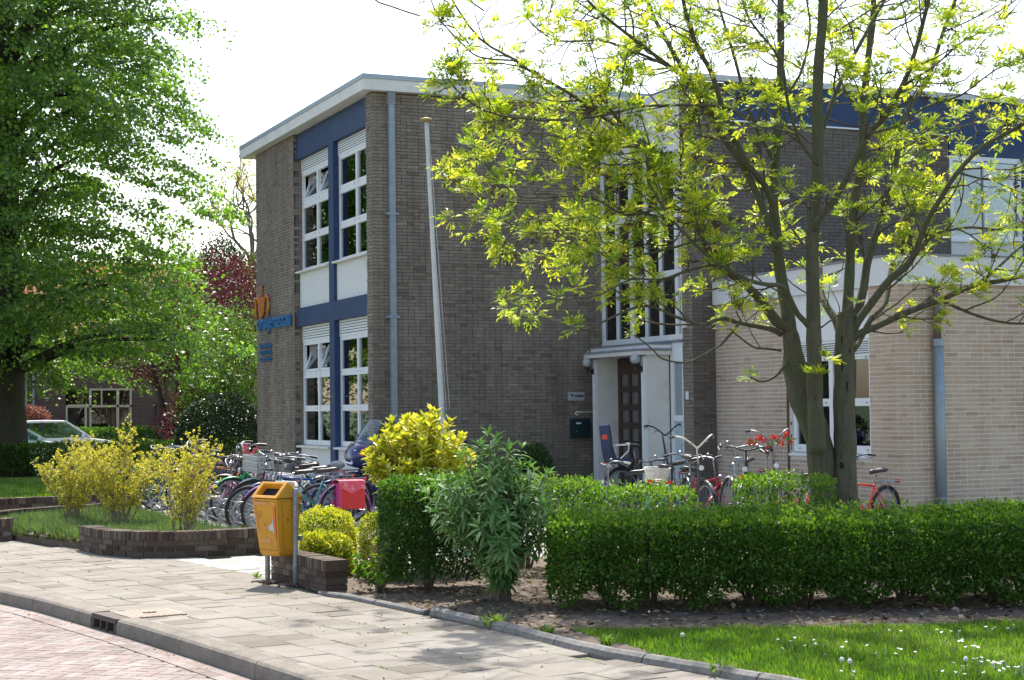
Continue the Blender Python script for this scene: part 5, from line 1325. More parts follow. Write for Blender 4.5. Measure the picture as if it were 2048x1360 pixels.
M_lime = leaf_mat('lime_leaf', [(0.055, 0.105, 0.038), (0.10, 0.175, 0.050), (0.155, 0.25, 0.055), (0.26, 0.36, 0.06)], 0.52, rough=0.4, spec=0.5)
clump_tree('lime_tree', 'huge lime tree with dense dark green drooping foliage on the left lawn', (5.25, 45.6, 0.1), 0.62, 2.6, [(2.5, 5.2), (3.2, 5.7), (4.5, 5.4), (5.85, 4.9), (7.5, 5.1), (9, 5.2), (11, 4.8), (13, 4.4), (16, 3.0), (18.5, 0.5)], 2500, 115, 0.12, M_lime, M_bark2, 81, flat=0.22, csize=0.75, limbs=70, inner=0.25)

# ================================================================== soil, lawn, planter
def polyin(x, y, poly):
    c = np.zeros(len(x), bool); j = len(poly) - 1
    for i in range(len(poly)):
        xi, yi = poly[i]; xj, yj = poly[j]
        m = ((yi > y) != (yj > y)) & (x < (xj - xi) * (y - yi) / (yj - yi + 1e-12) + xi); c ^= m; j = i
    return c
def height_sheet(name, x0, y0, x1, y1, step, z, amp, matl, keep=None, seed=0):
    nx, ny = int((x1 - x0) / step) + 1, int((y1 - y0) / step) + 1
    X, Y = np.meshgrid(np.linspace(x0, x1, nx), np.linspace(y0, y1, ny)); P = np.stack([X.ravel(), Y.ravel(), np.zeros(X.size)], 1)
    Z = z + amp * (0.6 * noise3(P, 4, seed) + 0.5 * noise3(P, 13, seed + 1)) + rng.normal(size=len(P)) * amp * 0.35
    P[:, 2] = Z; i = np.arange(nx - 1); j = np.arange(ny - 1); I, J = np.meshgrid(i, j); a = (J * nx + I).ravel()
    F = np.stack([a, a + 1, a + nx + 1, a + nx], 1)
    if keep is not None:
        c = P[F].mean(1); F = F[keep(c[:, 0], c[:, 1])]
    me = npmesh(name, P, F, np.full(len(F), 0.5), matl, True); return single(name, me, kind='structure')
LAWN = [(5.22, 9.2), (5.26, 11.02), (5.7, 10.75), (6.39, 10.42), (7.44, 10.05), (8.3, 9.75), (10, 9.2), (13, 8.2), (13, 5), (5.9, 5.0), (5.5, 7.6)]
EXL = lambda y: np.interp(y, [p[1] for p in EL], [p[0] for p in EL])
height_sheet('soil_bed', 4.3, 5.0, 16, 17.5, 0.045, 0.128, 0.014, M_soil, lambda x, y: (x > EXL(y) + 0.02) & ~((y > 15.3) & (x > 8.3)) & ~((y > 16.6)) & ~((y > 15.3) & (x < 4.5)) & ~polyin(x, y, LAWN), 3)
b = MB(); b.prism(LAWN, 0.10, 0.125, 'z'); single('lawn', b, kind='structure', mats=M_turf)
def litter(n, poly, size, matl, name, label, cat, z=0.14, seedn=0):
    xs = [p[0] for p in poly]; ys_ = [p[1] for p in poly]
    x = rng.uniform(min(xs), max(xs), n); y = rng.uniform(min(ys_), max(ys_), n); m = polyin(x, y, poly); x, y = x[m], y[m]; k = len(x)
    P = np.stack([x, y, z + rng.uniform(-0.006, 0.012, k)], 1); D = unit(rng.normal(size=(k, 3)) * [1, 1, 0.2]); N = unit(rng.normal(size=(k, 3)) * 0.5 + [0, 0, 1])
    L = size * rng.uniform(0.4, 1.5, k); me = leaf_mesh(name, P, D, N, L, L * rng.uniform(0.1, 0.4, k), rng.random(k), matl, 0.08)
    return single(name, me, label, cat, 'stuff')
M_litter = leaf_mat('dead_leaf', [(0.05, 0.032, 0.02), (0.12, 0.08, 0.05), (0.22, 0.165, 0.11), (0.34, 0.29, 0.22)], 0.1, rough=0.9, spec=0.2)
BED = [(4.6, 14.2), (4.75, 12.5), (4.9, 11.4), (5.0, 10.6), (5.3, 11.05), (6.4, 10.45), (8.3, 9.8), (11, 9.2), (12, 12), (8, 15.2), (5, 15.2)]
litter(9000, BED, 0.045, M_litter, 'leaf_litter', 'dry brown leaf litter and twigs on the soil bed', 'litter')

# grass
def blades(n, poly, h, name, label, matl, z=0.12, w_=0.0035, keep=None, lean=0.5, cat='grass', hn=True):
    xs = [p[0] for p in poly]; ys_ = [p[1] for p in poly]
    x = rng.uniform(min(xs), max(xs), n); y = rng.uniform(min(ys_), max(ys_), n); m = polyin(x, y, poly)
    if keep is not None: m &= keep(x, y)
    x, y = x[m], y[m]; k = len(x); P = np.stack([x, y, np.full(k, z)], 1)
    H = h * rng.uniform(0.5, 1.3, k) * (1 + (0.35 * noise3(P, 3.5, 9) if hn else 0))
    a = rng.uniform(0, 6.283, k); ld = np.stack([np.cos(a), np.sin(a), np.zeros(k)], 1); ln = rng.uniform(0.1, lean, k)
    s_ = np.stack([-np.sin(a + 0.5), np.cos(a + 0.5), np.zeros(k)], 1)
    w2 = w_ * rng.uniform(0.7, 1.4, k)[:, None]; Hc = H[:, None]; lc = ln[:, None]
    mid = P + ld * Hc * lc * 0.35 + [0, 0, 1] * Hc * 0.55; tip = P + ld * Hc * lc + [0, 0, 1] * Hc * 0.95
    V = np.stack([P - s_ * w2, P + s_ * w2, mid + s_ * w2 * 0.8, mid - s_ * w2 * 0.8, tip], 1).reshape(-1, 3)
    o_ = np.arange(k)[:, None] * 5
    F = np.concatenate([o_ + [[0, 1, 2, 3]], o_ + [[3, 2, 4, 4]]]); F1 = o_ + [[0, 1, 2]]; F2 = o_ + [[0, 2, 3]]; F3 = o_ + [[3, 2, 4]]
    r_ = rng.random(k) * 0.6 + 0.32 * noise3(P, 4, 4) + 0.2
    me = npmesh(name, V, np.concatenate([F1, F2, F3]), np.clip(np.concatenate([r_, r_, r_]), 0, 1), matl)
    return single(name, me, label, cat, 'stuff')
M_grass = leaf_mat('grass_blade', [(0.045, 0.095, 0.014), (0.09, 0.165, 0.022), (0.16, 0.25, 0.03), (0.32, 0.34, 0.11)], 0.42, rough=0.5, spec=0.4)
blades(230000, LAWN, 0.050, 'lawn_grass', 'fresh green lawn grass in front of the hedge', M_grass, keep=lambda x, y: (x > 0.30 * y) & (x < 0.98 * y) & (y > 7.6))
FAR = [(4.0, 27.5), (6.3, 31.5), (7.4, 34.0), (8.4, 43.5), (1.5, 43.5), (2.5, 27)]
b = MB(); b.prism([(2.4, 27.6), (4.2, 27.6), (6.4, 31.6), (7.6, 34.6), (40, 34.8), (40, 46), (-3, 46), (-3, 30)], 0.08, 0.128, 'z'); single('far_lawn', b, kind='structure', mats=mat('far_turf', (0.05, 0.10, 0.02), 0.95, 0.3, 4, 0.5))
blades(60000, [(2.4, 28), (4.2, 28), (6.4, 32), (7.6, 34.6), (8.6, 43), (2, 43)], 0.07, 'far_lawn_grass', 'shaded lawn grass under the lime tree', M_grass, w_=0.009)
# daisies and dandelion clocks
M_daisy = mat('daisy_white', (0.78, 0.78, 0.75), 0.8, 0.05); M_core = mat('daisy_core', (0.6, 0.42, 0.03), 0.8, 0.05)
def daisy_mesh(r_):
    b = MB(); vs = [(0, 0, 0.0)]; n = 10
    for k in range(n):
        a = 6.2832 * k / n; q = r_ if k % 2 == 0 else r_ * 0.72; vs.append((q * math.cos(a), q * math.sin(a), 0.002))
    b.add(vs, [(0, 1 + k, 1 + (k + 1) % n) for k in range(n)], 0.5, 0)
    b.add([(r_ * 0.28 * math.cos(k), r_ * 0.28 * math.sin(k), 0.004) for k in range(6)], [tuple(range(6))], 0.5, 1)
    b.tube([(0, 0, 0), (0.004, 0.002, -0.045)], 0.0012, 3, mi=0); return b.mesh('daisy', [M_daisy, M_core])
dm = [daisy_mesh(0.011), daisy_mesh(0.013)]
spots = []
rs = random.Random(91)
for cx, cy, n, sx, sy in ((6.24, 9.39, 16, .25, .3), (7.28, 9.47, 14, .3, .22), (7.11, 8.78, 10, .2, .3), (6.73, 8.04, 46, .16, .34), (6.42, 8.91, 10, .4, .3), (6.26, 7.96, 8, .25, .12), (5.73, 8.25, 5, .25, .2), (7.78, 9.39, 8, .2, .1)):
    for k in range(n): spots.append((cx + rs.gauss(0, sx / 2), cy + rs.gauss(0, sy / 2)))
for i, (x, y) in enumerate(spots):
    o = single('daisy', dm[i % 2], 'small white daisy flower in the lawn in front of the hedge', 'daisy', group='daisies in the lawn', loc=(x, y, 0.172 + rs.uniform(-0.008, 0.008))); o.rotation_euler = (rs.uniform(-.4, .4), rs.uniform(-.4, .4), rs.random() * 6)
M_puff = mat('dandelion_clock', (0.62, 0.60, 0.55), 0.95, 0.1)
for i, (x, y, lab) in enumerate(((5.77, 8.35, 'larger left dandelion clock of the pair near the bottom edge'), (5.77, 8.27, 'smaller right dandelion clock of the pair near the bottom edge'), (6.41, 8.01, 'lone pale dandelion clock left of the daisy patch'), (5.64, 10.52, 'tall thin dandelion clock at the foot of the hedge'), (5.47, 9.74, 'low brownish dandelion clock in the left part of the lawn'))):
    t = thing('dandelion', lab, 'flower', (x, y, 0.12)); h = 0.11 if i != 3 else 0.17
    b = MB(); b.tube([(x, y, 0.12), (x + 0.005, y, 0.12 + h)], 0.0025, 4); part('stalk', b, t, mats=M_twig)
    b = MB(); r_ = 0.015 if i != 3 else 0.008
    b.lathe((x + 0.005, y, 0.12 + h), [(r_ * math.sin(math.pi * k / 6), -r_ * math.cos(math.pi * k / 6)) for k in range(7)], 10); part('clock', b, t, mats=M_puff)
# tufts in the pavement joints
var = [big_leaf(1, 0.07, 0.25, i, 0.3 + i * 0.2, M_grass) for i in range(3)]
for (x, y, s_, lab) in ((4.84, 11.48, 1.0, 'large grass tuft growing on the pavement edging'), (5.01, 10.88, 0.7, 'smaller grass tuft right of the large one on the edging'), (5.16, 10.23, 0.6, 'grass tuft where the lawn meets the edging'), (5.19, 8.8, 0.8, 'pale green tuft on the lower edging at the bottom edge'), (4.24, 15.97, 0.35, 'small weed tuft behind the bin post')):
    t = thing('grass_tuft', lab, 'weed', (x, y, 0.12)); T = []
    for k in range(int(46 * s_ + 10)):
        a_ = rs.uniform(0, 6.28); T.append((Vector((x + rs.gauss(0, .035) * s_, y + rs.gauss(0, .05) * s_, 0.12)), frame((math.cos(a_) * 0.5, math.sin(a_) * 0.5, rs.uniform(0.5, 1.3)), (-math.cos(a_), -math.sin(a_), 0.6)), 0.12 * (0.4 + 0.6 * s_) * rs.uniform(0.6, 1.2), rs.randrange(3)))
    scatter(t, 'blade', var, T, M_grass, 0, 'blades')
jw = []
for (d, x, y, k) in tiles:
    if rs.random() < 0.35 and k == 1:
        for q in range(rs.randrange(4, 16)): jw.append((x + 0.151 * ca + rs.gauss(0, .05) * sa, y + 0.151 * sa + rs.gauss(0, 0.06)))
for y in np.arange(9, 19, 0.02):
    if rs.random() < 0.5: jw.append((kx(y) - 0.01 + rs.gauss(0, .012), y, 0))
jp = np.array([(q[0], q[1], 0.0 if len(q) == 3 else 0.116) for q in jw]); k = len(jp)
me = leaf_mesh('joint_weeds', jp, unit(rng.normal(size=(k, 3)) * [.8, .8, .3] + [0, 0, .9]), unit(rng.normal(size=(k, 3))), rng.uniform(0.006, 0.022, k), rng.uniform(0.002, 0.005, k), rng.random(k), M_weed)
single('joint_weeds', me, 'tiny weeds and moss in the pavement joints and along the kerb foot', 'weeds', 'stuff')
GUT = [(kx(y) - 0.02, y) for y in np.arange(9, 16, 0.5)] + [(kx(y) - 0.16, y) for y in np.arange(16, 9, -0.5)]
litter(900, GUT, 0.022, M_litter, 'gutter_litter', 'dry blossom and leaf scraps lying in the gutter', 'litter', z=0.004)
litter(260, [(3.0, 9.5), (4.8, 9.5), (4.5, 14), (3.9, 15)], 0.02, M_litter, 'pavement_litter', 'small brown scraps scattered on the pavement tiles', 'litter', z=0.124)

# concrete edging between pavement and bed
edg = thing('edging', 'rounded grey concrete edging along the soil bed and lawn', 'edging', (4.75, 12.4, 0.12))
M_edge = mat('edging_concrete', (0.20, 0.19, 0.175), 0.95, 0.3, 25, 0.8, stain=(0.10, 0.10, 0.085), stain_scale=6, stain_lo=0.5, stain_hi=0.65)
y = 12.42
def edge_piece(ya, yb, r_, zc):
    b = MB(); P = [(float(exy(ya + (yb - ya) * i / 6)) + 0.0, ya + (yb - ya) * i / 6, zc + rs.uniform(-.003, .003)) for i in range(7)]; b.tube(P, r_, 10); part('edging_stone', b, edg, mats=M_edge)
while y > 5.5: edge_piece(y, y - 0.985, 0.055, 0.125); y -= 1.0
y = 14.35
while y > 12.6: edge_piece(y, y - 0.88, 0.035, 0.108); y -= 0.9

# brick planter walls
M_pbrick = ramp_mat('planter_brick', [(0.055, 0.036, 0.028), (0.085, 0.055, 0.042), (0.115, 0.080, 0.062), (0.10, 0.080, 0.066), (0.19, 0.16, 0.125)], 0.95, 0.3, 40, 0.7, big=(0.7, 0.68, 0.62), bigscale=2.5)
M_pmort = mat('planter_mortar', (0.14, 0.125, 0.105), 0.95, 0.3, 12, 0.6)
def low_wall(label, path, H=0.29, Tk=0.21, z0=0.12, cap=0.10, single_n=300, seed=1):
    P = smooth_path([(x, y, 0) for x, y in path], 5) if len(path) > 2 else [Vector((*path[0], 0)), Vector((*path[1], 0))]
    cum = [0]
    for a, c in zip(P[:-1], P[1:]): cum.append(cum[-1] + (c - a).length)
    tot = cum[-1]; rs = random.Random(seed)
    def at(s_):
        s_ = min(max(s_, 0), tot - 1e-6)
        for i in range(len(P) - 1):
            if cum[i + 1] >= s_: d = (P[i + 1] - P[i]).normalized(); return P[i] + d * (s_ - cum[i]), d
        return P[-1], (P[-1] - P[-2]).normalized()
    t = thing('low_wall', label, 'wall', (path[0][0], path[0][1], z0)); core = MB(); n = max(2, int(tot / 0.15))
    vs = []; fs = []
    for i in range(n + 1):
        p, d = at(tot * i / n); 
        if i == 0: p = p + d * 0.02
        if i == n: p = p - d * 0.02
        nx = Vector((-d.y, d.x, 0)) * (Tk / 2 - 0.012); vs += [tuple(p - nx + Vector((0, 0, z0 - 0.03))), tuple(p + nx + Vector((0, 0, z0 - 0.03))), tuple(p + nx + Vector((0, 0, z0 + H - 0.012))), tuple(p - nx + Vector((0, 0, z0 + H - 0.012)))]
    for i in range(n): a = 4 * i; fs += [(a, a + 4, a + 7, a + 3), (a + 3, a + 7, a + 6, a + 2), (a + 1, a + 2, a + 6, a + 5)]
    fs += [(0, 3, 2, 1), (4 * n, 4 * n + 1, 4 * n + 2, 4 * n + 3)]; core.add(vs, fs); cw = part('mortar_core', core, t, mats=M_pmort)
    nb = 0
    def br(me, p, d, z, tw=0):
        nonlocal nb; nb += 1; o = part('brick', me, t); o.matrix_basis = Matrix.Translation((p.x, p.y, z)) @ Matrix.Rotation(math.atan2(d.y, d.x) + tw, 4, 'Z')
    nc = round((H - cap) / 0.0625); ch = (H - cap) / nc
    for c in range(nc):
        s_ = -0.11 if c % 2 else 0.0
        while s_ < tot - 0.03:
            a, e = max(0, s_), min(tot, s_ + 0.205); L_ = e - a
            if L_ > 0.03:
                p, d = at((a + e) / 2); k = rs.randrange(5); b = MB(); key = ('w', round(L_, 3), k)
                if key not in _bm: b.box(-L_ / 2, -Tk / 2, -ch / 2 + 0.005, L_ / 2, Tk / 2, ch / 2 - 0.005, (k + 0.5) / 5); _bm[key] = b.mesh('brick', M_pbrick)
                br(_bm[key], p, d, z0 + (c + 0.5) * ch)
            s_ += 0.215
    s_ = 0.0
    while s_ < tot - 0.03:
        p, d = at(s_ + 0.029); k = rs.randrange(5); key = ('r', k)
        if key not in _bm: b = MB(); b.box(-0.0255, -Tk / 2 - 0.003, -cap / 2, 0.0255, Tk / 2 + 0.003, cap / 2, (k + 0.5) / 5); _bm[key] = b.mesh('brick', M_pbrick)
        br(_bm[key], p, d, z0 + H - cap / 2 + rs.uniform(-0.003, 0.003), rs.uniform(-0.02, 0.02)); s_ += 0.0605
    return t
low_wall('curved brown brick planter wall with upright capping bricks left of the bin', [(3.33, 20.36), (3.46, 19.5), (3.75, 19.0), (4.3, 18.76), (4.9, 18.82), (5.5, 19.15)], seed=1)
low_wall('short straight low brick wall standing right behind the bin', [(4.47, 15.92), (4.56, 14.42)], H=0.28, seed=2)
low_wall('end of a brown brick planter wall at the left picture edge', [(2.70, 22.38), (2.2, 22.6), (1.6, 23.3)], seed=3)
low_wall('far curved planter wall at the edge of the shaded lawn', [(2.6, 27.3), (3.4, 27.6), (4.2, 27.7), (5.0, 28.2), (5.6, 29.2)], H=0.30, seed=4)
low_wall('inner curved planter wall behind the low lavender, nearer than the far one', [(2.35, 23.9), (3.0, 24.9), (3.7, 25.4), (4.5, 25.8), (5.1, 26.6)], H=0.26, seed=5)
# planter bed
PB = [(2.75, 22.3), (3.35, 20.3), (3.5, 19.6), (3.8, 19.15), (4.3, 18.9), (4.9, 18.95), (5.1, 19.6), (5.0, 21.0), (4.95, 23), (5.0, 26.2), (4.4, 25.7), (3.6, 25.2), (2.9, 24.6), (2.4, 23.8)]
b = MB(); b.prism(PB, 0.10, 0.19, 'z'); single('planter_soil', b, kind='structure', mats=M_soil)
M_lav = leaf_mat('lavender_leaf', [(0.06, 0.085, 0.05), (0.085, 0.125, 0.065), (0.11, 0.165, 0.07), (0.20, 0.23, 0.15)], 0.35, rough=0.6)
blades(52000, PB, 0.17, 'lavender', 'dense grey green lavender cover filling the planter', M_lav, z=0.17, w_=0.006, lean=0.7, cat='ground cover')
litter(1800, [(2.75, 22.2), (3.3, 20.4), (3.7, 20.9), (3.3, 22.6)], 0.07, M_litter, 'lavender_straw', 'dry brown lavender stems in the planter gap', 'litter', z=0.22)

# yellow flowering shrubs
M_fors = leaf_mat('young_yellow_leaf', [(0.50, 0.36, 0.16), (0.62, 0.58, 0.05), (0.74, 0.72, 0.06), (0.80, 0.78, 0.12)], 0.35, tcol=(1.0, 1.0, 0.55), rough=0.5)
M_stem2 = mat('pale_stem', (0.24, 0.19, 0.14), 0.9, 0.25, 10)
def whip_shrub(label, base, nst, h, rad, seed, ncl, lean=(0, 0)):
    rs = random.Random(seed); t = thing('yellow_whip_shrub', label, 'shrub', base); b = MB(); pts = []; 
    for i in range(nst):
        a_ = rs.uniform(0, 6.28); r_ = rs.random() ** 0.6; hh = h * (1.05 - 0.35 * r_) * rs.uniform(0.8, 1.08)
        s0 = Vector((base[0] + rs.gauss(0, .06), base[1] + rs.gauss(0, .06), base[2])); e = Vector((base[0] + lean[0] + rad * r_ * math.cos(a_), base[1] + lean[1] + rad * r_ * math.sin(a_), base[2] + hh))
        P = smooth_path([s0, s0.lerp(e, 0.35) + Vector((rs.gauss(0, .02), rs.gauss(0, .02), 0.10)), s0.lerp(e, 0.7) + Vector((rs.gauss(0, .03), 0, 0.05)), e], 4)
        b.tube(P, [0.0065 * (1 - 0.7 * k / len(P)) for k in range(len(P))], 4)
        for k in range(3, len(P)):
            for q in range(rs.choice((1, 2, 2))):
                d = Vector((rs.gauss(0, 1), rs.gauss(0, 1), rs.uniform(0.4, 1.6))).normalized(); l = rs.uniform(0.06, 0.20); Q = [P[k], P[k] + d * l * 0.5, P[k] + d * l + Vector((0, 0, l * 0.2))]
                b.tube(Q, 0.0025, 3, caps=False); pts += [Q[1], Q[2], P[k], Q[1].lerp(Q[2], 0.5)]
    part('stems', b, t, kind='stuff', mats=M_stem2)
    pts = np.array([p[:] for p in pts]); pts = pts[pts[:, 2] > base[2] + h * 0.16]
    idx = rng.integers(0, len(pts), ncl); c = np.repeat(pts[idx] + rng.normal(size=(ncl, 3)) * 0.012, 5, 0); n = len(c)
    me = leaf_mesh('leaves', c, rnd_dirs(n) + [0, 0, 0.3], rnd_dirs(n) + [0, 0, 0.6], rng.uniform(0.016, 0.030, n), rng.uniform(0.008, 0.013, n), 0.5 + 0.28 * rng.normal(size=n), M_fors)
    part('leaves', me, t, kind='stuff'); return t
whip_shrub('leftmost of the three yellow leafed shrubs in the planter', (3.62, 23.4, 0.15), 24, 1.15, 0.50, 1, 1900)
whip_shrub('middle and widest of the three yellow leafed shrubs in the planter', (4.12, 22.6, 0.15), 34, 1.38, 0.62, 2, 3400)
whip_shrub('rightmost yellow leafed shrub, standing in front of the bicycle racks', (4.36, 19.75, 0.15), 22, 1.30, 0.48, 3, 1700, (0.05, 0.05))

# ================================================================== litter bin
tb = thing('litter_bin', 'yellow plastic street litter bin with orange stickers on a galvanised post frame', 'litter bin', (4.345, 15.36, 0.12), rz=0)
M_bin = mat('bin_yellow', (0.62, 0.29, 0.018), 0.45, 0.06, 4, stain=(0.40, 0.20, 0.04), stain_scale=5, stain_lo=0.52, stain_hi=0.85, spec=0.4)
M_galv = mat('galvanised_post', (0.24, 0.255, 0.265), 0.55, 0.25, 22, metal=0.3, stain=(0.36, 0.38, 0.38), stain_scale=35, stain_lo=0.55, stain_hi=0.6)
az = R(248); fy = Vector((math.sin(az), math.cos(az), 0)); fx = Vector((math.sin(R(158)), math.cos(R(158)), 0)); bc = Vector((4.28, 15.36, 0))
def BW(x, y, z): return tuple(bc + fx * x + fy * y + Vector((0, 0, z)))
b = MB()
def ring(z, hw, yf, yb): return [BW(-hw, yb, z), BW(hw, yb, z), BW(hw, yf, z), BW(-hw, yf, z)]
lv = [(0.385, 0.125, 0.085, -0.10), (0.41, 0.145, 0.10, -0.115), (0.425, 0.150, 0.105, -0.118), (0.925, 0.19, 0.165, -0.135)]
vs = []
for l in lv: vs += ring(*l)
fs = [(3, 2, 1, 0)]
for i in range(3):
    for k in range(4): a, c = 4 * i + k, 4 * i + (k + 1) % 4; fs.append((a, c, c + 4, a + 4))
b.add(vs, fs)
body = part('body', b, tb, mats=M_bin); bv = body.modifiers.new('bevel', 'BEVEL'); bv.width = 0.014; bv.segments = 3; bv.limit_method = 'ANGLE'; bv.angle_limit = R(30)
# hood with a slanted opening
b = MB()
F0, F1 = (0.175, 0.932), (0.030, 1.085)     # front foot and ridge of the hood (y, z)
def hp(x, t): return BW(x, F0[0] + (F1[0] - F0[0]) * t, F0[1] + (F1[1] - F0[1]) * t)
o = [hp(-0.2, 0), hp(0.2, 0), hp(0.2, 1), hp(-0.2, 1)]; i_ = [hp(-0.145, 0.22), hp(0.145, 0.22), hp(0.145, 0.86), hp(-0.145, 0.86)]
bk = [BW(-0.2, -0.14, 0.955), BW(0.2, -0.14, 0.955)]; bt = [BW(-0.2, -0.14, 0.932), BW(0.2, -0.14, 0.932)]
dp_ = [tuple(Vector(p) - fy * 0.035 - Vector((0, 0, 0.05))) for p in i_]
vs = o + i_ + bk + bt + dp_
fs = [(0, 1, 5, 4), (1, 2, 6, 5), (2, 3, 7, 6), (3, 0, 4, 7), (3, 2, 9, 8), (8, 9, 11, 10), (1, 11, 9, 2), (0, 3, 8, 10), (4, 5, 13, 12), (5, 6, 14, 13), (6, 7, 15, 14), (7, 4, 12, 15), (0, 10, 11, 1)]
b.add(vs, fs); hood = part('hood', b, tb, mats=M_bin); bv = hood.modifiers.new('bevel', 'BEVEL'); bv.width = 0.012; bv.segments = 3; bv.limit_method = 'ANGLE'; bv.angle_limit = R(25)
b = MB(); b.add([tuple(Vector(p) + Vector((0, 0, 0.004))) for p in dp_], [(0, 1, 2, 3)]); part('opening', b, tb, mats=M_black)
# door seam lines, lock and screws
M_seam = mat('seam', (0.10, 0.05, 0.01), 0.8, 0)
def fpt(x, z, off=0.004):
    t = (z - 0.425) / 0.5; yf = 0.105 + t * 0.06; return BW(x, yf + off, z)
def strip(b, P, wd, horiz=False, off=0.0035):
    for (xa, za), (xb, zb) in zip(P[:-1], P[1:]):
        dx, dz = xb - xa, zb - za; l = math.hypot(dx, dz); nx, nz = -dz / l * wd / 2, dx / l * wd / 2
        b.add([fpt(xa - nx, za - nz, off), fpt(xb - nx, zb - nz, off), fpt(xb + nx, zb + nz, off), fpt(xa + nx, za + nz, off)], [(0, 1, 2, 3)])
b = MB(); strip(b, [(-0.165, 0.905), (0.172, 0.905)], 0.003); strip(b, [(0.172, 0.905), (0.135, 0.445)], 0.003); strip(b, [(0.135, 0.445), (-0.13, 0.445)], 0.003)
def spt(y, z, off=0.004): t = (z - 0.425) / 0.5; return BW(0.150 + 0.04 * t + off, y, z)
for ya, za, yb, zb in ((0.10, 0.91, 0.045, 0.44), (0.10, 0.91, -0.12, 0.91), (0.045, 0.44, -0.1, 0.44)):
    d = Vector((yb - ya, zb - za)).normalized(); n_ = Vector((-d.y, d.x)) * 0.0015
    b.add([spt(ya - n_.x, za - n_.y), spt(yb - n_.x, zb - n_.y), spt(yb + n_.x, zb + n_.y), spt(ya + n_.x, za + n_.y)], [(0, 1, 2, 3)])
part('door_seam', b, tb, mats=M_seam)
b = MB(); c = spt(0.02, 0.73, 0.0045); b.add([tuple(Vector(c) + fy * 0.009 * math.cos(k) + Vector((0, 0, 0.009 * math.sin(k)))) for k in range(6)], [tuple(range(6))]); part('lock', b, tb, mats=M_black)
M_st1 = mat('orange_sticker', (0.72, 0.13, 0.015), 0.4, 0.1, 20); M_st2 = mat('faded_sticker', (0.66, 0.27, 0.12), 0.6, 0.15, 25, stain=(0.62, 0.33, 0.05), stain_scale=25, stain_lo=0.5, stain_hi=0.6); M_st3 = mat('pale_sticker', (0.50, 0.55, 0.62), 0.6, 0.1, 30); M_mark = mat('scratch_mark', (0.05, 0.035, 0.02), 0.8, 0.2)
b = MB(); strip(b, [(0.150, 0.86), (0.128, 0.55)], 0.032, off=0.005); part('orange_sticker', b, tb, mats=M_st1)
b = MB()
z_ = 0.66
while z_ > 0.56: strip(b, [(0.134 - 0.012, z_), (0.134 + 0.008, z_)], 0.006, off=0.0065); z_ -= 0.014
part('sticker_print', b, tb, mats=M_st2)
b = MB(); strip(b, [(-0.165, 0.885), (0.05, 0.885)], 0.03, off=0.005); part('faded_sticker', b, tb, mats=M_st2)
b = MB(); strip(b, [(-0.11, 0.535), (0.06, 0.53)], 0.036, off=0.005); part('faded_sticker', b, tb, mats=M_st2)
b = MB(); b.add([fpt(-0.155, 0.86, 0.005), fpt(-0.14, 0.86, 0.005), fpt(-0.115, 0.62, 0.005), fpt(-0.135, 0.62, 0.005)], [(0, 1, 2, 3)]); part('faded_sticker', b, tb, mats=M_st2)
b = MB(); b.add([fpt(0.115, 0.75, 0.005), fpt(0.095, 0.70, 0.005), fpt(0.035, 0.66, 0.005), fpt(0.05, 0.63, 0.005), fpt(0.10, 0.63, 0.005), fpt(0.118, 0.60, 0.005)], [(0, 1, 2, 3, 4, 5)]); part('torn_sticker', b, tb, mats=M_st3)
b = MB()
for (xa, za, xb, zb) in ((-0.02, 0.685, 0.01, 0.70), (-0.025, 0.672, 0.008, 0.686), (-0.10, 0.80, -0.095, 0.75), (-0.085, 0.81, -0.06, 0.80), (-0.06, 0.80, -0.055, 0.75), (-0.09, 0.775, -0.06, 0.77), (-0.10, 0.75, -0.07, 0.735)): strip(b, [(xa, za), (xb, zb)], 0.003, off=0.006)
part('scribbles', b, tb, mats=M_mark)
b = MB(); P = [BW(-0.215, -0.04, 0.05), BW(-0.215, -0.04, 0.93), BW(-0.205, -0.055, 1.0), BW(-0.165, -0.09, 1.045), BW(-0.11, -0.10, 1.06), BW(0.11, -0.10, 1.06), BW(0.165, -0.09, 1.045), BW(0.205, -0.055, 1.0), BW(0.215, -0.04, 0.93), BW(0.215, -0.04, 0.05)]
b.tube(smooth_path(P, 3), 0.0245, 12); part('post_frame', b, tb, mats=M_galv, smooth=True)
b = MB(); b.obox(BW(0, -0.125, 0.85), (0.42, 0.03, 0.05), Matrix((fx, fy, Vector((0, 0, 1)))).transposed()); b.obox(BW(0, -0.115, 0.55), (0.42, 0.03, 0.05), Matrix((fx, fy, Vector((0, 0, 1)))).transposed()); part('bracket', b, tb, mats=M_galv)
b = MB()
for (x, y) in ((-0.215, -0.07), (0.215, -0.07)):
    for k in range(60): a_ = rs.uniform(0, 6.28); r_ = abs(rs.gauss(0, 0.07)); p = BW(x + r_ * math.cos(a_), y + r_ * math.sin(a_), 0.118); b.obox(p, (rs.uniform(.01, .03), rs.uniform(.01, .03), rs.uniform(.01, .03)), Euler((rs.random(), rs.random(), rs.random())).to_matrix())
o_ = single('loose_earth', b, 'crumbs of loose earth round the bin posts', 'earth', 'stuff', mats=M_soil)

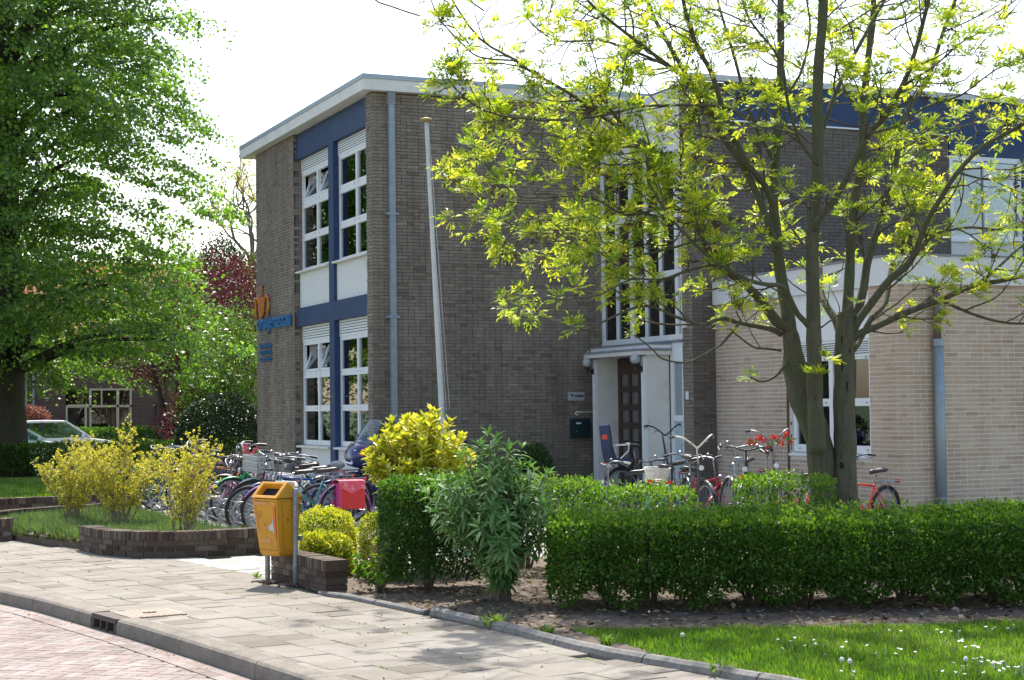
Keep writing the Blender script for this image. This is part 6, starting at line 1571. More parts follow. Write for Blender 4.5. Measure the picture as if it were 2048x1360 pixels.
# ================================================================== bicycle racks
for k in range(0, 0): pass
def hoop_rack(label, y0, n, x=5.35):
    t = thing('bicycle_rack', label, 'bicycle rack', (x, y0, 0.12))
    b = MB(); b.box(x + 0.05, y0 - 0.2, 0.121, x + 0.09, y0 + (n - 1) * 0.4 + 0.2, 0.15); b.box(x + 0.55, y0 - 0.2, 0.121, x + 0.59, y0 + (n - 1) * 0.4 + 0.2, 0.15); part('base_rail', b, t, mats=M_galv)
    for k in range(n):
        y = y0 + k * 0.4; hi = k % 2 == 0; h = 0.58 if hi else 0.40; x0 = x - 0.02 if hi else x + 0.10; b = MB()
        for s_ in (-0.035, 0.035):
            P = [(x0 + 0.62, y + s_, 0.15), (x0 + 0.45, y + s_, h - 0.16), (x0 + 0.2, y + s_, h - 0.04), (x0 + 0.09, y + s_, h), (x0, y + s_, h - 0.05), (x0 - 0.03, y + s_, h - 0.15), (x0 + 0.02, y + s_, h - 0.25), (x0 + 0.12, y + s_, h - 0.29), (x0 + 0.35, y + s_, 0.15)]
            b.tube(smooth_path(P, 3), 0.0095, 7)
        b.tube([(x0 - 0.03, y - 0.035, h - 0.15), (x0 - 0.05, y, h - 0.15), (x0 - 0.03, y + 0.035, h - 0.15)], 0.0095, 6)
        part('hoop', b, t, mats=M_galv, smooth=True)
hoop_rack('nearer galvanised bicycle rack with high and low hoops left of the bin', 20.4, 9)
hoop_rack('farther galvanised bicycle rack partly hidden behind the yellow shrubs', 24.2, 9)

# ================================================================== bicycles
M_tyre = mat('tyre_rubber', (0.018, 0.018, 0.018), 0.8, 0.15, 20)
M_chrome = mat('bright_metal', (0.26, 0.27, 0.29), 0.35, 0.12, 15, metal=0.7)
M_rim = mat('wheel_rim', (0.24, 0.25, 0.27), 0.45, 0.08, 15, metal=0.6)
M_blk = mat('black_plastic', (0.02, 0.02, 0.022), 0.5, 0.15, 15)
M_sad = mat('saddle_black', (0.025, 0.024, 0.023), 0.4, 0.1, 15, spec=0.6)
M_brs = mat('saddle_brown', (0.13, 0.05, 0.025), 0.5, 0.15, 15)
M_tail = mat('red_reflector', (0.55, 0.02, 0.015), 0.25, 0.05, spec=0.7)
M_lamp = mat('headlight_glass', (0.62, 0.64, 0.64), 0.15, 0.05, spec=0.8)
_cols = {}
def paint(c):
    k = tuple(round(x, 3) for x in c)
    if k not in _cols: _cols[k] = mat('bicycle_paint_%d' % len(_cols), c, 0.35, 0.08, 8, coat=0.4)
    return _cols[k]
_wm = {}
def wheel_meshes(Rw, tw=0.019):
    key = (Rw, tw)
    if key not in _wm:
        t = MB(); t.tube([(Rw * 0.965 * math.cos(a), 0, Rw * 0.965 * math.sin(a)) for a in [6.28318 * k / 36 for k in range(36)]], tw, 8, closed=True)
        r_ = MB(); rr_ = Rw - tw * 1.9
        r_.tube([(rr_ * 0.965 * math.cos(a), 0, rr_ * 0.965 * math.sin(a)) for a in [6.28318 * k / 36 for k in range(36)]], 0.0115, 6, closed=True)
        s = MB(); s.tube([(0, -0.035, 0), (0, 0.035, 0)], 0.020, 8)
        for k in range(28):
            a = 6.28318 * k / 28; sg = 1 if k % 2 else -1; a2 = a + sg * (0.35 if k % 4 < 2 else -0.35)
            s.tube([(0.018 * math.cos(a2), sg * 0.028, 0.018 * math.sin(a2)), (rr_ * 0.96 * math.cos(a), 0, rr_ * 0.96 * math.sin(a))], 0.0014, 3, caps=False)
        _wm[key] = (t.mesh('tyre', M_tyre, True), r_.mesh('rim', M_rim, True), s.mesh('spokes', M_chrome))
    return _wm[key]
def bent_fender(cx, cz, r_, a0, a1, w_, n=14):
    b = MB(); vs = []; fs = []
    for i in range(n + 1):
        a = a0 + (a1 - a0) * i / n
        for s_, dr in ((-w_, -0.010), (-w_ * 0.5, 0.004), (w_ * 0.5, 0.004), (w_, -0.010)): vs.append((cx + (r_ + dr) * math.cos(a), s_, cz + (r_ + dr) * math.sin(a)))
    for i in range(n):
        for k in range(3): fs.append((4 * i + k, 4 * i + k + 1, 4 * i + k + 5, 4 * i + k + 4))
    b.add(vs, fs); return b

def bicycle(label, pos, head, col, style='city', s=1.0, lean=3, steer=8, saddle='black', bars='swept', fender=None, carrier=True, light=True, crate=None, basket=None, flowers=None, pannier=None, childseat=False, cover=None, grips=None, chain=None, sh=0.0, group='bicycles parked at the school', barcol=None):
    """local frame: rear axle above the origin, front wheel towards +x"""
    g = thing('bicycle', label, 'bicycle', (pos[0], pos[1], 0.12), group)
    if pos[0] < 8: sh -= 0.07
    g.rotation_euler = (R(lean), 0, R(head)); Rw = 0.345 * s; wb = 1.06 * s; P_ = paint(col)
    LP = lambda name, b, m, sm=False, par=None: part(name, b, par or g, local=True, mats=m, smooth=sm)
    def V(x, y, z): return Vector((x * s, y * s, z * s))
    hx = 0.87 * s; an = R(steer); cs, sn = math.cos(an), math.sin(an)
    def S(p):       # steering about the head tube
        p = Vector(p); dx = p.x - hx; return Vector((hx + dx * cs - p.y * sn, dx * sn + p.y * cs, p.z))
    T_, Rm, Sp = wheel_meshes(round(Rw, 3), 0.024 if style == 'mtb' else 0.018)
    for fr_ in (0, 1):
        c = Vector((0, 0, Rw)) if not fr_ else S((wb, 0, Rw))
        w_ = part('wheel', T_, g, local=True, loc=c, rot=(0, 0, an if fr_ else 0)); part('rim', Rm, w_, local=True); part('spokes', Sp, w_, local=True)
    ra, bb, st, hb, ht = V(0, 0, 0.345), V(0.45, 0, 0.285), V(0.29, 0, 0.74), V(0.905, 0, 0.62), V(0.86, 0, 0.80)
    if style == 'oma': ht = V(0.845, 0, 0.90)
    f = MB(); tr = 0.0155
    f.tube([bb, st], tr, 8); f.tube([hb, ht], 0.019, 8)
    if style == 'oma':
        f.tube(smooth_path([hb + Vector((0, 0, 0.02)), V(0.78, 0, 0.42), V(0.62, 0, 0.32), bb], 4), tr, 8)
        f.tube(smooth_path([ht - Vector((0, 0, 0.04)), V(0.74, 0, 0.60), V(0.56, 0, 0.46), V(0.385, 0, 0.48)], 4), tr * 0.9, 8)
    elif style == 'low':
        f.tube([hb, bb], tr, 8); f.tube([ht - Vector((0, 0, 0.03)), V(0.40, 0, 0.43)], tr, 8)
    else:
        f.tube([hb, bb], tr * 1.15, 8); f.tube([ht - Vector((0, 0, 0.02)), V(0.30, 0, 0.72)], tr, 8)
    for sy in (-1, 1):
        e = Vector((0, sy * 0.055 * s, Rw)); f.tube([bb + Vector((0, sy * 0.02, 0)), e], 0.009, 6); f.tube([st - Vector((0, -sy * 0.015, 0.04)), e], 0.008, 6)
    LP('frame', f, P_, True)
    f = MB(); crown = Vector((0.918 * s, 0, Rw * 2 + 0.03))
    for sy in (-1, 1): f.tube(smooth_path([S((crown.x, sy * 0.045 * s, crown.z)), S((0.95 * s, sy * 0.052 * s, 0.52 * s)), S((wb, sy * 0.052 * s, Rw))], 3), 0.0105, 6)
    f.tube([S((crown.x, -0.05 * s, crown.z)), S((crown.x, 0.05 * s, crown.z))], 0.012, 6); f.tube([S((crown.x, 0, crown.z)), hb], 0.014, 6)
    LP('fork', f, P_ if style != 'mtb' else M_blk, True)
    zb = (1.08 + sh) * s if style != 'mtb' else (1.0 + sh) * s; st_top = Vector((ht.x - 0.035 * s, 0, zb))
    b = MB(); b.tube([ht, st_top, st_top + Vector((0.05 * s, 0, 0.012))], 0.012, 7)
    if bars == 'swept': hbp = [(0.05, 0, 0.01), (0.06, 0.09, 0.03), (0.03, 0.19, 0.055), (-0.07, 0.26, 0.045), (-0.20, 0.29, 0.02)]
    elif bars == 'high': hbp = [(0.04, 0, 0.0), (0.05, 0.06, 0.05), (0.03, 0.16, 0.13), (-0.05, 0.24, 0.16), (-0.16, 0.27, 0.15)]
    else: hbp = [(0.05, 0, 0.01), (0.05, 0.12, 0.02), (0.03, 0.22, 0.03), (0.0, 0.30, 0.03)]
    hs = 0.9 if s < 0.9 else 1.0
    for sy in (-1, 1): b.tube(smooth_path([S(st_top + Vector((x * hs, sy * y * hs, z * hs))) for x, y, z in hbp], 4), 0.011, 7)
    hbo = LP('handlebar', b, barcol or (M_blk if (style == 'mtb' or len(label) % 3 == 0) else M_chrome), True)
    for sy in (-1, 1):
        e = Vector(hbp[-1]); p0 = Vector(hbp[-2]); d = (e - p0).normalized(); b = MB(); q = e - d * 0.10
        b.tube([S(st_top + Vector((v.x * hs, sy * v.y * hs, v.z * hs))) for v in (q, e + d * 0.01)], 0.0165, 8); part('grip', b, hbo, local=True, mats=grips or M_blk)
        b = MB(); m_ = Vector(hbp[-2]); b.tube([S(st_top + Vector((v.x * hs, sy * v.y * hs, v.z * hs))) for v in (m_ + Vector((0.02, 0, -0.01)), m_ + Vector((0.03, 0.02, -0.03)), e + Vector((0.02, 0.01, -0.045)))], 0.005, 5); part('brake_lever', b, hbo, local=True, mats=M_chrome)
    b = MB(); b.lathe(tuple(S(st_top + Vector((0.03 * hs, 0.13 * hs, 0.07)))), [(0, 0.028), (0.018, 0.02), (0.026, 0.0), (0, 0)], 10); part('bell', b, hbo, local=True, mats=M_chrome)
    b = MB()
    for sy in (-1, 1): b.tube(smooth_path([S(st_top + Vector((-0.02, sy * 0.2, 0.03))), S(st_top + Vector((0.09, sy * 0.1, 0.07))), S(st_top + Vector((0.07, sy * 0.02, -0.12))), hb], 3), 0.0028, 4)
    LP('cables', b, M_blk)
    # saddle
    sz = (0.93 + sh) * s; sx = 0.215 * s; b = MB(); b.tube([st, (sx + 0.03, 0, sz - 0.03)], 0.012, 7); LP('seat_post', b, M_chrome, True)
    b = MB(); vs = []; fs = []; secs = [(-0.13, 0.030, 0.03), (-0.11, 0.085, 0.038), (-0.05, 0.088, 0.035), (0.02, 0.045, 0.024), (0.09, 0.024, 0.02), (0.145, 0.017, 0.012), (0.16, 0.006, 0.004)]
    for x, w_, z in secs:
        for k in range(8): a = 6.28318 * k / 8; vs.append((sx + x, w_ * math.cos(a), sz + z + 0.026 * math.sin(a) * (1 if math.sin(a) > 0 else 1.3)))
    for i in range(len(secs) - 1):
        for k in range(8): fs.append((8 * i + k, 8 * i + (k + 1) % 8, 8 * i + 8 + (k + 1) % 8, 8 * i + 8 + k))
    fs += [tuple(range(8))[::-1], tuple(range(8 * len(secs) - 8, 8 * len(secs)))]; b.add(vs, fs)
    LP('saddle', b, {'black': M_sad, 'brown': M_brs, 'grey': mat('saddle_grey', (0.22, 0.24, 0.26), 0.4, 0.1), 'pink': mat('saddle_pink', (0.5, 0.1, 0.2), 0.5, 0.1)}[saddle], True)
    fm = fender or P_
    if style != 'mtb':
        LP('rear_mudguard', bent_fender(0, Rw, Rw + 0.022, R(10), R(215), 0.026), fm, True)
        b = bent_fender(0, Rw, Rw + 0.022, R(35), R(160), 0.026); c = S((wb, 0, Rw)); M3 = Matrix.Rotation(an, 3, 'Z'); b.v = [tuple(M3 @ Vector((x, y, z - Rw)) + c) for x, y, z in b.v]
        LP('front_mudguard', b, fm, True)
        b = MB(); b.prism([(-0.04 * s, Rw - 0.045), (0.02, Rw + 0.05), (0.40 * s, 0.345 * s), (0.52 * s, 0.33 * s), (0.54 * s, 0.26 * s), (0.46 * s, 0.21 * s), (0.30 * s, 0.235 * s)], -0.062 * s, -0.045 * s, 'y'); LP('chain_case', b, chain or (M_blk if style == 'oma' else P_))
    b = MB(); b.tube([bb + Vector((0, -0.075, 0)), bb + Vector((0, 0.075, 0))], 0.016, 8); b.lathe(tuple(bb + Vector((0, -0.06 * s, 0))), [(0.0, -0.002), (0.085 * s, -0.002), (0.085 * s, 0.002), (0, 0.002)], 20, 'y')
    for sy, dx in ((-1, 0.15), (1, -0.15)):
        b.tube([bb + Vector((0, sy * 0.07, 0)), bb + Vector((dx * s, sy * 0.085, -0.06 * s))], 0.007, 6); b.obox(tuple(bb + Vector((dx * s, sy * 0.13, -0.06 * s))), (0.085, 0.085, 0.022))
    LP('crank', b, M_blk)
    if carrier:
        b = MB(); zc = Rw * 2 + 0.075
        for sy in (-0.055, -0.02, 0.02, 0.055): b.tube([(0.16 * s, sy, zc), (-0.28 * s, sy, zc)], 0.005, 5)
        for x in (0.12, -0.05, -0.2, -0.28): b.tube([(x * s, -0.06, zc), (x * s, 0.06, zc)], 0.005, 5)
        for sy in (-1, 1): b.tube([(-0.2 * s, sy * 0.06, zc), (0, sy * 0.06 * s, Rw)], 0.005, 5); b.tube([(0.05 * s, sy * 0.06, zc), (0, sy * 0.06 * s, Rw)], 0.005, 5)
        LP('carrier', b, M_blk if style in ('oma',) else M_chrome)
        b = MB(); b.box(-0.31 * s, -0.035, zc - 0.03, -0.285 * s, 0.035, zc + 0.015); LP('tail_light', b, M_tail)
    if light:
        c = S((0.955 * s, 0, (0.80 if style != 'oma' else 0.86) * s)); b = MB(); prof = [(0.0, -0.045), (0.022, -0.04), (0.036, 0.0), (0.036, 0.012)]
        b.lathe((0, 0, 0), prof, 12, 'x'); b.v = [tuple(Matrix.Rotation(an, 3, 'Z') @ Vector(v) + c) for v in b.v]; hl = LP('headlight', b, M_chrome if style != 'mtb' else M_blk, True)
        b = MB(); b.lathe((0, 0, 0), [(0.034, 0.012), (0.02, 0.02), (0, 0.023)], 12, 'x'); b.v = [tuple(Matrix.Rotation(an, 3, 'Z') @ Vector(v) + c) for v in b.v]; part('lens', b, hl, local=True, mats=M_lamp)
    b = MB(); b.tube([(0.32 * s, 0.03, 0.26 * s), (0.22 * s, 0.14, 0.02)], 0.008, 6); LP('kickstand', b, M_chrome)
    if crate is not None:
        b = MB(); c = S((0.98 * s, 0, 0.90 * s)); M3 = Matrix.Rotation(an, 3, 'Z'); 
        def sl(x0, y0, z0, x1, y1, z1): 
            q = MB(); q.box(x0, y0, z0, x1, y1, z1); q.v = [tuple(M3 @ Vector(v) + c) for v in q.v]; return q
        parts_ = []
        for z0 in (-0.10, -0.02, 0.06):
            for (x0, y0, x1, y1) in ((-0.14, -0.19, 0.14, -0.18), (-0.14, 0.18, 0.14, 0.19), (0.13, -0.18, 0.14, 0.18), (-0.14, -0.18, -0.13, 0.18)): parts_.append(sl(x0, y0, z0, x1, y1, z0 + 0.065))
        parts_.append(sl(-0.13, -0.18, -0.10, 0.13, 0.18, -0.09))
        for q in parts_: b.add(q.v, q.f)
        LP('crate', b, crate)
    if basket is not None:
        zc = Rw * 2 + 0.085; b = MB(); c = (-0.08 * s, 0, zc)
        for k in range(7): 
            w_ = 0.13 + 0.006 * k; b.tube([(c[0] + (w_ + 0.03) * math.cos(a), w_ * math.sin(a), zc + 0.025 * k) for a in [6.28318 * j / 16 for j in range(16)]], 0.010, 5, closed=True)
        for j in range(16): a = 6.28318 * j / 16; b.tube([(c[0] + 0.16 * math.cos(a), 0.13 * math.sin(a), zc), (c[0] + 0.195 * math.cos(a), 0.165 * math.sin(a), zc + 0.155)], 0.007, 4)
        b.box(c[0] - 0.12, -0.10, zc - 0.005, c[0] + 0.12, 0.10, zc + 0.01); LP('basket', b, basket)
    if flowers is not None:
        r5 = random.Random(len(label)); b = MB(); gb = MB()
        for k in range(11):
            t = -1 + 2 * k / 10; c = S(st_top + Vector((0.04 - 0.10 * abs(t) ** 2, 0.27 * t, 0.055 + r5.uniform(-0.05, 0.05) - (0.09 if k in (4, 7) else 0))))
            rad = r5.uniform(0.03, 0.045)
            for q in range(34):
                d = Vector((r5.gauss(0, 1), r5.gauss(0, 1), r5.gauss(0, 1))).normalized(); e = c + d * rad; u_ = d.orthogonal().normalized() * 0.016; v_ = d.cross(u_).normalized() * 0.016
                b.add([tuple(c + d * rad * 0.3), tuple(e + u_), tuple(e + d * 0.006), tuple(e + v_)], [(0, 1, 2, 3)], r5.random())
            if k % 3 == 1:
                for q in range(5): d = Vector((r5.gauss(0, 1), r5.gauss(0, 1), r5.uniform(0, 1))).normalized(); u_ = d.orthogonal().normalized() * 0.018; gb.add([tuple(c), tuple(c + d * 0.05 + u_), tuple(c + d * 0.10), tuple(c + d * 0.05 - u_)], [(0, 1, 2, 3)])
        LP('flower_garland', b, flowers); LP('garland_leaves', gb, mat('plastic_leaf', (0.05, 0.30, 0.06), 0.5, 0.1))
    if pannier is not None:
        zc = Rw * 2 + 0.04
        for sy in (-1, 1):
            b = MB(); y0_, y1_ = sorted((sy * 0.075, sy * 0.19)); b.prism([(0.10 * s, zc - 0.02), (0.13 * s, zc - 0.36), (-0.24 * s, zc - 0.37), (-0.23 * s, zc - 0.02)], y0_, y1_, 'y'); LP('pannier_bag', b, pannier[0])
            b = MB(); ye = sy * 0.197; vs = []; fs = []
            for i in range(7):
                x = 0.12 * s - 0.36 * s * i / 6; dz = 0.02 * math.sin(i * 1.7); vs += [(x, 0, zc + 0.02), (x, ye, zc + 0.0), (x, ye + sy * 0.006, zc - 0.10 - 0.05 * math.sin(i / 6 * 3.14) + dz)]
            for i in range(6): fs += [(3 * i, 3 * i + 1, 3 * i + 4, 3 * i + 3), (3 * i + 1, 3 * i + 2, 3 * i + 5, 3 * i + 4)]
            b.add(vs, fs); LP('pannier_flap', b, pannier[1])
            b = MB(); b.box(0.085 * s, y0_ - 0.003, zc - 0.34, 0.132 * s, y1_ + 0.003, zc - 0.03); LP('pannier_edge', b, pannier[2])
    if childseat:
        b = MB(); b.prism([(-0.20, 0.80), (0.13, 0.80), (0.15, 0.86), (-0.17, 0.875), (-0.225, 1.05), (-0.25, 1.32), (-0.275, 1.38), (-0.295, 1.36), (-0.29, 1.28), (-0.265, 1.0), (-0.24, 0.85)], -0.11, 0.11, 'y'); LP('child_seat', b, mat('seat_navy', (0.02, 0.035, 0.09), 0.5, 0.1))
        b = MB()
        for y in (-0.16, 0.15): b.box(-0.20, y, 1.05, 0.06, y + 0.03, 1.075); b.tube([(0.05, y + 0.015, 1.06), (0.04, y + 0.015, 0.97), (-0.06, y + 0.015, 0.90), (-0.12, y + 0.015, 0.86)], 0.009, 5)
        LP('arm_rest', b, M_plast)
        b = MB(); b.box(-0.285, -0.06, 1.15, -0.255, 0.06, 1.30); LP('belt_pad', b, M_tail)
        b = MB(); b.tube([(0.0, 0.05, 0.80), (0.0, 0.05, 0.70)], 0.012, 6); b.tube([(-0.33, -0.16, 0.80), (-0.30, -0.16, 1.3)], 0.010, 6); LP('seat_bracket', b, M_blk)
    if cover is not None:
        b = MB(); n = 9; b.lathe((sx - 0.02, 0, sz + 0.03), [(0.11 * math.sin(math.pi * i / n) * (1 + 0.06 * math.sin(i * 4)), -0.065 * math.cos(math.pi * i / n)) for i in range(n + 1)], 14); LP('saddle_cover', b, cover, True)
    return g

G_ = 'bicycles in the racks'; H_ = 'bicycles by the entrance'
M_pink = mat('pink_cloth', (0.62, 0.07, 0.12), 0.7, 0.12, 12, stain=(0.66, 0.24, 0.28), stain_scale=14, stain_lo=0.52, stain_hi=0.6); M_redbag = mat('red_cloth', (0.50, 0.022, 0.022), 0.7, 0.12, 8); M_mag = mat('magenta_edge', (0.45, 0.03, 0.16), 0.7, 0.1)
M_crt = mat('grey_crate', (0.42, 0.42, 0.40), 0.7, 0.12, 10); M_wick = mat('white_wicker', (0.66, 0.63, 0.57), 0.8, 0.15, 20)
M_flp = ramp_mat('pink_petals', [(0.62, 0.05, 0.10), (0.75, 0.12, 0.18), (0.78, 0.30, 0.30)], 0.7, 0.1, 30, 0); M_flr = ramp_mat('red_petals', [(0.60, 0.015, 0.01), (0.78, 0.04, 0.02), (0.82, 0.12, 0.06)], 0.7, 0.1, 30, 0)
M_fw = mat('white_mudguard', (0.66, 0.66, 0.63), 0.4, 0.05); M_gc = mat('grey_cover', (0.24, 0.25, 0.26), 0.55, 0.25, 14)
bicycle('teal bicycle with a black saddle and a red and pink double pannier bag', (6.68, 20.75), 177, (0.01, 0.17, 0.18), 'low', 0.97, 3, 4, pannier=(M_redbag, M_pink, M_mag), fender=paint((0.30, 0.10, 0.28)), group=G_)
bicycle('black mountain bicycle nearest in the rack behind the litter bin', (6.62, 21.75), 184, (0.03, 0.03, 0.035), 'mtb', 0.92, -4, -6, bars='flat', group=G_, light=False, carrier=False)
bicycle('blue framed bicycle beside the teal one with panniers', (6.92, 22.05), 181, (0.02, 0.07, 0.30), 'city', 0.95, -3, 10, group=G_, bars='flat')
bicycle('silver white bicycle with flat bars in the rack behind the bin', (6.95, 22.45), 178, (0.55, 0.56, 0.58), 'mtb', 0.98, 4, -8, bars='flat', group=G_, light=False)
bicycle('white bicycle with a grey slatted crate on the front', (7.02, 22.85), 183, (0.62, 0.62, 0.62), 'city', 1.0, -5, 14, crate=M_crt, group=G_, fender=M_fw)
bicycle('red and white bicycle with a pale top tube and a brown saddle', (7.05, 23.3), 180, (0.50, 0.05, 0.03), 'city', 0.9, 3, 4, saddle='brown', fender=M_fw, group=G_)
bicycle('bright green bicycle with a garland of pink flowers on the handlebar', (6.96, 23.75), 182, (0.015, 0.33, 0.12), 'low', 0.98, -4, 6, bars='high', flowers=M_flp, group=G_, sh=0.03)
bicycle('black city bicycle with a high saddle between the green and the white ones', (7.0, 24.15), 179, (0.02, 0.02, 0.022), 'oma', 1.0, 5, -10, bars='high', group=G_)
bicycle('bicycle with a brown saddle under a rounded grey rain cover', (7.5, 23.1), 181, (0.05, 0.05, 0.06), 'oma', 1.0, -3, 5, saddle='brown', cover=M_gc, group=G_, sh=-0.05)
bicycle('small pink childs bicycle with purple stem deep in the rack', (6.8, 24.6), 180, (0.50, 0.12, 0.30), 'low', 0.78, 3, 12, saddle='pink', bars='high', group=G_)
bicycle('white childs bicycle with white mudguards near the middle of the rack', (6.9, 25.05), 182, (0.66, 0.66, 0.66), 'low', 0.8, -2, -6, bars='high', grips=M_fw, fender=M_fw, group=G_)
bicycle('black sports bicycle behind the white childs one in the rack', (6.95, 25.5), 179, (0.03, 0.03, 0.03), 'mtb', 0.95, 4, 6, bars='flat', group=G_, light=False, carrier=False)
bicycle('orange framed bicycle half hidden by the rightmost yellow shrub', (6.85, 26.2), 183, (0.55, 0.16, 0.03), 'city', 1.0, -4, 6, saddle='brown', group=G_)
bicycle('dark grey bicycle behind the orange framed one', (6.9, 26.9), 178, (0.05, 0.055, 0.06), 'oma', 1.0, 3, 8, group=G_, bars='high')
bicycle('dark bicycle second from the far end of the racks', (6.75, 27.7), 180, (0.04, 0.04, 0.05), 'city', 1.0, 2, 0, group=G_)
bicycle('black bicycle at the far left end of the racks beside the small evergreen', (6.55, 28.1), 181, (0.03, 0.03, 0.03), 'city', 1.0, -3, 5, saddle='brown', group=G_)

bicycle('dark blue step through bicycle with a navy child seat in front of the porch', (11.40, 22.0), 12, (0.025, 0.05, 0.08), 'oma', 1.04, -3, 38, childseat=True, bars='high', fender=M_blk, group=H_, sh=0.06, light=True)
bicycle('low silver bicycle with white grips just above the hedge', (11.1, 20.5), 165, (0.30, 0.25, 0.42), 'low', 0.74, 6, 20, bars='swept', grips=M_fw, group=H_, sh=0.02)
bicycle('bright blue childs bicycle with a white wicker basket behind the saddle', (10.62, 19.5), 30, (0.05, 0.28, 0.55), 'low', 0.84, 3, 10, basket=M_wick, group=H_, sh=0.02)
bicycle('red framed bicycle with a low carrier between the basket bicycle and the cream bars', (10.75, 19.0), 22, (0.45, 0.02, 0.03), 'city', 0.84, -4, -12, group=H_)
bicycle('dark Dutch bicycle with wide cream swept handlebars facing the hedge', (10.75, 18.9), 251, (0.03, 0.035, 0.045), 'oma', 1.0, 2, 10, bars='high', barcol=mat('cream_bar', (0.62, 0.58, 0.50), 0.35, 0.1), group=H_, sh=0.02)
bicycle('bicycle with a long grey saddle and white mudguards seen from behind', (10.72, 17.7), 62, (0.30, 0.31, 0.32), 'oma', 1.0, 4, 15, saddle='grey', fender=M_fw, group=H_)
bicycle('black bicycle with a yellow stem behind the cream handlebars', (11.3, 19.9), 200, (0.35, 0.28, 0.02), 'mtb', 0.8, 4, -10, bars='flat', group=H_, sh=0.1)
bicycle('black bicycle with a round chrome headlight facing the hedge', (11.35, 18.45), 236, (0.02, 0.02, 0.02), 'oma', 0.98, -2, -6, bars='swept', group=H_)
bicycle('black bicycle with a garland of red flowers on the handlebar left of the ash trunk', (11.7, 18.5), 245, (0.03, 0.035, 0.045), 'oma', 1.02, 2, 8, bars='high', flowers=M_flr, group=H_, sh=0.06)
bicycle('red childs bicycle hidden behind the hedge left of the ash trunk', (12.2, 18.1), 200, (0.50, 0.03, 0.04), 'low', 0.66, 2, 8, bars='flat', group=H_, light=False)
bicycle('red childs bicycle with orange parts right of the ash trunk by the beige wall', (13.05, 17.85), 196, (0.55, 0.03, 0.02), 'city', 0.80, -3, -20, bars='high', barcol=M_blk, group=H_, fender=M_blk, light=False)

# ================================================================== motorcycle
mc = thing('motorcycle', 'dark blue touring motorcycle with a tall clear windscreen parked before the school windows', 'motorcycle', (9.72, 25.35, 0.12), rz=0)
mc.rotation_euler = (R(-6), 0, R(187))
M_mb = mat('motorcycle_blue', (0.012, 0.020, 0.115), 0.25, 0.06, 4, coat=0.7); M_mbk = mat('engine_black', (0.03, 0.03, 0.032), 0.45, 0.2, 12, metal=0.4)
LM = lambda n, b, m, sm=False, par=None: part(n, b, par or mc, local=True, mats=m, smooth=sm)
def loft(secs, n=14, q=2.6):
    """secs: (x, half width, z low, z high) -> smooth hull"""
    b = MB(); vs = []; fs = []
    for x, w_, z0, z1 in secs:
        for k in range(n):
            a = 6.28318 * k / n; c, s_ = math.cos(a), math.sin(a); r_ = (abs(c) ** q + abs(s_) ** q) ** (-1 / q); vs.append((x, w_ * c * r_, (z0 + z1) / 2 + (z1 - z0) / 2 * s_ * r_))
    for i in range(len(secs) - 1):
        for k in range(n): fs.append((n * i + k, n * i + (k + 1) % n, n * i + n + (k + 1) % n, n * i + n + k))
    fs += [tuple(range(n))[::-1], tuple(range(n * len(secs) - n, n * len(secs)))]; b.add(vs, fs); return b
for nm, x, r_ in (('rear', 0, 0.30), ('front', 1.50, 0.315)):
    T_ = MB(); T_.tube([(r_ * 0.86 * math.cos(a), 0, r_ * 0.86 * math.sin(a)) for a in [6.28318 * k / 32 for k in range(32)]], 0.052, 10, closed=True)
    w_ = part('wheel', T_, mc, local=True, mats=M_tyre, smooth=True, loc=(x, 0, r_))
    b = MB(); b.tube([(r_ * 0.68 * math.cos(a), 0, r_ * 0.68 * math.sin(a)) for a in [6.28318 * k / 28 for k in range(28)]], 0.022, 8, closed=True)
    for k in range(5): a = 6.28318 * k / 5; b.tube([(0.03 * math.cos(a), 0, 0.03 * math.sin(a)), (r_ * 0.68 * math.cos(a), 0, r_ * 0.68 * math.sin(a))], 0.014, 6)
    b.tube([(0, -0.07, 0), (0, 0.07, 0)], 0.03, 8); part('rim', b, w_, local=True, mats=M_rim, smooth=True)
    b = MB()
    for sy in (-0.06, 0.06): b.lathe((0, sy, 0), [(0.08, -0.003), (0.135, -0.003), (0.135, 0.003), (0.08, 0.003)], 20, 'y')
    part('brake_disc', b, w_, local=True, mats=M_chrome)
LM('front_mudguard', bent_fender(1.50, 0.315, 0.345, R(15), R(150), 0.075), M_mb, True)
b = MB()
for sy in (-0.10, 0.10): b.tube([(1.50, sy, 0.315), (1.24, sy, 0.95)], 0.026, 8); 
LM('fork', b, M_mbk, True)
b = MB()
for sy in (-1, 1): b.prism([(1.44, 0.30), (1.56, 0.36), (1.50, 0.56), (1.36, 0.66), (1.30, 0.50)], sy * 0.085, sy * 0.125, 'y')
LM('fork_cover', b, M_mb)
LM('fairing', loft([(1.62, 0.10, 0.80, 0.90), (1.60, 0.17, 0.76, 1.02), (1.50, 0.25, 0.73, 1.12), (1.32, 0.31, 0.71, 1.14), (1.12, 0.32, 0.70, 1.06), (0.95, 0.28, 0.70, 0.98), (0.80, 0.20, 0.74, 0.94)]), M_mb, True)
LM('lower_fairing', loft([(1.32, 0.16, 0.34, 0.74), (1.15, 0.27, 0.26, 0.76), (0.95, 0.29, 0.22, 0.76), (0.72, 0.28, 0.22, 0.74), (0.55, 0.22, 0.26, 0.66)]), M_mb, True)
b = MB(); b.add([(1.625, -0.13, 0.80), (1.625, 0.13, 0.80), (1.575, 0.14, 1.03), (1.575, -0.14, 1.03), (1.61, -0.15, 0.80), (1.61, 0.15, 0.80), (1.55, 0.16, 1.03), (1.55, -0.16, 1.03)], [(0, 1, 2, 3), (0, 4, 5, 1), (3, 2, 6, 7), (0, 3, 7, 4), (1, 5, 6, 2)]); LM('headlight', b, M_lamp)
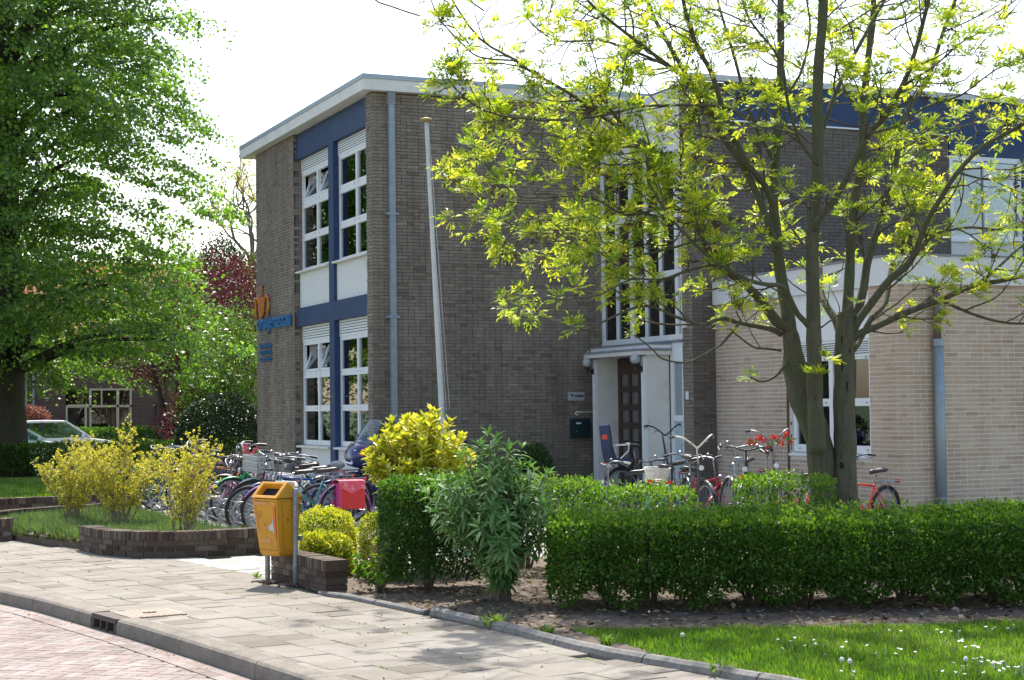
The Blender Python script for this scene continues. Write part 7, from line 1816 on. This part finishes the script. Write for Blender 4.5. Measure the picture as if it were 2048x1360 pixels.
for sy in (-1, 1):
    b = MB(); b.add([(1.52, sy * 0.235, 0.94), (1.42, sy * 0.285, 0.97), (1.36, sy * 0.30, 1.05), (1.42, sy * 0.287, 1.09), (1.52, sy * 0.24, 1.03)], [(0, 1, 2, 3, 4)]); b.v += [(x, y + sy * 0.018, z) for x, y, z in b.v]; b.f += [[5, 6, 7, 8, 9]] + [[k, (k + 1) % 5, 5 + (k + 1) % 5, 5 + k] for k in range(5)]; b.r += [0.5] * 6; b.m += [0] * 6
    LM('indicator', b, mat('amber_lens', (0.75, 0.20, 0.01), 0.2, 0.05, spec=0.7))
    LM('mirror', loft([(1.33, 0.02, 1.13, 1.17), (1.30, 0.055, 1.12, 1.22), (1.24, 0.06, 1.12, 1.24), (1.21, 0.055, 1.13, 1.23)]).add([], []), M_mb, True).location = (0, sy * 0.36, 0)
b = MB(); vs = []; fs = []
for i, (x, z, w_) in enumerate(((1.54, 1.06, 0.20), (1.47, 1.18, 0.24), (1.37, 1.33, 0.235), (1.27, 1.46, 0.19), (1.24, 1.50, 0.13))):
    for k in range(9): t = -1 + k / 4; vs.append((x - 0.13 * t * t, w_ * t, z - 0.02 * t * t))
for i in range(4):
    for k in range(8): fs.append((9 * i + k, 9 * i + k + 1, 9 * i + k + 10, 9 * i + k + 9))
b.add(vs, fs); LM('windscreen', b, glass_mat('screen_glass', (0.78, 0.82, 0.80), 0.25), True)
LM('tank', loft([(1.05, 0.10, 0.86, 1.0), (0.95, 0.17, 0.80, 1.06), (0.75, 0.18, 0.78, 1.07), (0.58, 0.12, 0.76, 0.98)]), M_mb, True)
LM('seat', loft([(0.62, 0.10, 0.78, 0.86), (0.45, 0.15, 0.75, 0.86), (0.15, 0.16, 0.78, 0.90), (-0.18, 0.14, 0.82, 0.94), (-0.25, 0.10, 0.84, 0.92)]), M_blk, True)
b = MB(); b.box(0.35, -0.2, 0.28, 0.95, 0.2, 0.70); b.tube([(0.6, -0.2, 0.25), (0.2, -0.22, 0.26), (-0.35, -0.22, 0.33)], 0.045, 10); LM('engine', b, M_mbk)
LM('rear_body', loft([(0.35, 0.14, 0.62, 0.80), (0.1, 0.17, 0.60, 0.82), (-0.3, 0.13, 0.66, 0.86), (-0.42, 0.08, 0.72, 0.84)]), M_mb, True)
for sy in (-1, 1): LM('side_case', loft([(0.12, 0.08, 0.42, 0.72), (0.08, 0.11, 0.38, 0.78), (-0.38, 0.11, 0.40, 0.80), (-0.44, 0.07, 0.46, 0.74)]), M_mb, True).location = (0, sy * 0.30, 0)
LM('top_box', loft([(-0.10, 0.15, 0.96, 1.14), (-0.14, 0.19, 0.94, 1.18), (-0.30, 0.20, 0.94, 1.21), (-0.42, 0.19, 0.95, 1.18), (-0.46, 0.15, 0.98, 1.13)]), M_mb, True)
b = MB(); b.tube(smooth_path([(1.12, -0.34, 1.10), (1.18, -0.22, 1.12), (1.22, 0, 1.08), (1.18, 0.22, 1.12), (1.12, 0.34, 1.10)], 3), 0.013, 7); LM('handlebar', b, M_mbk, True)
b = MB(); b.tube([(0.55, 0.1, 0.3), (0.55, 0.25, 0.02)], 0.014, 6); b.tube([(-0.1, -0.1, 0.60), (-0.1, -0.1, 0.95), (-0.35, -0.1, 0.96)], 0.012, 6); b.tube([(-0.1, 0.1, 0.60), (-0.1, 0.1, 0.95), (-0.35, 0.1, 0.96)], 0.012, 6); b.tube([(-0.1, 0.0, 0.3), (0.4, 0.0, 0.35)], 0.03, 6); LM('rack_and_stand', b, M_mbk)

# ================================================================== far side: hedges, cars, house, trees
M_hedge2 = leaf_mat('far_hedge_leaf', [(0.03, 0.065, 0.018), (0.055, 0.12, 0.022), (0.09, 0.17, 0.03), (0.17, 0.25, 0.05)], 0.35)
hedge('far_hedge', 'clipped hedge across the lawn behind the lime trunk', [(2.0, 45.4), (6.5, 45.0), (11.5, 44.4)], 1.2, 0.86, 0.1, 750, 0.085, M_hedge2, 61, bare=0.05, stems=False, shoots=0.15)
hedge('far_hedge', 'darker hedge behind the parked cars in front of the brick house', [(5.0, 66.0), (13.5, 64.5), (18, 63.5)], 1.2, 1.15, 0.0, 500, 0.11, M_privet2, 62, bare=0.05, stems=False, shoots=0.1)
b = MB(); b.box(-30, 48.5, 0.06, 60, 59, 0.132); single('far_road', b, kind='structure', mats=M_asph)

def car(label, pos, head, col, L_=4.0, Hh=1.46):
    t = thing('parked_car', label, 'car', pos, 'cars parked behind the hedge'); t.rotation_euler = (0, 0, R(head))
    P_ = mat('car_paint_' + col[0], col[1], 0.3, 0.03, 3, coat=0.8); W = 0.80
    b = MB(); lower = [(-L_ / 2, 0.35), (-L_ / 2 - 0.03, 0.62), (-L_ / 2 + 0.06, 0.88), (L_ * 0.20, 0.92), (L_ * 0.40, 0.80), (L_ / 2 - 0.02, 0.66), (L_ / 2, 0.35), (L_ / 2 - 0.3, 0.22), (-L_ / 2 + 0.2, 0.22)]
    b.prism(lower, -W, W, 'y'); o = part('body', b, t, local=True, mats=P_); m = o.modifiers.new('bevel', 'BEVEL'); m.width = 0.06; m.segments = 3; m.limit_method = 'ANGLE'; m.angle_limit = R(25)
    # greenhouse: glass hull, then roof and pillars proud of it
    A, B_, C_, D_ = (-L_ * 0.46, 0.885), (-L_ * 0.38, Hh - 0.07), (L_ * 0.06, Hh - 0.05), (L_ * 0.25, 0.915)
    def cab(off, z_in): return [(A[0] + off, A[1]), (B_[0] + off, B_[1] - z_in), (C_[0] - off, C_[1] - z_in), (D_[0] - off * 1.5, D_[1])]
    c = cab(0.03, 0.0); b = MB(); vs = [(x, -(W - 0.03 - 0.16 * (z - 0.88)), z) for x, z in c] + [(x, (W - 0.03 - 0.16 * (z - 0.88)), z) for x, z in c]
    b.add(vs, [(0, 1, 2, 3), (7, 6, 5, 4), (0, 4, 5, 1), (1, 5, 6, 2), (2, 6, 7, 3)]); part('windows', b, t, local=True, mats=glass_mat('car_glass', (0.30, 0.38, 0.36), 0.5))
    b = MB(); rf = [(B_[0] - 0.03, Hh - 0.09), (B_[0] + 0.15, Hh - 0.02), (-L_ * 0.12, Hh), (C_[0] - 0.05, Hh - 0.02), (C_[0] + 0.06, Hh - 0.08)]; 
    b.prism(rf, -(W - 0.11), W - 0.11, 'y'); o = part('roof', b, t, local=True, mats=P_); m = o.modifiers.new('bevel', 'BEVEL'); m.width = 0.03; m.segments = 2; m.limit_method = 'ANGLE'
    b = MB()
    for sy in (-1, 1):
        def pl(p, q, r_): b.tube([(p[0], sy * (W - 0.02 - 0.16 * (p[1] - 0.88)), p[1]), (q[0], sy * (W - 0.02 - 0.16 * (q[1] - 0.88)), q[1])], r_, 6)
        pl(A, B_, 0.055); pl(B_, C_, 0.03); pl(C_, D_, 0.035)
    part('pillars', b, t, local=True, mats=P_)
    b = MB()
    for sy in (-1, 1): b.tube([(-L_ * 0.12, sy * (W - 0.02), 0.90), (-L_ * 0.13, sy * (W - 0.10), Hh - 0.08)], 0.04, 6)
    part('door_post', b, t, local=True, mats=M_blk)
    for x in (-L_ * 0.32, L_ * 0.31):
        for sy in (-1, 1): b = MB(); b.lathe((x, sy * (W - 0.08), 0.31), [(0, -0.1), (0.31, -0.1), (0.31, 0.1), (0.2, 0.105), (0, 0.1)], 20, 'y'); part('wheel', b, t, local=True, mats=M_tyre)
    b = MB()
    for sy in (-1, 1): b.obox((L_ * 0.19, sy * (W + 0.08), 0.98), (0.1, 0.18, 0.12))
    part('mirror', b, t, local=True, mats=P_)
    b = MB()
    for sy in (-1, 1): b.obox((L_ / 2 - 0.06, sy * 0.6, 0.66), (0.12, 0.3, 0.12))
    part('headlight', b, t, local=True, mats=M_lamp)
    return t
car('silver white family car parked farther behind the hedge', (8.35, 57.2, 0.05), -4, ('silver', (0.74, 0.76, 0.78)), 4.1, 1.50)
car('pale blue smaller car parked nearer, beside the lime trunk', (6.35, 52.0, 0.05), -4, ('pale_blue', (0.58, 0.72, 0.76)), 3.5, 1.36)

hs = thing('brick_house', 'dark brick house with cream window frames and an orange tiled roof behind the hedge', 'house', (15, 75.5, 0))
M_hb = mat('house_brick', (0.075, 0.042, 0.038), 0.95, 0.2, 3)
def brick_tex(m, c1, c2, mo, sc):
    t = m.node_tree; N = t.nodes.new; L = t.links.new; b_ = t.nodes['Principled BSDF']; g_ = N('ShaderNodeNewGeometry'); sp = N('ShaderNodeSeparateXYZ'); cb = N('ShaderNodeCombineXYZ'); L(g_.outputs['Position'], sp.inputs[0]); L(sp.outputs[0], cb.inputs[0]); L(sp.outputs[2], cb.inputs[1])
    br = N('ShaderNodeTexBrick'); br.inputs['Scale'].default_value = sc; br.inputs['Color1'].default_value = (*c1, 1); br.inputs['Color2'].default_value = (*c2, 1); br.inputs['Mortar'].default_value = (*mo, 1); br.inputs['Brick Width'].default_value = 0.22; br.inputs['Row Height'].default_value = 0.0625; br.inputs['Mortar Size'].default_value = 0.007
    L(cb.outputs[0], br.inputs[0]); L(br.outputs[0], b_.inputs['Base Color'])
brick_tex(M_hb, (0.075, 0.036, 0.032), (0.11, 0.055, 0.045), (0.16, 0.14, 0.13), 1.0)
M_cream = mat('cream_frame', (0.50, 0.44, 0.32), 0.6, 0.06, 3); M_tilr = mat('roof_tile', (0.42, 0.13, 0.05), 0.85, 0.2, 3)
b = MB()
for (x0, z0_, x1, z1_) in ((9.3, 0, 11.4, 4.9), (11.4, 0, 14.3, 0.85), (11.4, 2.86, 14.3, 4.9), (14.3, 0, 21.6, 4.9), (12.32, 0.85, 12.42, 2.0)): b.box(x0, 75.5, z0_, x1, 75.8, z1_)
b.box(9.3, 75.8, 0, 9.6, 84, 4.9); b.box(21.3, 75.8, 0, 21.6, 84, 4.9); part('walls', b, hs, mats=M_hb)
b = MB(); b.box(9.6, 77.5, 0, 21.3, 77.6, 4.9); part('inner_wall', b, hs, mats=M_room)
F = MB()
for (x0, z0_, x1, z1_) in ((12.42, 0.85, 14.3, 0.93), (12.42, 2.78, 14.3, 2.86), (11.4, 2.02, 14.3, 2.12), (12.42, 0.93, 12.52, 2.78), (13.62, 0.93, 13.74, 2.78), (14.22, 0.93, 14.3, 2.78), (12.94, 2.12, 13.0, 2.78), (11.4, 0.85, 11.48, 2.02), (12.22, 0.85, 12.32, 2.02), (11.4, 0.85, 12.3, 0.9), (11.48, 2.12, 12.42, 2.16)): F.box(x0, 75.46, z0_, x1, 75.56, z1_)
fr = part('window', F, hs, mats=M_cream)
for (x0, z0_, x1, z1_) in ((12.52, 0.93, 13.62, 2.02), (13.74, 0.93, 14.22, 2.02), (12.52, 2.12, 12.94, 2.78), (13.0, 2.12, 13.62, 2.78), (13.74, 2.12, 14.22, 2.78), (11.48, 0.9, 12.22, 2.02), (11.48, 2.16, 12.42, 2.8)): 
    b = MB(); b.box(x0, 75.52, z0_, x1, 75.53, z1_); part('pane', b, fr, local=True, mats=M_glass)
curtain(11.5, 11.9, 0.9, 2.0, 75.9, M_curt, hs, 'x'); curtain(13.8, 14.2, 0.95, 2.0, 75.9, M_curt, hs, 'x')
b = MB(); b.prism([(75.1, 4.95), (79.8, 8.9), (84.5, 4.95), (84.3, 4.75), (79.8, 8.6), (75.3, 4.75)], 9.0, 21.9, 'x'); part('roof', b, hs, mats=M_tilr)
b = MB()
for k in range(60):
    x_ = 9.05 + k * 0.215
    b.tube([(x_, 75.1, 4.99), (x_, 79.78, 8.93)], 0.035, 4, caps=False)
part('roof_ridges', b, hs, kind='stuff', mats=M_tilr)
b = MB(); b.tube([(10.0, 75.42, 0), (10.0, 75.42, 4.85)], 0.05, 8); b.tube([(9.7, 75.42, 0), (9.7, 75.42, 4.85)], 0.035, 8); part('downpipe', b, hs, mats=M_zinc)
b = MB(); b.box(15.4, 75.40, 0.1, 16.5, 75.49, 2.2); part('door', b, hs, mats=M_brown)
b = MB(); b.box(17.1, 75.42, 0.9, 19.2, 75.49, 2.5); dwn = part('window', b, hs, mats=M_cream)
b = MB(); b.box(17.2, 75.40, 1.0, 18.1, 75.415, 2.4); b.box(18.2, 75.40, 1.0, 19.1, 75.415, 2.4); part('panes', b, dwn, local=True, mats=M_glass)

def soft_tree(name, label, base, blobs, n, leaf, matl, seed, trunk=0.15, bark=None, group=None, **kw):
    t = bush(name, label, 'tree', blobs, n, leaf, matl, seed, base, stems=14, stem_r=trunk * 0.5, **kw)
    b = MB(); c = blobs[0][0]; b.tube([base, (base[0] * 0.6 + c[0] * 0.4, base[1] * 0.6 + c[1] * 0.4, base[2] + (c[2] - base[2]) * 0.5), c], [trunk, trunk * 0.8, trunk * 0.4], 8); part('trunk', b, t, mats=bark or M_bark2, smooth=True)
    if group: t['group'] = group
    return t
M_purp = leaf_mat('purple_leaf', [(0.030, 0.012, 0.014), (0.06, 0.020, 0.024), (0.10, 0.030, 0.034), (0.18, 0.06, 0.05)], 0.32, tcol=(1.3, 0.7, 0.7), rough=0.45)
M_midg = leaf_mat('mid_green_leaf', [(0.03, 0.06, 0.015), (0.055, 0.11, 0.02), (0.09, 0.16, 0.03), (0.15, 0.22, 0.04)], 0.45)
M_conif = leaf_mat('conifer_needle', [(0.010, 0.026, 0.016), (0.018, 0.042, 0.022), (0.03, 0.065, 0.03)], 0.15, rough=0.6)
soft_tree('purple_tree', 'dark red leaved tree seen through the lime, in front of the house', (13.2, 62, 0), [((12.2, 61.5, 4.4), (2.3, 1.6, 1.7)), ((14.6, 61.5, 5.6), (2.2, 1.8, 2.2)), ((15.6, 61, 3.0), (2.2, 1.6, 1.6))], 17000, 0.13, M_purp, 101, bump=0.28, shell=0.3)
soft_tree('purple_tree', 'bright dark red tree just left of the brick side wall', (14.4, 55, 0), [((14.1, 54.5, 5.2), (1.9, 1.7, 1.8)), ((14.0, 54, 3.2), (1.6, 1.5, 1.6))], 14000, 0.11, M_purp, 103, bump=0.28, shell=0.3)
soft_tree('garden_tree', 'mid green garden tree behind the holly beside the brick wall', (12.6, 50, 0), [((12.5, 50, 3.0), (1.5, 1.5, 2.1)), ((11.8, 49.2, 1.8), (1.3, 1.2, 1.3))], 15000, 0.10, M_midg, 105, bump=0.3, shell=0.3)
soft_tree('garden_tree', 'leafy green tree filling the gap under the bare crowned one', (15.2, 66, 0), [((16.2, 66, 5.8), (3.0, 2.4, 2.6)), ((14.2, 66, 4.6), (2.4, 2.0, 2.2))], 20000, 0.14, M_midg, 107, bump=0.3, shell=0.3)
bush('dark_shrub', 'dark red shrub in front of the house right of its window', 'shrub', [((11.5, 50, 1.5), (1.1, 1.0, 1.1)), ((13.4, 58, 1.3), (1.6, 1.2, 1.2))], 12000, 0.10, M_purp, 109, (11.5, 50, 0.0), shell=0.25, bump=0.25)
bush('copper_shrub', 'small copper coloured shrub behind the parked cars beside the house', 'shrub', [((8.9, 68, 1.5), (0.75, 0.6, 0.6))], 3500, 0.12, leaf_mat('copper_leaf', [(0.20, 0.06, 0.04), (0.32, 0.13, 0.09), (0.40, 0.22, 0.17)], 0.25, tcol=(1.1, 0.9, 0.8)), 111, (8.9, 68, 0.0), shell=0.25)
bush('dark_shrub', 'dark green shrubs left of the house behind the cars', 'shrub', [((7.0, 69, 1.6), (2.2, 1.4, 1.7)), ((4.5, 70, 2.2), (2.6, 1.6, 2.3))], 9000, 0.13, M_privet2, 113, (6.5, 69, 0.0), shell=0.25)
soft_tree('conifer', 'dark conifer between the lime and the bare crowned tree', (15.5, 64, 0), [((15.6, 64, 7.2), (0.9, 0.9, 1.5)), ((15.6, 64, 5.0), (1.2, 1.2, 1.6))], 9000, 0.13, M_conif, 115, bump=0.25, shell=0.25)
soft_tree('conifer', 'dark blue green pine standing behind the school roof above the porch', (20.0, 40, 0), [((20.1, 40, 9.6), (0.95, 0.9, 1.3)), ((20.9, 40.3, 8.6), (0.8, 0.8, 0.9)), ((19.3, 40, 8.7), (0.7, 0.7, 0.8))], 9000, 0.10, M_conif, 117, bump=0.35, shell=0.35)
# sparse pale tree
lo = thing('bare_crowned_tree', 'nearly bare pale tree with twisting branches and few yellow leaves beside the school', 'tree', (18.2, 68.3, 0))
rs = random.Random(14); lb = MB(); ends = []
def br(p, d, l, r_, lev):
    P = [p]; v = d.normalized(); n = 5
    for i in range(n): v = (v + Vector((rs.gauss(0, .22), rs.gauss(0, .22), rs.gauss(0, .12) + 0.05))).normalized(); P.append(P[-1] + v * l / n)
    lb.tube(P, [r_ * (1 - 0.4 * i / n) for i in range(n + 1)], 5 if lev else 7, caps=False)
    if lev < 4:
        for k in range(3 if lev < 3 else 2):
            a = rs.uniform(0, 6.28); o = Matrix.Rotation(a, 3, v) @ v.orthogonal().normalized(); br(P[-1] if k < 2 else P[3], (v * 0.75 + o * rs.uniform(0.5, 0.9) + Vector((0, 0, 0.15))).normalized(), l * rs.uniform(0.6, 0.8), r_ * 0.6, lev + 1)
    if lev >= 3: ends.extend(P[2:])
lb.tube(smooth_path([(18.3, 68.3, 0), (18.1, 68.3, 4), (18.25, 68.3, 7.0), (17.95, 68.3, 8.2)], 4), [0.2] * 6 + [0.16] * 7, 8)
for dv in ((-0.8, 0, 1.0), (0.15, 0.2, 1.3), (0.9, 0, 0.9), (-0.2, -0.4, 1.4), (0.4, 0.5, 0.8)): br(Vector((17.95, 68.3, 8.1)), Vector(dv), 1.9, 0.085, 1)
part('branches', lb, lo, kind='stuff', mats=mat('pale_bark', (0.16, 0.135, 0.11), 0.9, 0.2, 3), smooth=True)
E_ = np.array([e[:] for e in ends]); c = np.repeat(E_, 6, 0) + rng.normal(size=(len(E_) * 6, 3)) * 0.09; n = len(c)
part('leaves', leaf_mesh('leaves', c, rnd_dirs(n), rnd_dirs(n) + [0, 0, .5], np.full(n, 0.10), np.full(n, 0.025), rng.random(n), M_fors), lo, kind='stuff')
# distant belt of trees closing the view and seen in the window panes
M_dist = leaf_mat('distant_leaf', [(0.025, 0.05, 0.018), (0.045, 0.085, 0.025), (0.08, 0.13, 0.035)], 0.35)
A = []
for i, (x, y, z, r_) in enumerate([(-30 + 5.5 * k + 1.5 * math.sin(k * 2.2), 98 + 4 * math.sin(k * 1.7), 3.2 + 1.0 * math.sin(k * 2.9), 4.0) for k in range(17)]):
    A.append(blob_leaves((x, y, z), (r_ * 1.1, r_, r_ * 1.15), 3200, 0.30, 200 + i, bump=0.25, shell=0.25))
P, D, N, L, W, r_ = cat_arr(A); single('distant_trees', leaf_mesh('distant_trees', P, D, N, L, W, r_, M_dist), 'far belt of green trees behind the houses', 'trees', 'stuff')
clump_tree('street_tree', 'green street tree left of the picture, mirrored in the school windows', (-4.5, 58, 0.0), 0.3, 2.2, [(2.2, 2.5), (4, 4.4), (7, 4.6), (10, 3.6), (12.5, 0.6)], 260, 70, 0.2, M_midg, M_bark2, 131, limbs=16)
